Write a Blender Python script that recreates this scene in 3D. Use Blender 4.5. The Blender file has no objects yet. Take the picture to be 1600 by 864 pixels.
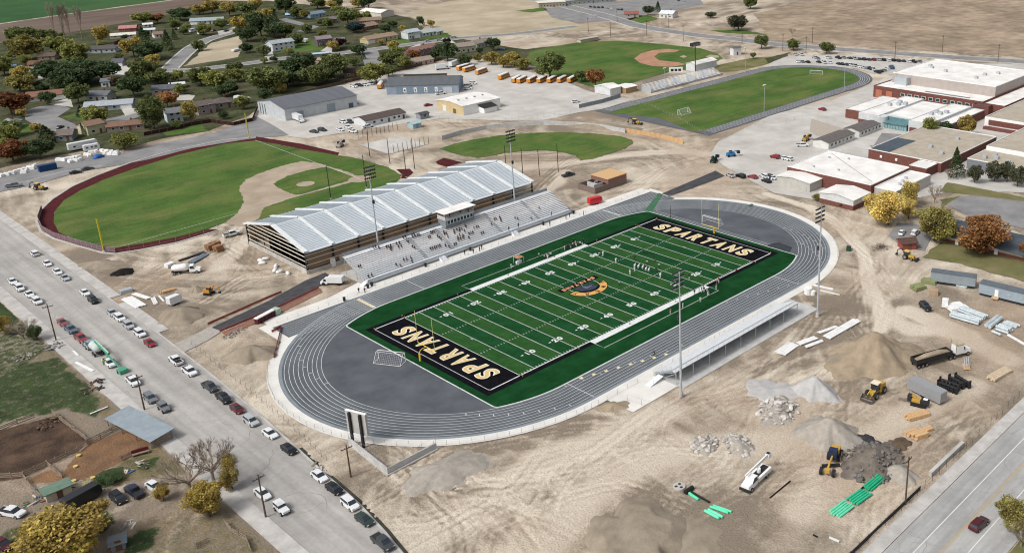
import bpy, bmesh, math, random
import numpy as np
from mathutils import Vector, Matrix
random.seed(7); RNG = np.random.default_rng(11)
S = bpy.context.scene
COL = S.collection
R = math.radians
# ---------------------------------------------------------------- camera
cd = bpy.data.cameras.new('camera'); cam = bpy.data.objects.new('camera', cd); COL.objects.link(cam)
cd.sensor_fit = 'HORIZONTAL'; cd.sensor_width = 36.0
cd.lens = 1502.2 / 1600 * 36.0
cd.shift_x = -260.95 / 1600; cd.shift_y = -100.0 / 1600
cd.clip_start = 1.0; cd.clip_end = 6000
yaw, pitch, roll = 0.730794, 0.344639, -0.0143144
fw = Vector((math.cos(yaw)*math.cos(pitch), math.sin(yaw)*math.cos(pitch), -math.sin(pitch)))
rt = Vector((math.sin(yaw), -math.cos(yaw), 0)); up = rt.cross(fw)
r2 = rt*math.cos(roll) + up*math.sin(roll); u2 = up*math.cos(roll) - rt*math.sin(roll)
M = Matrix((r2, u2, -fw)).transposed().to_4x4(); M.translation = Vector((-171.67, -189.15, 114.08))
cam.matrix_world = M
S.camera = cam
# ---------------------------------------------------------------- light: high thin overcast
SUN_EL, SUN_AZ = 50.0, 172.0            # direction towards the sun, degrees, azimuth from +X
w = bpy.data.worlds.new('World'); S.world = w; w.use_nodes = True
nt = w.node_tree; bg = nt.nodes['Background']
sky = nt.nodes.new('ShaderNodeTexSky'); sky.sky_type = 'NISHITA'; sky.sun_disc = False
sky.sun_elevation = R(SUN_EL); sky.sun_rotation = R(90 - SUN_AZ); sky.air_density = 1.0; sky.dust_density = 5.0; sky.ozone_density = 1.0
hs = nt.nodes.new('ShaderNodeHueSaturation'); hs.inputs['Saturation'].default_value = 0.35
nt.links.new(sky.outputs[0], hs.inputs['Color']); nt.links.new(hs.outputs[0], bg.inputs[0]); bg.inputs[1].default_value = 0.14
sd = bpy.data.lights.new('sun', 'SUN'); sd.energy = 1.7; sd.angle = R(14); sd.color = (1.0, 0.985, 0.96)
sun = bpy.data.objects.new('sun', sd); COL.objects.link(sun)
sdir = Vector((math.cos(R(SUN_AZ))*math.cos(R(SUN_EL)), math.sin(R(SUN_AZ))*math.cos(R(SUN_EL)), math.sin(R(SUN_EL))))
sun.rotation_euler = (-sdir).to_track_quat('-Z', 'Y').to_euler(); sun.location = sdir*300
vs = S.view_settings; vs.view_transform = 'Standard'; vs.look = 'None'; vs.exposure = 0.08; vs.gamma = 1.0
vs.use_curve_mapping = False
S.cycles.use_denoising = True; S.cycles.filter_width = 1.1
# ---------------------------------------------------------------- materials
MATS = {}
def pm(name, c1, c2=None, scale=1.0, rough=0.85, bump=0.0, metal=0.0, tint=False, detail=4, world=True, spec=0.10, bscale=None, stretch=None, lo=0.35, hi=0.65):
    """procedural material: noise between two tones of the real surface colour; tint multiplies by the object's own colour"""
    if name in MATS: return MATS[name]
    m = bpy.data.materials.new(name); m.use_nodes = True; t = m.node_tree; n = t.nodes; l = t.links
    b = n['Principled BSDF']; b.inputs['Roughness'].default_value = rough; b.inputs['Metallic'].default_value = metal
    b.inputs['Specular IOR Level'].default_value = spec
    c2 = c2 or tuple(x*0.82 for x in c1)
    if world: co = n.new('ShaderNodeNewGeometry').outputs['Position']
    else: co = n.new('ShaderNodeTexCoord').outputs['Object']
    if stretch:
        mp = n.new('ShaderNodeMapping'); mp.inputs['Scale'].default_value = stretch; l.new(co, mp.inputs[0]); co = mp.outputs[0]
    tx = n.new('ShaderNodeTexNoise'); tx.inputs['Scale'].default_value = scale; tx.inputs['Detail'].default_value = detail; tx.inputs['Roughness'].default_value = 0.6
    l.new(co, tx.inputs['Vector'])
    r = n.new('ShaderNodeValToRGB'); r.color_ramp.elements[0].position = lo; r.color_ramp.elements[1].position = hi
    r.color_ramp.elements[0].color = (*c2, 1); r.color_ramp.elements[1].color = (*c1, 1)
    l.new(tx.outputs['Fac'], r.inputs[0]); out = r.outputs[0]
    if tint:
        oi = n.new('ShaderNodeObjectInfo'); mx = n.new('ShaderNodeMix'); mx.data_type = 'RGBA'; mx.blend_type = 'MULTIPLY'; mx.inputs[0].default_value = 1
        l.new(out, mx.inputs[6]); l.new(oi.outputs['Color'], mx.inputs[7]); out = mx.outputs[2]
    l.new(out, b.inputs['Base Color'])
    if bump:
        t2 = n.new('ShaderNodeTexNoise'); t2.inputs['Scale'].default_value = bscale or scale*4; t2.inputs['Detail'].default_value = 5; l.new(co, t2.inputs['Vector'])
        bp = n.new('ShaderNodeBump'); bp.inputs['Strength'].default_value = bump; bp.inputs['Distance'].default_value = 0.3
        l.new(t2.outputs['Fac'], bp.inputs['Height']); l.new(bp.outputs[0], b.inputs['Normal'])
    MATS[name] = m; return m
W1 = (1, 1, 1); W9 = (.88, .88, .88)
white_paint = pm('white_paint', (.80, .80, .78), (.70, .70, .68), 3)
steel = pm('galvanised_steel', (.50, .53, .56), (.42, .45, .48), 2, .45, metal=.3)
alu = pm('aluminium_plank', (.82, .84, .86), (.75, .77, .79), .6, .5)
dark_steel = pm('dark_steel', (.025, .025, .028), (.04, .04, .04), 2, .5)
concrete = pm('concrete', (.50, .48, .45), (.37, .355, .335), .35, .9, .1)
conc_wall = pm('concrete_wall', (.50, .50, .49), (.40, .40, .39), .5, .9, .1)
glass = pm('dark_glass', (.02, .028, .035), (.03, .04, .05), 1, .08, spec=.6)
rubber = pm('rubber', (.018, .018, .018), (.03, .03, .03), 5, .8)
chrome = pm('rim_metal', (.45, .45, .46), (.3, .3, .3), 8, .35, metal=.7)
wood = pm('weathered_wood', (.30, .24, .18), (.20, .16, .12), 2, .9)
pole_wood = pm('pole_wood', (.13, .085, .06), (.08, .055, .04), 3, .9)
lumber = pm('fresh_lumber', (.60, .40, .22), (.48, .30, .15), 2, .85)
brick = pm('red_brick', (.185, .078, .062), (.135, .058, .047), 1.2, .9)
white_roof = pm('white_membrane_roof', (.80, .78, .75), (.62, .60, .565), .16, .7, detail=9)
paint = pm('vehicle_paint', (1, 1, 1), (.94, .94, .94), .7, .28, tint=True, spec=.5, world=False)
matte = pm('matte_tinted', (1, 1, 1), (.82, .82, .82), 1.2, .85, tint=True, world=False)
cloth = pm('cloth_tinted', (1, 1, 1), (.75, .75, .75), 9, .9, tint=True, world=False)
skin = pm('skin', (.36, .24, .18), (.3, .2, .15), 9, .6)
lampglass = pm('lamp_lens', (.55, .56, .55), (.4, .4, .4), 9, .15)
redlens = pm('red_lens', (.35, .02, .02), (.28, .015, .015), 9, .2)
bark = pm('bark', (.12, .085, .06), (.07, .05, .035), 3, .95, .3)
# ---------------------------------------------------------------- mesh builder
class MB:
    def __init__(s): s.v = []; s.f = []
    def add(s, vs, fs):
        o = len(s.v); s.v += [tuple(p) for p in vs]; s.f += [tuple(i+o for i in f) for f in fs]; return s
    def box(s, x0, x1, y0, y1, z0, z1):
        return s.add([(x0,y0,z0),(x1,y0,z0),(x1,y1,z0),(x0,y1,z0),(x0,y0,z1),(x1,y0,z1),(x1,y1,z1),(x0,y1,z1)],
                     [(3,2,1,0),(4,5,6,7),(0,1,5,4),(1,2,6,5),(2,3,7,6),(3,0,4,7)])
    def obox(s, c, size, rz=0, rx=0, ry=0):
        m = Matrix.Rotation(rz,3,'Z') @ Matrix.Rotation(ry,3,'Y') @ Matrix.Rotation(rx,3,'X'); h = [k/2 for k in size]; c = Vector(c)
        vs = [c + m @ Vector((sx*h[0], sy*h[1], sz*h[2])) for sz in (-1,1) for sx,sy in ((-1,-1),(1,-1),(1,1),(-1,1))]
        return s.add(vs, [(3,2,1,0),(4,5,6,7),(0,1,5,4),(1,2,6,5),(2,3,7,6),(3,0,4,7)])
    def bar(s, p0, p1, r, r1=None, n=6, cap=True):
        p0 = Vector(p0); p1 = Vector(p1); r1 = r if r1 is None else r1; d = (p1-p0).normalized()
        a = d.orthogonal().normalized(); b = d.cross(a)
        vs = [p0+(a*math.cos(2*math.pi*k/n)+b*math.sin(2*math.pi*k/n))*r for k in range(n)] + [p1+(a*math.cos(2*math.pi*k/n)+b*math.sin(2*math.pi*k/n))*r1 for k in range(n)]
        fs = [(k,(k+1)%n,n+(k+1)%n,n+k) for k in range(n)]
        if cap: fs += [tuple(range(n-1,-1,-1)), tuple(range(n,2*n))]
        return s.add(vs, fs)
    def tube(s, pts, r, n=6):
        for a, b in zip(pts[:-1], pts[1:]): s.bar(a, b, r, n=n)
        return s
    def prism(s, poly, z0, z1, bottom=True):
        n = len(poly); a = sum(poly[i][0]*poly[(i+1)%n][1]-poly[(i+1)%n][0]*poly[i][1] for i in range(n))
        if a < 0: poly = poly[::-1]
        vs = [(x,y,z0) for x,y in poly]+[(x,y,z1) for x,y in poly]
        fs = [(i,(i+1)%n,n+(i+1)%n,n+i) for i in range(n)]+[tuple(range(n,2*n))]
        if bottom: fs.append(tuple(range(n-1,-1,-1)))
        return s.add(vs, fs)
    def sheet(s, poly, z):
        n = len(poly); a = sum(poly[i][0]*poly[(i+1)%n][1]-poly[(i+1)%n][0]*poly[i][1] for i in range(n))
        if a < 0: poly = poly[::-1]
        return s.add([(x,y,z) for x,y in poly], [tuple(range(n))])
    def ring(s, outer, inner, z):
        n = len(outer)
        return s.add([(x,y,z) for x,y in outer]+[(x,y,z) for x,y in inner], [(i,(i+1)%n,n+(i+1)%n,n+i) for i in range(n)])
    def strip(s, pts, wd, z, closed=False):
        """flat ribbon of width wd along a polyline"""
        n = len(pts); P = [Vector((p[0],p[1])) for p in pts]; L = []; Rr = []
        for i in range(n):
            a = P[i-1] if (i > 0 or closed) else P[i]; b = P[(i+1)%n] if (i < n-1 or closed) else P[i]
            d = (b-a).normalized(); nn = Vector((-d.y, d.x)); L.append(P[i]+nn*wd/2); Rr.append(P[i]-nn*wd/2)
        vs = [(p.x,p.y,z) for p in Rr]+[(p.x,p.y,z) for p in L]; m = n if closed else n-1
        return s.add(vs, [(i,(i+1)%n,n+(i+1)%n,n+i) for i in range(m)])
    def wall(s, pts, th, z0, z1, closed=False):
        n = len(pts); P = [Vector((p[0],p[1])) for p in pts]; L = []; Rr = []
        for i in range(n):
            a = P[i-1] if (i > 0 or closed) else P[i]; b = P[(i+1)%n] if (i < n-1 or closed) else P[i]
            d = (b-a).normalized(); nn = Vector((-d.y, d.x)); L.append(P[i]+nn*th/2); Rr.append(P[i]-nn*th/2)
        vs = [(p.x,p.y,z0) for p in Rr]+[(p.x,p.y,z0) for p in L]+[(p.x,p.y,z1) for p in Rr]+[(p.x,p.y,z1) for p in L]
        fs = []
        for i in range(n if closed else n-1):
            j = (i+1)%n; fs += [(i,j,2*n+j,2*n+i),(n+j,n+i,3*n+i,3*n+j),(2*n+i,2*n+j,3*n+j,3*n+i)]
        if not closed: fs += [(n,0,2*n,3*n),(n-1,2*n-1,4*n-1,3*n-1)]
        return s.add(vs, fs)
    def loft(s, rings, cap=True):
        n = len(rings[0]); o = len(s.v); s.v += [tuple(p) for r_ in rings for p in r_]
        for k in range(len(rings)-1):
            for i in range(n): s.f.append((o+k*n+i, o+k*n+(i+1)%n, o+(k+1)*n+(i+1)%n, o+(k+1)*n+i))
        if cap: s.f += [tuple(o+i for i in range(n-1,-1,-1)), tuple(o+(len(rings)-1)*n+i for i in range(n))]
        return s
    def mesh(s, name, mat, smooth=False):
        me = bpy.data.meshes.new(name); me.from_pydata(s.v, [], s.f)
        if mat: me.materials.append(mat)
        if smooth: me.polygons.foreach_set('use_smooth', [True]*len(me.polygons))
        me.update(); return me
    def build(s, name, mat, parent=None, smooth=False, kind=None, color=None, loc=None):
        o = bpy.data.objects.new(name, s.mesh(name, mat, smooth)); COL.objects.link(o)
        if parent is not None: o.parent = parent
        if kind: o['kind'] = kind
        if color: o.color = (*color, 1)
        if loc: o.location = loc
        return o
def tag(o, label=None, cat=None, group=None, kind=None):
    if label: o['label'] = label
    if cat: o['category'] = cat
    if group: o['group'] = group
    if kind: o['kind'] = kind
    return o
def thing(name, label, cat, loc=(0,0,0), rz=0, group=None):
    o = bpy.data.objects.new(name, None); COL.objects.link(o); o.empty_display_size = .5
    o.location = loc if len(loc) == 3 else (*loc, 0); o.rotation_euler = (0,0,rz)
    return tag(o, label, cat, group)
def link_mesh(name, me, parent, color=None, loc=None):
    o = bpy.data.objects.new(name, me); COL.objects.link(o); o.parent = parent
    if color: o.color = (*color, 1)
    if loc: o.location = loc
    return o
def circ(cx, cy, r, a0=0, a1=360, n=48):
    return [(cx+r*math.cos(R(a0+(a1-a0)*k/n)), cy+r*math.sin(R(a0+(a1-a0)*k/n))) for k in range(n+1)]
def rect(x0, x1, y0, y1): return [(x0,y0),(x1,y0),(x1,y1),(x0,y1)]
FLAT = []       # polygons where the earth lies level under a built surface
def surface(name, poly, z, mat, flat=True, parent=None):
    if flat: FLAT.append(poly)
    return MB().sheet(poly, z).build(name, mat, parent, kind=None if parent else 'structure')

# ================================================================ the setting: surfaces
asphalt_old = pm('weathered_asphalt', (.41, .392, .365), (.325, .31, .29), .08, .9, .06, detail=8, bscale=3)
asphalt_new = pm('new_asphalt', (.075, .075, .08), (.05, .05, .055), .4, .9, .06)
asphalt_lot = pm('lot_asphalt', (.26, .255, .25), (.18, .18, .18), .12, .9, .05, detail=7)
road_conc = pm('road_concrete', (.40, .395, .38), (.31, .305, .295), .10, .9, .05, detail=8, bscale=3)
pale_conc = pm('pale_concrete', (.52, .50, .465), (.41, .39, .355), .07, .92, .1, detail=12)
track_mat = pm('track_rubber', (.125, .138, .150), (.085, .096, .107), .14, .55, .04, detail=9, bscale=6, lo=.3, hi=.7)
zone_mat = pm('d_zone_rubber', (.118, .127, .139), (.064, .071, .081), .13, .58, .04, detail=9, bscale=6, lo=.28, hi=.72)
line_white = pm('line_white', (.68, .70, .69), (.54, .56, .55), 1.2, .7)
line_cream = pm('line_cream', (.78, .66, .38), (.66, .55, .30), 2, .7)
turf_edge = pm('turf_surround', (.010, .058, .018), (.005, .037, .010), .22, .85, .15, spec=.03, detail=8, bscale=9)
turf_light = pm('turf_light', (.029, .089, .024), (.019, .067, .017), .25, .85, .15, spec=.03, detail=8, bscale=9)
turf_dark = pm('turf_dark', (.013, .068, .022), (.008, .048, .014), .25, .85, .15, spec=.03, detail=8, bscale=9)
turf_black = pm('turf_black', (.008, .008, .011), (.004, .004, .006), .5, .9, .1, spec=.03)
emblem_gold = pm('emblem_gold', (.62, .36, .12), (.52, .29, .09), 2, .85)
gold = pm('turf_gold', (.64, .48, .23), (.54, .40, .18), 2, .8)
orange_l = pm('turf_orange', (.72, .36, .22), (.58, .26, .14), 2, .8)
steel_blue = pm('turf_slate', (.05, .055, .085), (.025, .028, .05), .8, .8)
cream_l = pm('turf_cream', (.80, .74, .58), (.68, .62, .48), 2, .8)
def grass_mat(name, a, b, c, scale=.05):
    m = pm(name, a, b, scale, .95, .25, detail=10, bscale=4, lo=.38, hi=.62)
    if 'third' in m: return m
    m['third'] = 1; t = m.node_tree; n = t.nodes; l = t.links; bsdf = n['Principled BSDF']; src = bsdf.inputs['Base Color'].links[0].from_socket
    g = n.new('ShaderNodeNewGeometry'); tx = n.new('ShaderNodeTexNoise'); tx.inputs['Scale'].default_value = scale*.6; tx.inputs['Detail'].default_value = 12; tx.inputs['Roughness'].default_value = .68
    mp = n.new('ShaderNodeMapping'); mp.inputs['Location'].default_value = (37, 11, 0); mp.inputs['Scale'].default_value = (1, 1.5, 1)
    l.new(g.outputs['Position'], mp.inputs[0]); l.new(mp.outputs[0], tx.inputs['Vector'])
    r = n.new('ShaderNodeValToRGB'); r.color_ramp.elements[0].position = .46; r.color_ramp.elements[1].position = .78
    mx = n.new('ShaderNodeMix'); mx.data_type = 'RGBA'; mx.inputs[7].default_value = (*c, 1)
    l.new(tx.outputs['Fac'], r.inputs[0]); l.new(r.outputs[0], mx.inputs[0]); l.new(src, mx.inputs[6]); l.new(mx.outputs[2], bsdf.inputs['Base Color'])
    return m
park_grass = grass_mat('outfield_grass', (.080, .138, .030), (.050, .100, .022), (.170, .165, .060), .06)
yard_grass = grass_mat('yard_grass', (.060, .072, .030), (.036, .044, .020), (.145, .118, .080), .07)
dry_lawn = grass_mat('dry_lawn', (.21, .175, .09), (.12, .125, .05), (.085, .115, .035), .09)
farm_grass = grass_mat('farm_grass', (.050, .095, .026), (.034, .062, .02), (.15, .115, .075), .13)
crop = grass_mat('crop_green', (.040, .105, .036), (.030, .080, .028), (.07, .115, .045), .02)
plough = pm('ploughed_soil', (.165, .125, .10), (.115, .085, .068), .04, .95, .2, detail=8, stretch=(.3, 1.5, 1))
dry_field = grass_mat('dry_steppe', (.37, .29, .21), (.255, .195, .14), (.19, .16, .11), .03)
scrub = grass_mat('scrub_soil', (.46, .39, .29), (.36, .30, .21), (.26, .235, .15), .035)
infield_soil = pm('infield_soil', (.40, .33, .25), (.30, .245, .18), .12, .95, .1, detail=8)
red_soil = pm('crushed_brick_soil', (.42, .24, .16), (.33, .175, .115), .15, .95, .1)
maroon_soil = pm('maroon_warning_track', (.085, .018, .020), (.055, .012, .014), .5, .95, .15)
corral_soil = pm('corral_soil', (.105, .065, .042), (.055, .036, .026), .14, .97, .3, detail=9)
corral_tan = pm('corral_tan', (.22, .125, .065), (.14, .082, .048), .12, .97, .3, detail=9)
def streaks(m, sc, lo, hi):
    """long worn wheel lanes and stains along a road"""
    t = m.node_tree; n = t.nodes; l = t.links; b = n['Principled BSDF']; src = b.inputs['Base Color'].links[0].from_socket
    g = n.new('ShaderNodeNewGeometry'); mp = n.new('ShaderNodeMapping'); mp.inputs['Scale'].default_value = sc; l.new(g.outputs['Position'], mp.inputs[0])
    tx = n.new('ShaderNodeTexNoise'); tx.inputs['Scale'].default_value = 1; tx.inputs['Detail'].default_value = 6; l.new(mp.outputs[0], tx.inputs['Vector'])
    r = n.new('ShaderNodeMapRange'); r.inputs[1].default_value = .3; r.inputs[2].default_value = .7; r.inputs[3].default_value = lo; r.inputs[4].default_value = hi; l.new(tx.outputs['Fac'], r.inputs[0])
    v = n.new('ShaderNodeVectorMath'); v.operation = 'SCALE'; l.new(src, v.inputs[0]); l.new(r.outputs[0], v.inputs['Scale']); l.new(v.outputs[0], b.inputs['Base Color'])
streaks(asphalt_old, (.55, .018, 1), .82, 1.1); streaks(asphalt_old, (1.4, .9, 1), .93, 1.05); streaks(road_conc, (.018, .6, 1), .82, 1.1); streaks(road_conc, (.9, 1.4, 1), .93, 1.05); streaks(pale_conc, (.22, .16, 1), .90, 1.06); streaks(track_mat, (.9, .9, 1), .93, 1.06)
streaks(park_grass, (.035, .5, 1), .86, 1.12); streaks(park_grass, (1.1, 1.1, 1), .84, 1.14); streaks(turf_edge, (.03, .35, 1), .88, 1.1); streaks(turf_dark, (.9, .9, 1), .88, 1.12); streaks(turf_light, (.9, .9, 1), .88, 1.12); streaks(dry_field, (.12, .12, 1), .8, 1.14); streaks(yard_grass, (.5, .5, 1), .7, 1.3)
def jag(poly, amp=.6, step=3.0, seed=1):
    """cut a polygon's straight edges into an uneven natural outline"""
    rg = random.Random(seed); out = []
    for i in range(len(poly)):
        a = Vector(poly[i]); b = Vector(poly[(i+1)%len(poly)]); k = max(1, int((b-a).length/step))
        k = min(k, 40)
        for j in range(k):
            p = a.lerp(b, j/k); out.append((p.x+rg.uniform(-amp, amp), p.y+rg.uniform(-amp, amp)))
    return out
# --- far land
surface('crop_field', [(-110.9,693.9),(-51.6,887.9),(53.5,763.5),(117.3,782.8),(208.4,804.6),(252.4,865.6),(242.1,1482.1),(6.2,1844.7)], .03, crop, False)
surface('ploughed_field', jag([(-87.2,628.6),(-0.9,715.3),(52.4,759.2),(115.8,778.1),(206.4,799.4),(237.2,814.7),(218.5,743.4),(140.3,687.5),(77.9,660.0),(22.9,646.9),(-45.0,590.9)], 2, 20), .05, plough, False)
surface('dry_field', jag([(464.8,294.3),(554.7,305.6),(727.7,243.6),(982.3,78.7),(444.4,-87.0),(416.1,47.2),(392.0,123.2),(381.0,165.5),(371.5,212.0)], 2, 20), .05, dry_field, False)
surface('scrub_field', jag([(296.7,537.0),(362.5,573.7),(437.1,524.9),(435.1,428.0),(347.7,405.9),(340.1,371.2),(340.9,333.2),(307.3,353.2),(281.3,373.4),(263.2,388.0),(238.7,397.2),(246.5,444.5)], 2, 12), .05, scrub, False)
# --- residential ground and streets
surface('neighbourhood_ground', jag([(-88.8,272.1),(-73.7,278.6),(-58.9,281.0),(-42.4,277.9),(-29.8,268.8),(-11.7,273.4),(7.6,271.1),(35.2,282.1),(46.0,299.0),(78.4,313.5),(120.0,323.9),(186.8,335.6),(204.6,312.3),(206.3,268.9),(300.9,305.7),(240.9,317.7),(240.7,403.8),(279.2,510.8),(280.9,592.1),(260.6,715.8),(226.9,762.7),(149.5,725.5),(24.7,653.5),(-45.0,542.1)], 1.5, 12), .02, yard_grass)
ROADZ = [[(-34.9,387.5),(-26.4,392.7),(-17.1,385.6),(-17.0,374.0),(-27.6,358.9),(-27.5,330.3),(-12.5,333.7),(1.5,337.4),(0.3,326.0),(-19.4,318.2),(-35.6,319.5),(-40.9,333.5),(-40.2,364.3)], [(67.5,442.0),(122.2,524.6),(149.6,539.2),(130.2,487.9),(104.5,442.8),(85.9,442.0)]]
def road(name, pts, wd, z, mat, kerb=True):
    for a_, b_ in zip(pts[:-1], pts[1:]):
        n_ = (Vector(b_)-Vector(a_)).normalized(); n_ = Vector((-n_.y, n_.x))*(wd/2+3); ROADZ.append([tuple(Vector(a_)+n_), tuple(Vector(b_)+n_), tuple(Vector(b_)-n_), tuple(Vector(a_)-n_)])
    o = MB().strip(pts, wd, z).build(name, mat, kind='structure')
    if kerb:
        for sgn in (-1, 1):
            P = [Vector(p) for p in pts]; q = []
            for i, p in enumerate(P):
                d = (P[min(i+1, len(P)-1)]-P[max(i-1, 0)]).normalized(); q.append((p.x-d.y*sgn*(wd/2+.6), p.y+d.x*sgn*(wd/2+.6)))
            MB().wall(q, 1.2, -.05, .12).build('kerb', concrete, o)
    return o
FAR_ROAD = [(482.7,816.9),(437.8,678.8),(412.9,488.1),(384.4,391.9),(359.3,324.0),(356.0,288.2),(354.9,256.5),(358.7,224.6),(357.7,196.3),(366.3,160.9),(377.9,115.2),(388.4,76.4),(400.2,40.5),(410.3,-1.6)]
road('far_road', FAR_ROAD, 12, .10, asphalt_lot)
road('side_road', [(330.4,362.9),(302.6,369.4),(276.5,375.0),(243.0,391.6),(204.5,398.4),(176.6,402.1),(155.3,406.5),(137.1,415.1),(118.2,421.4),(105.0,420.7),(89.7,423.3),(68.0,428.2),(57.5,438.4)], 9, .08, asphalt_lot)
road('hill_street', [(57.5,438.4),(84.9,483.3),(102.9,511.2),(121.7,534.1),(139.6,547.8),(155.6,556.1)], 9, .09, asphalt_lot)
road('short_street', [(145.4,347.8),(160.9,376.6),(173.1,398.8)], 11, .095, asphalt_lot, False)
road('side_street', [(57.5,438.4),(42.5,445.1),(32.0,455.5)], 8, .085, asphalt_lot, False)
road('back_street', [(186.0,515.4),(203.5,528.2),(206.7,562.4),(210.2,592.6)], 8, .085, asphalt_lot, False)
surface('cul_de_sac', [(-34.9,387.5),(-26.4,392.7),(-17.1,385.6),(-17.0,374.0),(-27.6,358.9),(-27.5,330.3),(-12.5,333.7),(1.5,337.4),(0.3,326.0),(-19.4,318.2),(-35.6,319.5),(-40.9,333.5),(-40.2,364.3)], .07, asphalt_lot, False)
for k, pl in enumerate(([(-21.1,395.3),(-7.9,402.9),(-15.1,376.2),(-17.6,383.9)], [(31.7,459.0),(48.4,487.2),(48.1,470.4),(35.2,445.1)], [(-1.0,349.3),(6.5,351.1),(2.3,336.3),(-5.1,332.8)], [(197.1,387.3),(210.2,395.2),(204.6,381.6),(192.2,373.8)], [(151.0,423.8),(164.8,438.2),(167.0,435.3),(154.6,415.2)], [(117.0,433.9),(131.8,452.9),(123.3,433.2),(113.9,423.3)],
                        [(24.6,349.4),(34.7,364.1),(37.8,352.5),(31.9,342.6)], [(-4.7,496.5),(4.3,503.9),(-0.4,472.6),(-9.0,466.0)], [(222.6,378.7),(234.4,402.9),(237.3,399.1),(227.5,376.5)], [(146.3,568.4),(167.5,581.9),(149.6,554.0),(138.7,549.0)])):
    surface('driveway', pl, .11, pale_conc, False)
for pl in ([(-25.5,356.3),(-18.4,362.3),(-12.6,350.8),(-22.3,337.7)], [(-51.5,343.1),(-42.3,358.8),(-45.2,335.2),(-52.6,329.7)], [(-6.0,288.1),(12.7,289.9),(8.6,269.9),(-7.1,276.6)], [(131.0,442.2),(153.6,424.3),(174.5,464.3),(173.9,483.3),(151.4,468.5)], [(221.2,411.4),(242.1,401.9),(251.1,418.5),(232.5,424.0)], [(191.9,406.6),(204.5,398.4),(216.9,417.0),(205.3,423.5)], [(377.4,269.2),(393.9,252.1),(386.8,223.3),(374.1,254.3)], [(-0.8,510.5),(7.1,500.3),(2.7,480.7),(-5.3,478.9)], [(356.1,468.6),(386.8,466.8),(375.1,449.1),(359.3,451.3)], [(369.8,358.7),(406.4,361.8),(397.0,338.9),(368.5,332.8)]):
    surface('lawn', jag(pl, .8, 4), .06, park_grass, False)
surface('vacant_lot', jag([(70.3,445.0),(119.7,519.0),(146.3,534.1),(129.1,489.4),(106.1,448.1),(87.8,446.5)], .8, 6), .06, scrub, False)
surface('far_car_park', [(381.4,460.5),(416.6,453.7),(450.4,443.4),(525.7,408.6),(481.7,363.5),(444.4,360.4),(411.7,366.9),(378.3,352.8),(344.6,376.0),(349.9,414.6)], .06, asphalt_lot, False)
# --- main street, its pavements and the town road
KERB = [(-104.5, -90), (-100.5, -57.8), (-99.3, -50.5), (-97.9, -39), (-97.3, -27), (-96.3, -12.8), (-95.2, 4.8), (-94.2, 28), (-93.4, 66.8)]
surface('main_street', [(-111.2, -119), (-107, -119)] + KERB + [(-93.4, 320), (-111.2, 320)], .03, asphalt_old)
MB().strip([(x+.75, y) for x, y in KERB[:6]], .7, .045).build('gutter_weeds', pm('wet_gutter', (.06, .06, .045), (.035, .035, .03), 1.5, .9), kind='structure')
for y0, y1, nm in ((100.5, 320, 'sidewalk'), (66.8, 94.5, 'sidewalk')):
    b = MB().box(-93.2, -90.4, y0, y1, -.1, .14); o = b.build(nm, concrete, kind='structure'); FLAT.append(rect(-93.2, -90.4, y0, y1))
o = MB().box(-114.4, -111.4, -110, 320, -.1, .14).build('sidewalk', concrete, kind='structure'); FLAT.append(rect(-114.4, -111.4, -110, 320))
MB().wall([(x+.2, y) for x, y in KERB], .4, -.1, .13).box(-93.4, -93.2, 66.8, 320, -.1, .155).build('kerb', concrete, kind='structure')
MB().box(-111.4, -111.15, -110, 320, -.1, .155).build('kerb', concrete, kind='structure')
surface('north_street', [(-105.5,252.7),(-76.5,267.9),(-65.0,267.9),(-52.7,268.9),(-32.6,261.0),(-14.9,265.3),(-1.3,264.0),(10.5,263.9),(27.9,274.9),(36.8,280.1),(34.6,262.4),(31.4,243.3),(29.1,231.5),(17.1,239.4),(6.5,242.1),(-9.3,245.0),(-29.4,241.6),(-46.4,243.4),(-54.0,245.8),(-70.9,239.7),(-83.7,240.4),(-111.5,223.8)], .045, asphalt_lot)
MB().strip([(-73.1,247.6),(-58.3,251.1),(-45.0,247.5)], .3, .06).build('road_marking', line_white, kind='structure')
surface('town_road', rect(-140, 160, -139, -122.4), .02, road_conc)
MB().box(-140, 160, -121.9, -119.7, -.1, .13).build('sidewalk', concrete, kind='structure')
MB().box(-140, 160, -122.35, -121.92, -.1, .145).build('kerb', concrete, kind='structure')
FLAT.append(rect(-140, 160, -124, -119.6)); FLAT.append(rect(-140, 160, -142, -136))
for y, m, wd in ((-126.5, line_white, .18), (-130.0, pm('road_yellow', (.50, .36, .15), (.38, .28, .12), 1), .13), (-130.4, MATS.get('road_yellow') or line_cream, .13), (-133.8, line_white, .18)):
    MB().strip([(-140, y), (160, y)], wd, .03).build('road_marking', m, kind='structure')
rg = random.Random(4)
crk = MB()          # sealed cracks across both roads
for k in range(46):
    x = rg.uniform(-111, -94); y = rg.uniform(-60, 200); a = rg.choice((0, 0, 1.57)) + rg.uniform(-.5, .5); pts = [(x, y)]
    for j in range(rg.randint(5, 16)):
        a += rg.uniform(-.5, .5); x += math.cos(a)*.9; y += math.sin(a)*.9
        if not -111 < x < -96+max(-5, min(2, y*.06)): break
        pts.append((x, y))
    if len(pts) > 2: crk.strip(pts, rg.uniform(.05, .10), .036)
for k in range(40):
    x = rg.uniform(-60, 30); y = rg.uniform(-135, -123); a = rg.choice((1.57, 1.57, 0)) + rg.uniform(-.5, .5); pts = [(x, y)]
    for j in range(rg.randint(4, 12)):
        a += rg.uniform(-.5, .5); x += math.cos(a)*.7; y += math.sin(a)*.7
        if not -138 < y < -122.6: break
        pts.append((x, y))
    if len(pts) > 2: crk.strip(pts, rg.uniform(.05, .09), .026)
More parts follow.
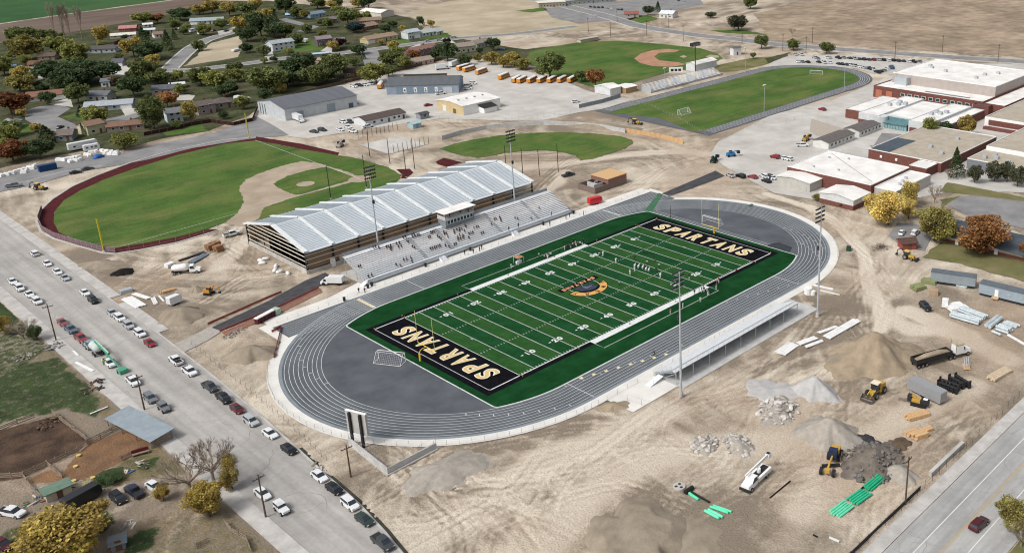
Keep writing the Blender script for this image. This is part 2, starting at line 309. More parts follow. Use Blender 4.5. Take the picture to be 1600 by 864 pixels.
crk.build('road_cracks', pm('crack_seal', (.23, .225, .22), (.17, .165, .16), 2), kind='structure')
# --- yards and school grounds
surface('bus_yard', [(27.5,271.3),(40.3,288.5),(74.4,305.9),(114.1,314.1),(179.0,324.6),(195.4,310.2),(195.9,275.8),(188.8,221.3),(180.5,193.9),(177.2,177.9),(181.7,157.5),(156.9,154.6),(143.3,158.8),(122.0,160.8),(111.5,172.0),(92.3,202.2),(78.0,208.0),(54.4,214.5),(31.5,219.7),(26.8,234.4)], .03, pale_conc)
surface('school_car_park', [(294.0,155.3),(318.0,164.7),(332.9,163.0),(356.9,135.3),(368.9,87.9),(358.5,81.5),(320.8,80.6),(314.1,92.2),(320.6,108.2),(317.9,124.4),(309.5,141.8)], .04, pale_conc)
surface('school_pavement', [(126.0,60.2),(144.5,70.6),(198.3,81.3),(242.8,75.4),(317.0,82.6),(352.8,92.2),(417.4,8.4),(178.4,-91.3),(150.4,-40.9),(144.6,-38.7),(128.0,-32.1),(106.6,-21.3),(106.1,-5.4),(103.2,9.6),(110.4,27.8),(117.1,43.7)], .025, pale_conc)
surface('school_lawn', jag([(180.9,15.6),(185.0,-0.6),(166.1,-16.7),(169.1,3.9)], .3, 3), .05, yard_grass, False)
surface('court_asphalt', [(174.0,11.5),(202.4,22.6),(208.2,8.4),(178.7,-0.5)], .045, asphalt_lot, False)
surface('school_lawn', jag([(142.9,-36.5),(155.1,-33.3),(156.7,-62.7),(156.1,-85.7),(146.5,-89.2),(152.0,-64.7),(145.9,-43.6)], .3, 3), .05, dry_lawn, False)
surface('school_lawn', jag([(135.2,-40.9),(143.8,-44.6),(132.9,-44.6),(127.4,-45.5)], .3, 3), .05, dry_lawn, False)
surface('gravel_yard', [(184.9,49.8),(204.1,61.8),(196.7,35.1),(185.9,31.0),(179.6,42.3)], .045, pm('gravel', (.42, .37, .31), (.34, .3, .25), 1, .95), False)
surface('pick_up_lot', [(132.1,-43.8),(138.4,-42.6),(150.7,-49.6),(154.0,-63.8),(153.3,-97.4),(132.4,-104.3),(125.3,-76.0),(125.5,-56.7)], .04, asphalt_lot)
surface('garden_lawn', jag([(89.6,-61.2),(97.4,-60.4),(100.1,-72.2),(99.9,-86.7),(99.6,-106.1),(87.0,-110.6),(84.2,-93.4),(84.8,-73.2),(82.0,-61.9)], .5, 3), .03, dry_lawn)
surface('service_drive', [(91.8,-44.6),(104.3,-40.9),(107.2,-48.3),(98.6,-56.4),(87.3,-60.1),(86.2,-52.9)], .028, asphalt_lot)
# --- ball fields
TURF1 = [(15.0,235.0),(3.2,241.1),(-18.6,239.0),(-37.4,232.5),(-52.0,225.7),(-63.1,217.7),(-71.2,209.6),(-78.0,197.8),(-82.1,185.0),(-84.2,172.9),(-83.0,159.3),(-79.2,147.5),(-76.8,142.0),(-69.4,139.2),(-60.3,136.5),(-49.8,136.1),(-43.4,138.2),(-34.6,130.5),(-26.6,120.8),(-10.9,122.8),(12.5,126.5),(22.3,132.1),(27.5,137.4),(30.0,150.9),(29.1,172.4),(26.5,183.2),(21.4,203.7),(17.9,222.8)]
surface('baseball_outfield', jag(TURF1, .3, 1.2), .03, park_grass)
surface('baseball_infield', jag([(11.9,187.6),(14.8,178.2),(15.3,168.9),(15.8,157.3),(15.4,149.6),(16.0,144.9),(14.1,142.1),(11.0,144.5),(1.6,144.7),(-12.6,145.1),(-20.2,144.0),(-27.1,142.4),(-33.6,132.4),(-40.9,129.1),(-43.7,137.5),(-35.6,144.2),(-28.0,155.9),(-24.6,165.8),(-21.3,173.9),(-15.4,180.9),(-10.0,183.5),(-1.6,186.9),(5.8,187.8)], .35, 1.2), .05, infield_soil, False)
surface('infield_grass', jag([(-11.1,166.5),(-8.8,168.9),(-2.2,172.5),(7.1,173.4),(14.1,171.8),(14.2,161.9),(14.3,152.3),(12.7,147.7),(2.8,146.9),(-10.3,146.0),(-12.3,147.1),(-12.6,152.3),(-12.1,161.4)], .25, 1.2), .07, park_grass, False)
surface('pitching_mound', circ(-3.0, 157, 3.4, 0, 342, 18), .09, infield_soil, False)
surface('home_plate_circle', circ(14, 146, 4.5, 0, 342, 18), .075, infield_soil, False)
MB().strip([(14, 146.3), (-78, 142)], .15, .085).strip([(14, 146.3), (15, 236)], .15, .085).build('foul_line', line_white, kind='structure')
OUT1 = [(21.6,230.2),(17.1,239.4),(5.7,246.6),(-18.8,247.1),(-37.3,241.0),(-52.4,232.8),(-63.8,224.7),(-74.0,213.1),(-80.1,203.7),(-85.1,190.8),(-87.3,178.6),(-86.9,168.5),(-84.3,155.4),(-81.1,141.9),(-78.8,137.5),(-71.2,134.4),(-62.0,132.2),(-48.0,132.9)]
surface('warning_track', OUT1 + [(-49.8,136.1),(-60.3,136.5),(-69.4,139.2),(-76.8,142.0),(-79.2,147.5),(-83.0,159.3),(-84.2,172.9),(-82.1,185.0),(-78.0,197.8),(-71.2,209.6),(-63.1,217.7),(-52.0,225.7),(-37.4,232.5),(-18.6,239.0),(3.2,241.1),(15.0,235.0),(17.9,222.8)], .035, maroon_soil)
surface('warning_track', [(18.2,241.6),(25.3,213.7),(28.6,186.9),(26.1,183.7),(21.4,203.7),(17.9,222.8),(15.0,235.0)], .06, maroon_soil, False)
surface('warning_track', [(30.5,146.1),(34.5,142.5),(32.4,136.8),(26.1,132.6),(24.8,134.2),(27.7,137.2)], .05, maroon_soil)
surface('warning_track', [(47.2,142.6),(52.6,144.8),(53.6,133.2),(45.7,132.9),(45.5,138.9)], .05, maroon_soil)
TURF2 = [(59.8,157.7),(67.3,159.8),(78.9,159.0),(90.4,155.2),(102.5,147.2),(112.6,136.5),(120.3,123.3),(124.5,111.0),(123.1,102.3),(119.6,98.2),(110.4,95.0),(100.5,94.8),(90.9,94.5),(86.5,97.1),(90.3,104.4),(90.5,111.8),(87.2,120.6),(81.3,126.3),(74.2,130.4),(69.1,130.5),(61.6,133.8),(59.6,142.3)]
surface('softball_outfield', jag(TURF2, .4, 1.2), .03, park_grass)
# --- the older field beyond: oval track, pitch and diamond
surface('old_track', [(150, 80.5), (281, 80.5)] + circ(281, 117.8, 37.3, -90, 90, 28) + [(150, 155.1)], .03, pm('old_track_asphalt', (.125, .13, .14), (.095, .10, .11), .1, .85))
surface('old_pitch', [(153, 88.4), (281, 88.4)] + circ(281, 117.8, 29.4, -90, 90, 28) + [(152, 147.3)] + [(159.6,119.7),(151.1,92.0)], .05, park_grass)
for k in range(5):
    rr = 30.6 + k*1.25
    MB().strip([(155, 117.8-rr), (281, 117.8-rr)] + circ(281, 117.8, rr, -90, 90, 30) + [(155, 117.8+rr)], .16, .042).build('lane_line', line_white, bpy.data.objects['old_track'])
surface('old_outfield', [(220.4,291.8),(240.4,310.5),(264.0,311.6),(285.3,308.8),(305.4,290.9),(312.9,255.3),(316.3,226.6),(308.3,206.2),(297.2,191.8),(262.5,183.3),(247.3,190.4),(205.2,186.3),(189.3,185.3),(188.4,199.7),(194.8,228.0),(196.4,246.8)], .03, park_grass)
surface('old_infield', [(262.8,236.6),(278.4,245.4),(291.5,247.3),(301.5,242.0),(302.4,233.1),(295.3,230.8),(287.3,237.6),(275.3,231.0),(267.8,219.6),(270.4,205.8),(268.7,198.0),(257.4,199.5),(251.7,210.1),(254.3,223.4)], .05, red_soil, False)
surface('plate_circle', [(295.3,205.0),(302.4,206.6),(303.6,201.3),(299.0,196.5),(292.7,197.6)], .05, infield_soil, False)
surface('mound', [(285.3,218.0),(290.1,218.9),(288.3,214.1),(283.5,213.1)], .05, infield_soil, False)
surface('spectator_lawn', jag([(267.2,177.3),(284.2,181.2),(312.8,178.4),(328.7,165.0),(296.5,158.6),(270.5,160.4),(262.1,168.2)], .5, 4), .04, dry_lawn)
surface('spectator_lawn', jag([(313.1,171.0),(340.9,171.2),(328.7,165.0),(300.9,159.5)], .5, 4), .06, yard_grass, False)
# --- farm at the street's west side
surface('verge', rect(-140, 160, -170, -139.3), .015, dry_lawn)
# --- paths on the site
surface('asphalt_path', [(-82.6,59.1),(-81.8,55.2),(-65.5,57.8),(-49.7,61.9),(-43.8,64.3),(-43.5,70.0),(-50.2,69.1),(-64.4,63.7)], .04, asphalt_new)
surface('asphalt_path', [(76.2,41.5),(75.8,37.3),(87.7,37.0),(99.8,37.0),(108.0,37.3),(111.0,44.3),(96.8,43.2)], .04, asphalt_new)
surface('red_verge', [(-82.0,54.3),(-66.1,56.6),(-50.4,60.6),(-51.3,57.5),(-67.0,53.2),(-82.4,51.3)], .03, pm('red_earth', (.27, .145, .105), (.20, .105, .08), .6, .95, .2))
surface('gravel_drive', jag([(-95.4,55.2),(-93.8,50.1),(-82.3,54.1),(-81.7,60.4),(-88.1,58.1),(-93.4,57.1)], .3, 2), .035, pm('grey_gravel', (.40, .37, .33), (.31, .29, .26), .8, .95, .2))
surface('court_slab', rect(41, 61, 168, 191), .06, pale_conc)

# ================================================================ running track and turf field
CY, HX, R0, LANE = 0.3, 42.1, 36.2, 1.07
def stad(r, n=40, hx=HX): return circ(hx, CY, r, -90, 90, n) + circ(-hx, CY, r, 90, 270, n)
apron = stad(48.7); FLAT.append(apron)
apron_m = pm('apron_concrete', (.70, .68, .64), (.60, .58, .54), .2, .9, .05, detail=9)
MB().sheet(apron, .03).build('track_apron', apron_m, kind='structure')
surface('stand_terrace', rect(-72, 76, 45, 52.2), .022, apron_m); surface('stand_terrace', [(-72.3,33.2),(-73.9,46.4),(-50.8,52.8),(-30.3,58.8),(-35.7,50.2),(-67.5,36.4)], .014, apron_m)
surface('stand_pad', rect(-41, 41, 51, 66), .016, concrete)
surface('visitor_terrace', rect(-40, -25, -56.5, -44), .02, apron_m); surface('visitor_terrace', rect(-25, 31, -58.2, -44), .018, conc_wall)
surface('chute_apron', [(-74.5, 49.2), (-74.5, 32), (-66, 32), (-66, 49.2)], .026, apron_m); surface('chute_apron', [(66, 49), (78, 49), (78, 44), (74, 33), (66, 33)], .026, apron_m)
track = MB().sheet(stad(46.1), .045).build('running_track', track_mat, kind='structure')
MB().sheet(rect(-72, -40, 37.5, 46.4), .041).build('straight_chute', track_mat, track)
MB().sheet(rect(40, 75.5, 34, 46.4), .041).build('straight_chute', track_mat, track)
ring_m = pm('track_edge', (.22, .255, .275), (.18, .21, .23), .3, .8)
MB().ring(stad(46.1), stad(45.3), .049).build('outer_strip', ring_m, track)
for k in range(9):
    MB().strip(stad(R0+k*LANE)[:-1], .10, .053, True).build('lane_line', line_white, track)
for k in range(9):
    y = CY+R0+k*LANE
    MB().strip([(-71.5, y), (-42, y)], .09, .0535).build('lane_line', line_white, track); MB().strip([(42, y), (75, y)], .09, .0535).build('lane_line', line_white, track)
def tmark(a, r, wd, ln, m=line_white, sgn=-1):
    c = (sgn*HX+r*math.cos(R(a)), CY+r*math.sin(R(a)))
    return MB().obox((*c, .057), (ln, wd, .004), R(a)).build('lane_mark', m, track)
for k in range(8):          # staggered starts and relay marks
    rr = R0+(k+.5)*LANE
    tmark(232+k*4.5, rr, .18, .8); tmark(168-k*5.5, rr, .16, .8); tmark(-24-k*4, rr, .16, .8, sgn=1); tmark(-44-k*3.4, rr, .22, .7, sgn=1)
    x = -37-k*-3.1; y = CY-R0-(k+.5)*LANE
    MB().obox((x, y, .057), (.9, .7, .004)).build('lane_mark', line_cream, track); MB().obox((x-5+2*k*.8, y, .058), (.15, .8, .004)).build('lane_mark', line_white, track)
    MB().obox((18+k*3.4, y, .057), (.7, .16, .004)).build('lane_mark', line_white, track)
    yy = CY+R0+(k+.5)*LANE
    MB().obox((-47.5, yy, .057), (.8, .8, .004)).build('lane_mark', line_cream, track)
MB().strip([(-41, CY-R0), (-41, CY-45.3)], .15, .058).strip([(-31, CY+R0), (-31, CY+45)], .15, .058).strip([(49.5, CY+R0), (49.5, CY+45)], .5, .058).strip([(41, CY-R0), (41, CY-45)], .15, .058).strip([(-47, CY+R0), (-47, CY+45)], .2, .058).build('finish_line', line_white, track)
def capped(r, xm):         # the oval cut off square at both ends
    p = [(x, y) for x, y in stad(r, 60)]; out = []
    for x, y in p: out.append((max(-xm, min(xm, x)), y))
    res = []
    for q in out:
        if not res or (abs(q[0]-res[-1][0])+abs(q[1]-res[-1][1])) > .02: res.append(q)
    return [q for i, q in enumerate(res) if not (abs(abs(q[0])-xm) < .01 and abs(res[i-1][0]-q[0]) < .01 and abs(res[(i+1)%len(res)][0]-q[0]) < .01)]
dz = MB().sheet(stad(R0-.12), .056).build('d_zone', zone_mat, kind='structure')
turf = MB().sheet(capped(R0-.35, 58.6), .062).build('turf', turf_edge, kind='structure')
MB().strip(capped(R0-.3, 58.75), .3, .066, True).build('turf_border', line_white, turf)
MB().strip([(59.7, CY-20), (59.7, CY+31)], .12, .064).strip([(60.9, CY-20), (60.9, CY+30)], .12, .064).build('jump_lane_line', line_white, dz)
MB().sheet([(59, CY-19), (64, CY-21), (63.2, CY-27), (59, CY-29)], .063).build('worn_patch', pm('worn_dark', (.05, .055, .062), (.035, .04, .045), .6, .9), dz)
FX, FY, YD = 54.864, 24.384, .9144
MB().sheet(rect(-FX-1.8, FX+1.8, -FY-1.8, FY+1.8), .070).build('field_border', turf_black, turf)
for i in range(20):         # mown-look panels five yards wide
    x0 = -45.72+i*5*YD; dark = (i % 2 == 1) if i < 10 else (i % 2 == 0)
    MB().sheet(rect(x0, x0+5*YD, -FY, FY), .074).build('turf_panel', turf_dark if dark else turf_light, turf)
for sx in (-1, 1):
    MB().sheet(rect(*sorted((sx*45.72, sx*FX)), -FY, FY), .074).build('end_zone', turf_black, turf)
MB().strip([(-FX, -FY), (FX, -FY), (FX, FY), (-FX, FY)], .36, .081, True).build('boundary_line', line_white, turf)
for i in range(21):
    x = -45.72+i*5*YD; MB().strip([(x, -FY), (x, FY)], .16, .0785).build('yard_line', line_white, turf)
ticks = MB()
for i in range(101):
    if i % 5 == 0: continue
    x = -45.72+i*YD
    for y in (-FY+.5, FY-.5, -8.1, 8.1): ticks.obox((x, y, .078), (.13, .62 if abs(y) > 20 else .55, .003))
ticks.build('hash_marks', line_white, turf)
for sy in (-1, 1):
    MB().sheet(rect(-22.86, 22.86, *sorted((sy*(FY+.1), sy*(FY+1.9)))), .084).build('sideline_band', line_white, turf)
    MB().strip([(-22.86, sy*(FY+1.9)), (-22.86, sy*(FY+5.3)), (22.86, sy*(FY+5.3)), (22.86, sy*(FY+1.9))], .14, .080).build('team_box_line', line_white, turf)
for sx in (-1, 1): MB().strip([(sx*41.6, -.6), (sx*41.6, .6)], .16, .080).build('try_mark', line_white, turf)
# --- lettering
FONTC = {}
def glyph(ch, bold=0.0):
    k = (ch, bold)
    if k not in FONTC:
        c = bpy.data.curves.new('glyph', 'FONT'); c.body = ch; c.size = 1.0; c.offset = bold; c.resolution_u = 4; c.fill_mode = 'BOTH' if hasattr(c, 'fill_mode') else c.fill_mode
        ob = bpy.data.objects.new('glyph', c); COL.objects.link(ob)
        dg = bpy.context.evaluated_depsgraph_get(); me = bpy.data.meshes.new_from_object(ob.evaluated_get(dg))
        v = np.array([p.co[:2] for p in me.vertices]); f = [tuple(p.vertices) for p in me.polygons]
        bpy.data.objects.remove(ob); bpy.data.meshes.remove(me)
        FONTC[k] = (v, f)
    return FONTC[k]
def put_glyph(name, ch, cx, cy, h, wd, ang, z, mat, parent, bold=.03, shear=0.0, grow=0.0):
    v0, f = glyph(ch, bold); b, t = v0[:, 1].min(), v0[:, 1].max(); l, r = v0[:, 0].min(), v0[:, 0].max()
    v = v0.copy(); v[:, 0] = (v[:, 0]-(l+r)/2)/max(r-l, .2)*(wd+grow) if r-l > .25 else (v[:, 0]-(l+r)/2)*h*.9; v[:, 1] = (v[:, 1]-(b+t)/2)/(t-b)*(h+grow)
    v[:, 0] += v[:, 1]*shear; ca, sa = math.cos(ang), math.sin(ang)
    mb = MB().add([(cx+x*ca-y*sa, cy+x*sa+y*ca, z) for x, y in v], f)
    return mb.build(name, mat, parent)
for sx in (-1, 1):          # the word in each end zone, tops of the letters outwards
    ang = R(90) if sx < 0 else R(-90)
    for i, ch in enumerate('SPARTANS'):
        y = (-17.6+i*5.03)*(1 if sx < 0 else -1)
        put_glyph('letter_outline', ch, sx*50.3, y, 5.5, 3.4, ang, .080, cream_l, turf, .052, .10, .36)
        put_glyph('letter', ch, sx*50.3, y, 5.5, 3.4, ang, .084, gold, turf, .012, .10, -.14)
for i, nmb in enumerate((10, 20, 30, 40, 50, 40, 30, 20, 10)):
    x = -45.72+(i+1)*10*YD
    for sy in (-1, 1):
        ang = 0 if sy < 0 else math.pi; s = 1 if sy < 0 else -1; yc = sy*(FY-7.3)
        for k, ch in enumerate(str(nmb)): put_glyph('yard_number', ch, x+s*(-.85+1.7*k), yc, 1.9, 1.25, ang, .083, line_white, turf, .05)
        if nmb != 50:
            d = -1 if x < 0 else 1
            MB().add([(x+d*2.1, yc+.4, .083), (x+d*2.1, yc-.2, .083), (x+d*2.9, yc+.1, .083)], [(0, 1, 2) if d < 0 else (0, 2, 1)]).build('direction_arrow', line_white, turf)
# midfield emblem: lettered horseshoe, crested helmet, word below, laid to be read from the home stand
def arc_poly(ri, ro, a0, a1, ex=1.0, ey=1.0, n=26, cx=0, cy=0):
    return [(cx+ex*ro*math.cos(R(a0+(a1-a0)*k/n)), cy+ey*ro*math.sin(R(a0+(a1-a0)*k/n))) for k in range(n+1)] + [(cx+ex*ri*math.cos(R(a1+(a0-a1)*k/n)), cy+ey*ri*math.sin(R(a1+(a0-a1)*k/n))) for k in range(n+1)]
MB().sheet(arc_poly(3.6, 6.6, 172, 362, 1, .86, cy=.9), .080).build('emblem_rim', turf_black, turf)
MB().sheet(arc_poly(4.0, 6.3, 176, 358, 1, .86, cy=.9), .083).build('emblem_band', emblem_gold, turf)
for i, ch in enumerate('EMERY'):
    a = 350-i*40; put_glyph('emblem_letter', ch, 5.15*math.cos(R(a)), .9+.86*5.15*math.sin(R(a)), 1.45, 1.15, R(a+90+180-180)+math.pi-math.pi if False else R(a-90)+0, .086, turf_black, turf, .02)
MB().obox((0, 4.55, .079), (14.6, 2.3, .004), R(-1)).build('emblem_bar', turf_black, turf)
for i, ch in enumerate('SPARTANS'):
    put_glyph('emblem_letter', ch, 5.6-i*1.6, 4.55, 1.45, 1.25, math.pi, .085, orange_l, turf, .05)
MB().sheet([(-2.9, 2.9), (-3.3, 1.2), (-2.6, -.4), (-1.2, -1.5), (.6, -1.8), (1.9, -1.2), (2.6, -.2), (2.2, .5), (3.0, 1.2), (2.7, 2.6), (1.4, 1.8), (.8, 2.9), (-.6, 2.4), (-1.4, 3.1)], .081).build('emblem_helmet', steel_blue, turf)
MB().sheet([(-3.6, .8), (-3.2, -1.1), (-1.6, -2.4), (.8, -2.5), (2.6, -1.7), (3.3, -.4), (2.4, -.9), (.8, -1.6), (-1.2, -1.4), (-2.7, -.2)], .0835).build('emblem_crest', turf_black, turf)
MB().sheet([(-.6, .2), (1.6, .5), (1.9, 1.0), (.2, 1.0), (-.2, 2.0), (-.9, 2.0)], .0835).build('emblem_visor', pm('emblem_grey', (.17, .17, .22), (.12, .12, .16), 2), turf)
# ================================================================ stadium equipment
yellow_post = pm('yellow_post', (.72, .55, .07), (.62, .46, .05), 2, .5)
def goal_post(sx, label):
    t = thing('goal_post', label, 'goal post', (sx*57.0, .3, .06), 0 if sx < 0 else math.pi, 'field goal posts')
    MB().bar((0,0,0), (0,0,1.9), .26, n=8).build('base_pad', pm('yellow_pad', (.70, .48, .05), (.6, .4, .04), 2, .7), t)
    MB().tube([(0,0,1.8), (0,0,2.2), (.35,0,2.75), (1.0,0,3.0), (2.1,0,3.05)], .09, 8).build('gooseneck', yellow_post, t)
    MB().bar((2.1,-3.56,3.05), (2.1,3.56,3.05), .08, n=8).build('crossbar', yellow_post, t)
    for s in (-1, 1): MB().bar((2.1,s*3.56,3.05), (2.1,s*3.56,11.8), .055, n=8).build('upright', pm('yellow_upright', (.62, .60, .22), (.55, .53, .2), 2, .5), t)
goal_post(-1, 'yellow gooseneck goal post at the end zone nearer the scoreboard'); goal_post(1, 'yellow gooseneck goal post at the end zone nearer the brick school')
net_m = pm('net_cord', (.72, .75, .76), (.6, .62, .64), 4)
def soccer_goal(loc, rz, label, wd=7.3, h=2.4, dp=2.6):
    t = thing('soccer_goal', label, 'soccer goal', loc, rz, 'soccer goals')
    f = MB(); hw = wd/2
    f.tube([(0,-hw,0), (0,-hw,h), (0,hw,h), (0,hw,0)], .075).build('goal_frame', white_paint, t)
    MB().tube([(0,-hw,h), (-.9,-hw,h), (-dp,-hw,.05), (0,-hw,.05)], .05).tube([(0,hw,h), (-.9,hw,h), (-dp,hw,.05), (0,hw,.05)], .05).bar((-dp,-hw,.05), (-dp,hw,.05), .05).bar((-.9,-hw,h), (-.9,hw,h), .04).build('back_frame', white_paint, t)
    n = MB()
    for k in range(1, 15):
        y = -hw+wd*k/15; n.bar((-.9,y,h), (-dp,y,.05), .012, n=3, cap=False)
    for k in range(1, 7):
        q = k/7; n.bar((-.9-(dp-.9)*q, -hw, h*(1-q)+.05), (-.9-(dp-.9)*q, hw, h*(1-q)+.05), .012, n=3, cap=False)
        for s in (-1, 1): n.bar((0,s*hw,h*(1-q)), (-.9-(dp-.9)*q, s*hw, h*(1-q)), .012, n=3, cap=False)
    n.build('net', net_m, t)
soccer_goal((-61.3, 6.0, .06), R(28), 'white soccer goal on the grey half circle by the scoreboard end')
soccer_goal((62.7, 6.6, .06), R(180), 'white soccer goal behind the goal post at the school end')
soccer_goal((173.8, 117.3), R(90), 'white soccer goal on the grass of the older oval', 7.3)
soccer_goal((290.9, 117.6), R(200), 'white soccer goal at the far bend of the older oval', 7.3)
lamp_black = pm('lamp_housing', (.03, .03, .035), (.05, .05, .055), 4, .5)
def light_pole(loc, label, face, h=31.0):
    t = thing('light_pole', label, 'light pole', (*loc, 0), face, 'stadium floodlight poles')
    MB().bar((0,0,0), (0,0,1.2), .55, .5, 10).build('footing', concrete, t)
    MB().bar((0,0,.8), (0,0,h), .30, .13, 10).build('pole_shaft', steel, t, smooth=False)
    for k in range(4):
        z = h-.3-k*1.15; a = MB().bar((.1,-1.8,z), (.1,1.8,z), .06).build('crossarm', steel, t)
        for j in range(6):
            y = -1.7+j*.68; MB().obox((.4, y, z+.1), (.45, .4, .4), ry=.5).build('floodlight', lamp_black, a)
    MB().box(.2,.7,-.3,.3,h*.62,h*.62+1.1).build('control_box', lamp_black, t)
light_pole((-28, -60.2), 'tall floodlight pole beside the near end of the visitor stand', R(90)); light_pole((26.6, -60.8), 'tall floodlight pole beside the school end of the visitor stand', R(90))
light_pole((-27.9, 64.6), 'tall floodlight pole behind the home stand at its street end', R(-90)); light_pole((25.6, 64.3), 'tall floodlight pole behind the home stand at its school end', R(-90))
# ---- home grandstand
NR, RUN, RISE = 14, .70, .345
hs_ = thing('home_grandstand', 'long silver aluminium grandstand in front of the ribbed steel hall', 'grandstand', (0, 51.2, 0))
def row_y(k): return 1.9+k*RUN
def row_z(k): return 1.15+k*RISE
aisle = (-18.5, 0.5-9.0, 10.8, 27)
MB().box(-40.3, 40.3, 0, .18, .5, 1.75).build('front_panel', pm('fascia_panel', (.50, .54, .58), (.44, .48, .52), .8, .5, metal=.2), hs_)
MB().box(-40.3, 40.3, .2, 1.95, 1.0, 1.12).build('front_walkway', alu, hs_)
for k in range(NR):
    y = row_y(k); z = row_z(k)
    MB().box(-40.3, 40.3, y, y+RUN, z-.06, z).build('foot_plank', pm('foot_plank_alu', (.76, .78, .79), (.70, .72, .73), .6, .5, metal=.2), hs_)
    MB().box(-40.3, 40.3, y+RUN-.05, y+RUN-.02, z-.3, z+.02).build('riser', pm('riser_alu', (.78, .80, .81), (.72, .74, .75), .6, .5), hs_)
    for x0, x1 in zip((-40.3,)+tuple(a+.7 for a in aisle), tuple(a-.7 for a in aisle)+(40.3,)):
        if x1-x0 > 2: MB().box(x0, x1, y+.34, y+.68, z+.36, z+.41).build('bench_plank', alu, hs_)
for a in aisle:
    st = MB()
    for k in range(NR): st.box(a-.6, a+.6, row_y(k)+.1, row_y(k)+.45, row_z(k), row_z(k)+.18)
    st.build('aisle_steps', steel, hs_)
zt = row_z(NR-1); yt = row_y(NR-1)+RUN
MB().box(-40.3, 40.3, yt, yt+1.3, zt-.1, zt).build('rear_walkway', white_roof, hs_)
def railing(name, p0, p1, parent, h=1.1, step=2.0, base=None, mat=steel, mesh=True):
    p0 = Vector(p0); p1 = Vector(p1); n = max(1, round((p1-p0).length/step)); m = MB()
    for k in range(n+1):
        q = p0.lerp(p1, k/n); m.bar(q, q+Vector((0,0,h)), .03, n=4)
    for f in (1.0, .55, .1): m.bar(p0+Vector((0,0,h*f)), p1+Vector((0,0,h*f)), .025, n=4)
    return m.build(name, mat, parent)
railing('rear_rail', (-40.3, yt+1.3, zt), (40.3, yt+1.3, zt), hs_, 1.2)
MB().box(-40.3, 40.3, yt+1.24, yt+1.26, zt+.05, zt+1.1).build('rear_rail_mesh', pm('rail_mesh', (.30, .32, .34), (.25, .27, .29), 1), hs_)
for s in (-1, 1):
    railing('side_rail', (s*40.3, 1.9, 1.15), (s*40.3, yt, zt), hs_, 1.2); railing('side_rail', (s*40.3, .2, 1.1), (s*40.3, 1.9, 1.1), hs_)
    MB().obox((s*40.36, (row_y(0)+yt)/2, (row_z(0)+zt)/2-.2), (.08, math.hypot(yt-row_y(0), zt-row_z(0)), .5), rx=math.atan2(zt-row_z(0), yt-row_y(0))).build('side_stringer', steel, hs_)
    MB().obox((s*41.2, 1.0, .5), (1.8, 1.6, .12), 0, 0, s*.55).build('ramp', alu, hs_)
for x in (-33, -19, -8.5, 3, 16, 27): railing('front_rail', (x-4.5, .1, 1.1), (x+4.5, .1, 1.1), hs_)
for k in range(15):
    x = -40+k*80/14
    MB().bar((x, yt+.9, 0), (x, yt+.9, zt), .09, n=4).bar((x, yt*.55, 0), (x, yt*.55, zt*.55), .09, n=4).bar((x, 2, .9), (x, yt+.9, zt-.3), .1, n=4).build('support_frame', steel, hs_)
for x in (-14.5, 14.0):
    st = MB()
    for k in range(6): st.box(x-1, x+1, -1.9+.3*k, -1.6+.3*k, 0, .19*(k+1))
    st.build('entry_stair', alu, hs_); railing('stair_rail', (x-1, -1.8, .2), (x-1, 0, 1.1), hs_, .95, 1); railing('stair_rail', (x+1, -1.8, .2), (x+1, 0, 1.1), hs_, .95, 1)
# ---- press box
pb = thing('press_box', 'grey press box with a row of windows and flat white roof, atop home grandstand', 'press box', (0, 60.6, 0))
grey_pan = pm('grey_panel', (.20, .22, .235), (.17, .185, .2), .8, .6)
MB().box(-5.6, 5.6, 0, 4.2, 5.6, 8.1).build('cabin_wall', grey_pan, pb)
MB().box(-5.75, 5.75, -.2, 4.35, 8.1, 8.25).build('deck_floor', pm('deck_tan', (.60, .58, .56), (.5, .48, .46), 1), pb)
for k in range(8):
    x = -5.0+k*1.28; f = MB().box(x-.08, x+1.1, -.08, -.005, 6.6, 7.95).build('window', white_paint, pb); MB().box(x+.04, x+.98, -.11, -.085, 6.72, 7.83).build('pane', pm('green_glass', (.03, .075, .07), (.02, .05, .05), 1, .1), f)
MB().box(-6.2, 6.2, -.6, 4.7, 10.35, 10.5).build('roof', white_roof, pb)
for x in (-5.6, -1.9, 1.9, 5.6):
    for y in (0, 4.1): MB().bar((x, y, 8.2), (x, y, 10.35), .06, n=4).build('roof_post', steel, pb)
MB().box(-5.7, 5.7, 4.15, 4.2, 8.25, 9.4).box(-5.7, -5.64, 0, 4.15, 8.25, 9.3).box(5.64, 5.7, 0, 4.15, 8.25, 9.3).build('deck_parapet', pm('parapet_panel', (.5, .48, .46), (.42, .4, .38), 1), pb)
for x in (-5, 0, 5): MB().bar((x, 3.9, 0), (x, 3.9, 5.6), .15, n=6).build('leg', steel, pb)
# ---- visitor stand
grey_bench = pm('grey_bench', (.60, .62, .63), (.52, .54, .55), .6, .5)
vs_ = thing('visitor_grandstand', 'low aluminium visitor grandstand on posts, seen from behind', 'grandstand', (0, -47.6, 0))
for k in range(8):
    y = -1.2-k*.72; z = .75+k*.33
    MB().box(-25, 24.5, y-.72, y, z-.06, z).build('foot_plank', steel, vs_); MB().box(-25, 24.5, y-.66, y-.28, z+.38, z+.43).build('bench_plank', grey_bench, vs_)
    MB().box(-25, 24.5, y-.75, y-.72, z-.05, z+.30).build('riser', alu, vs_)
vy, vz = -1.2-8*.72, .75+7*.33
MB().box(-25, 24.5, vy-1.3, vy-.1, vz+.18, vz+.26).build('rear_walkway', grey_bench, vs_)
railing('rear_rail', (-25, vy-1.3, vz+.2), (24.5, vy-1.3, vz+.2), vs_, 1.15); railing('front_rail', (-24, -1.0, .7), (24, -1.0, .7), vs_, 1.0)
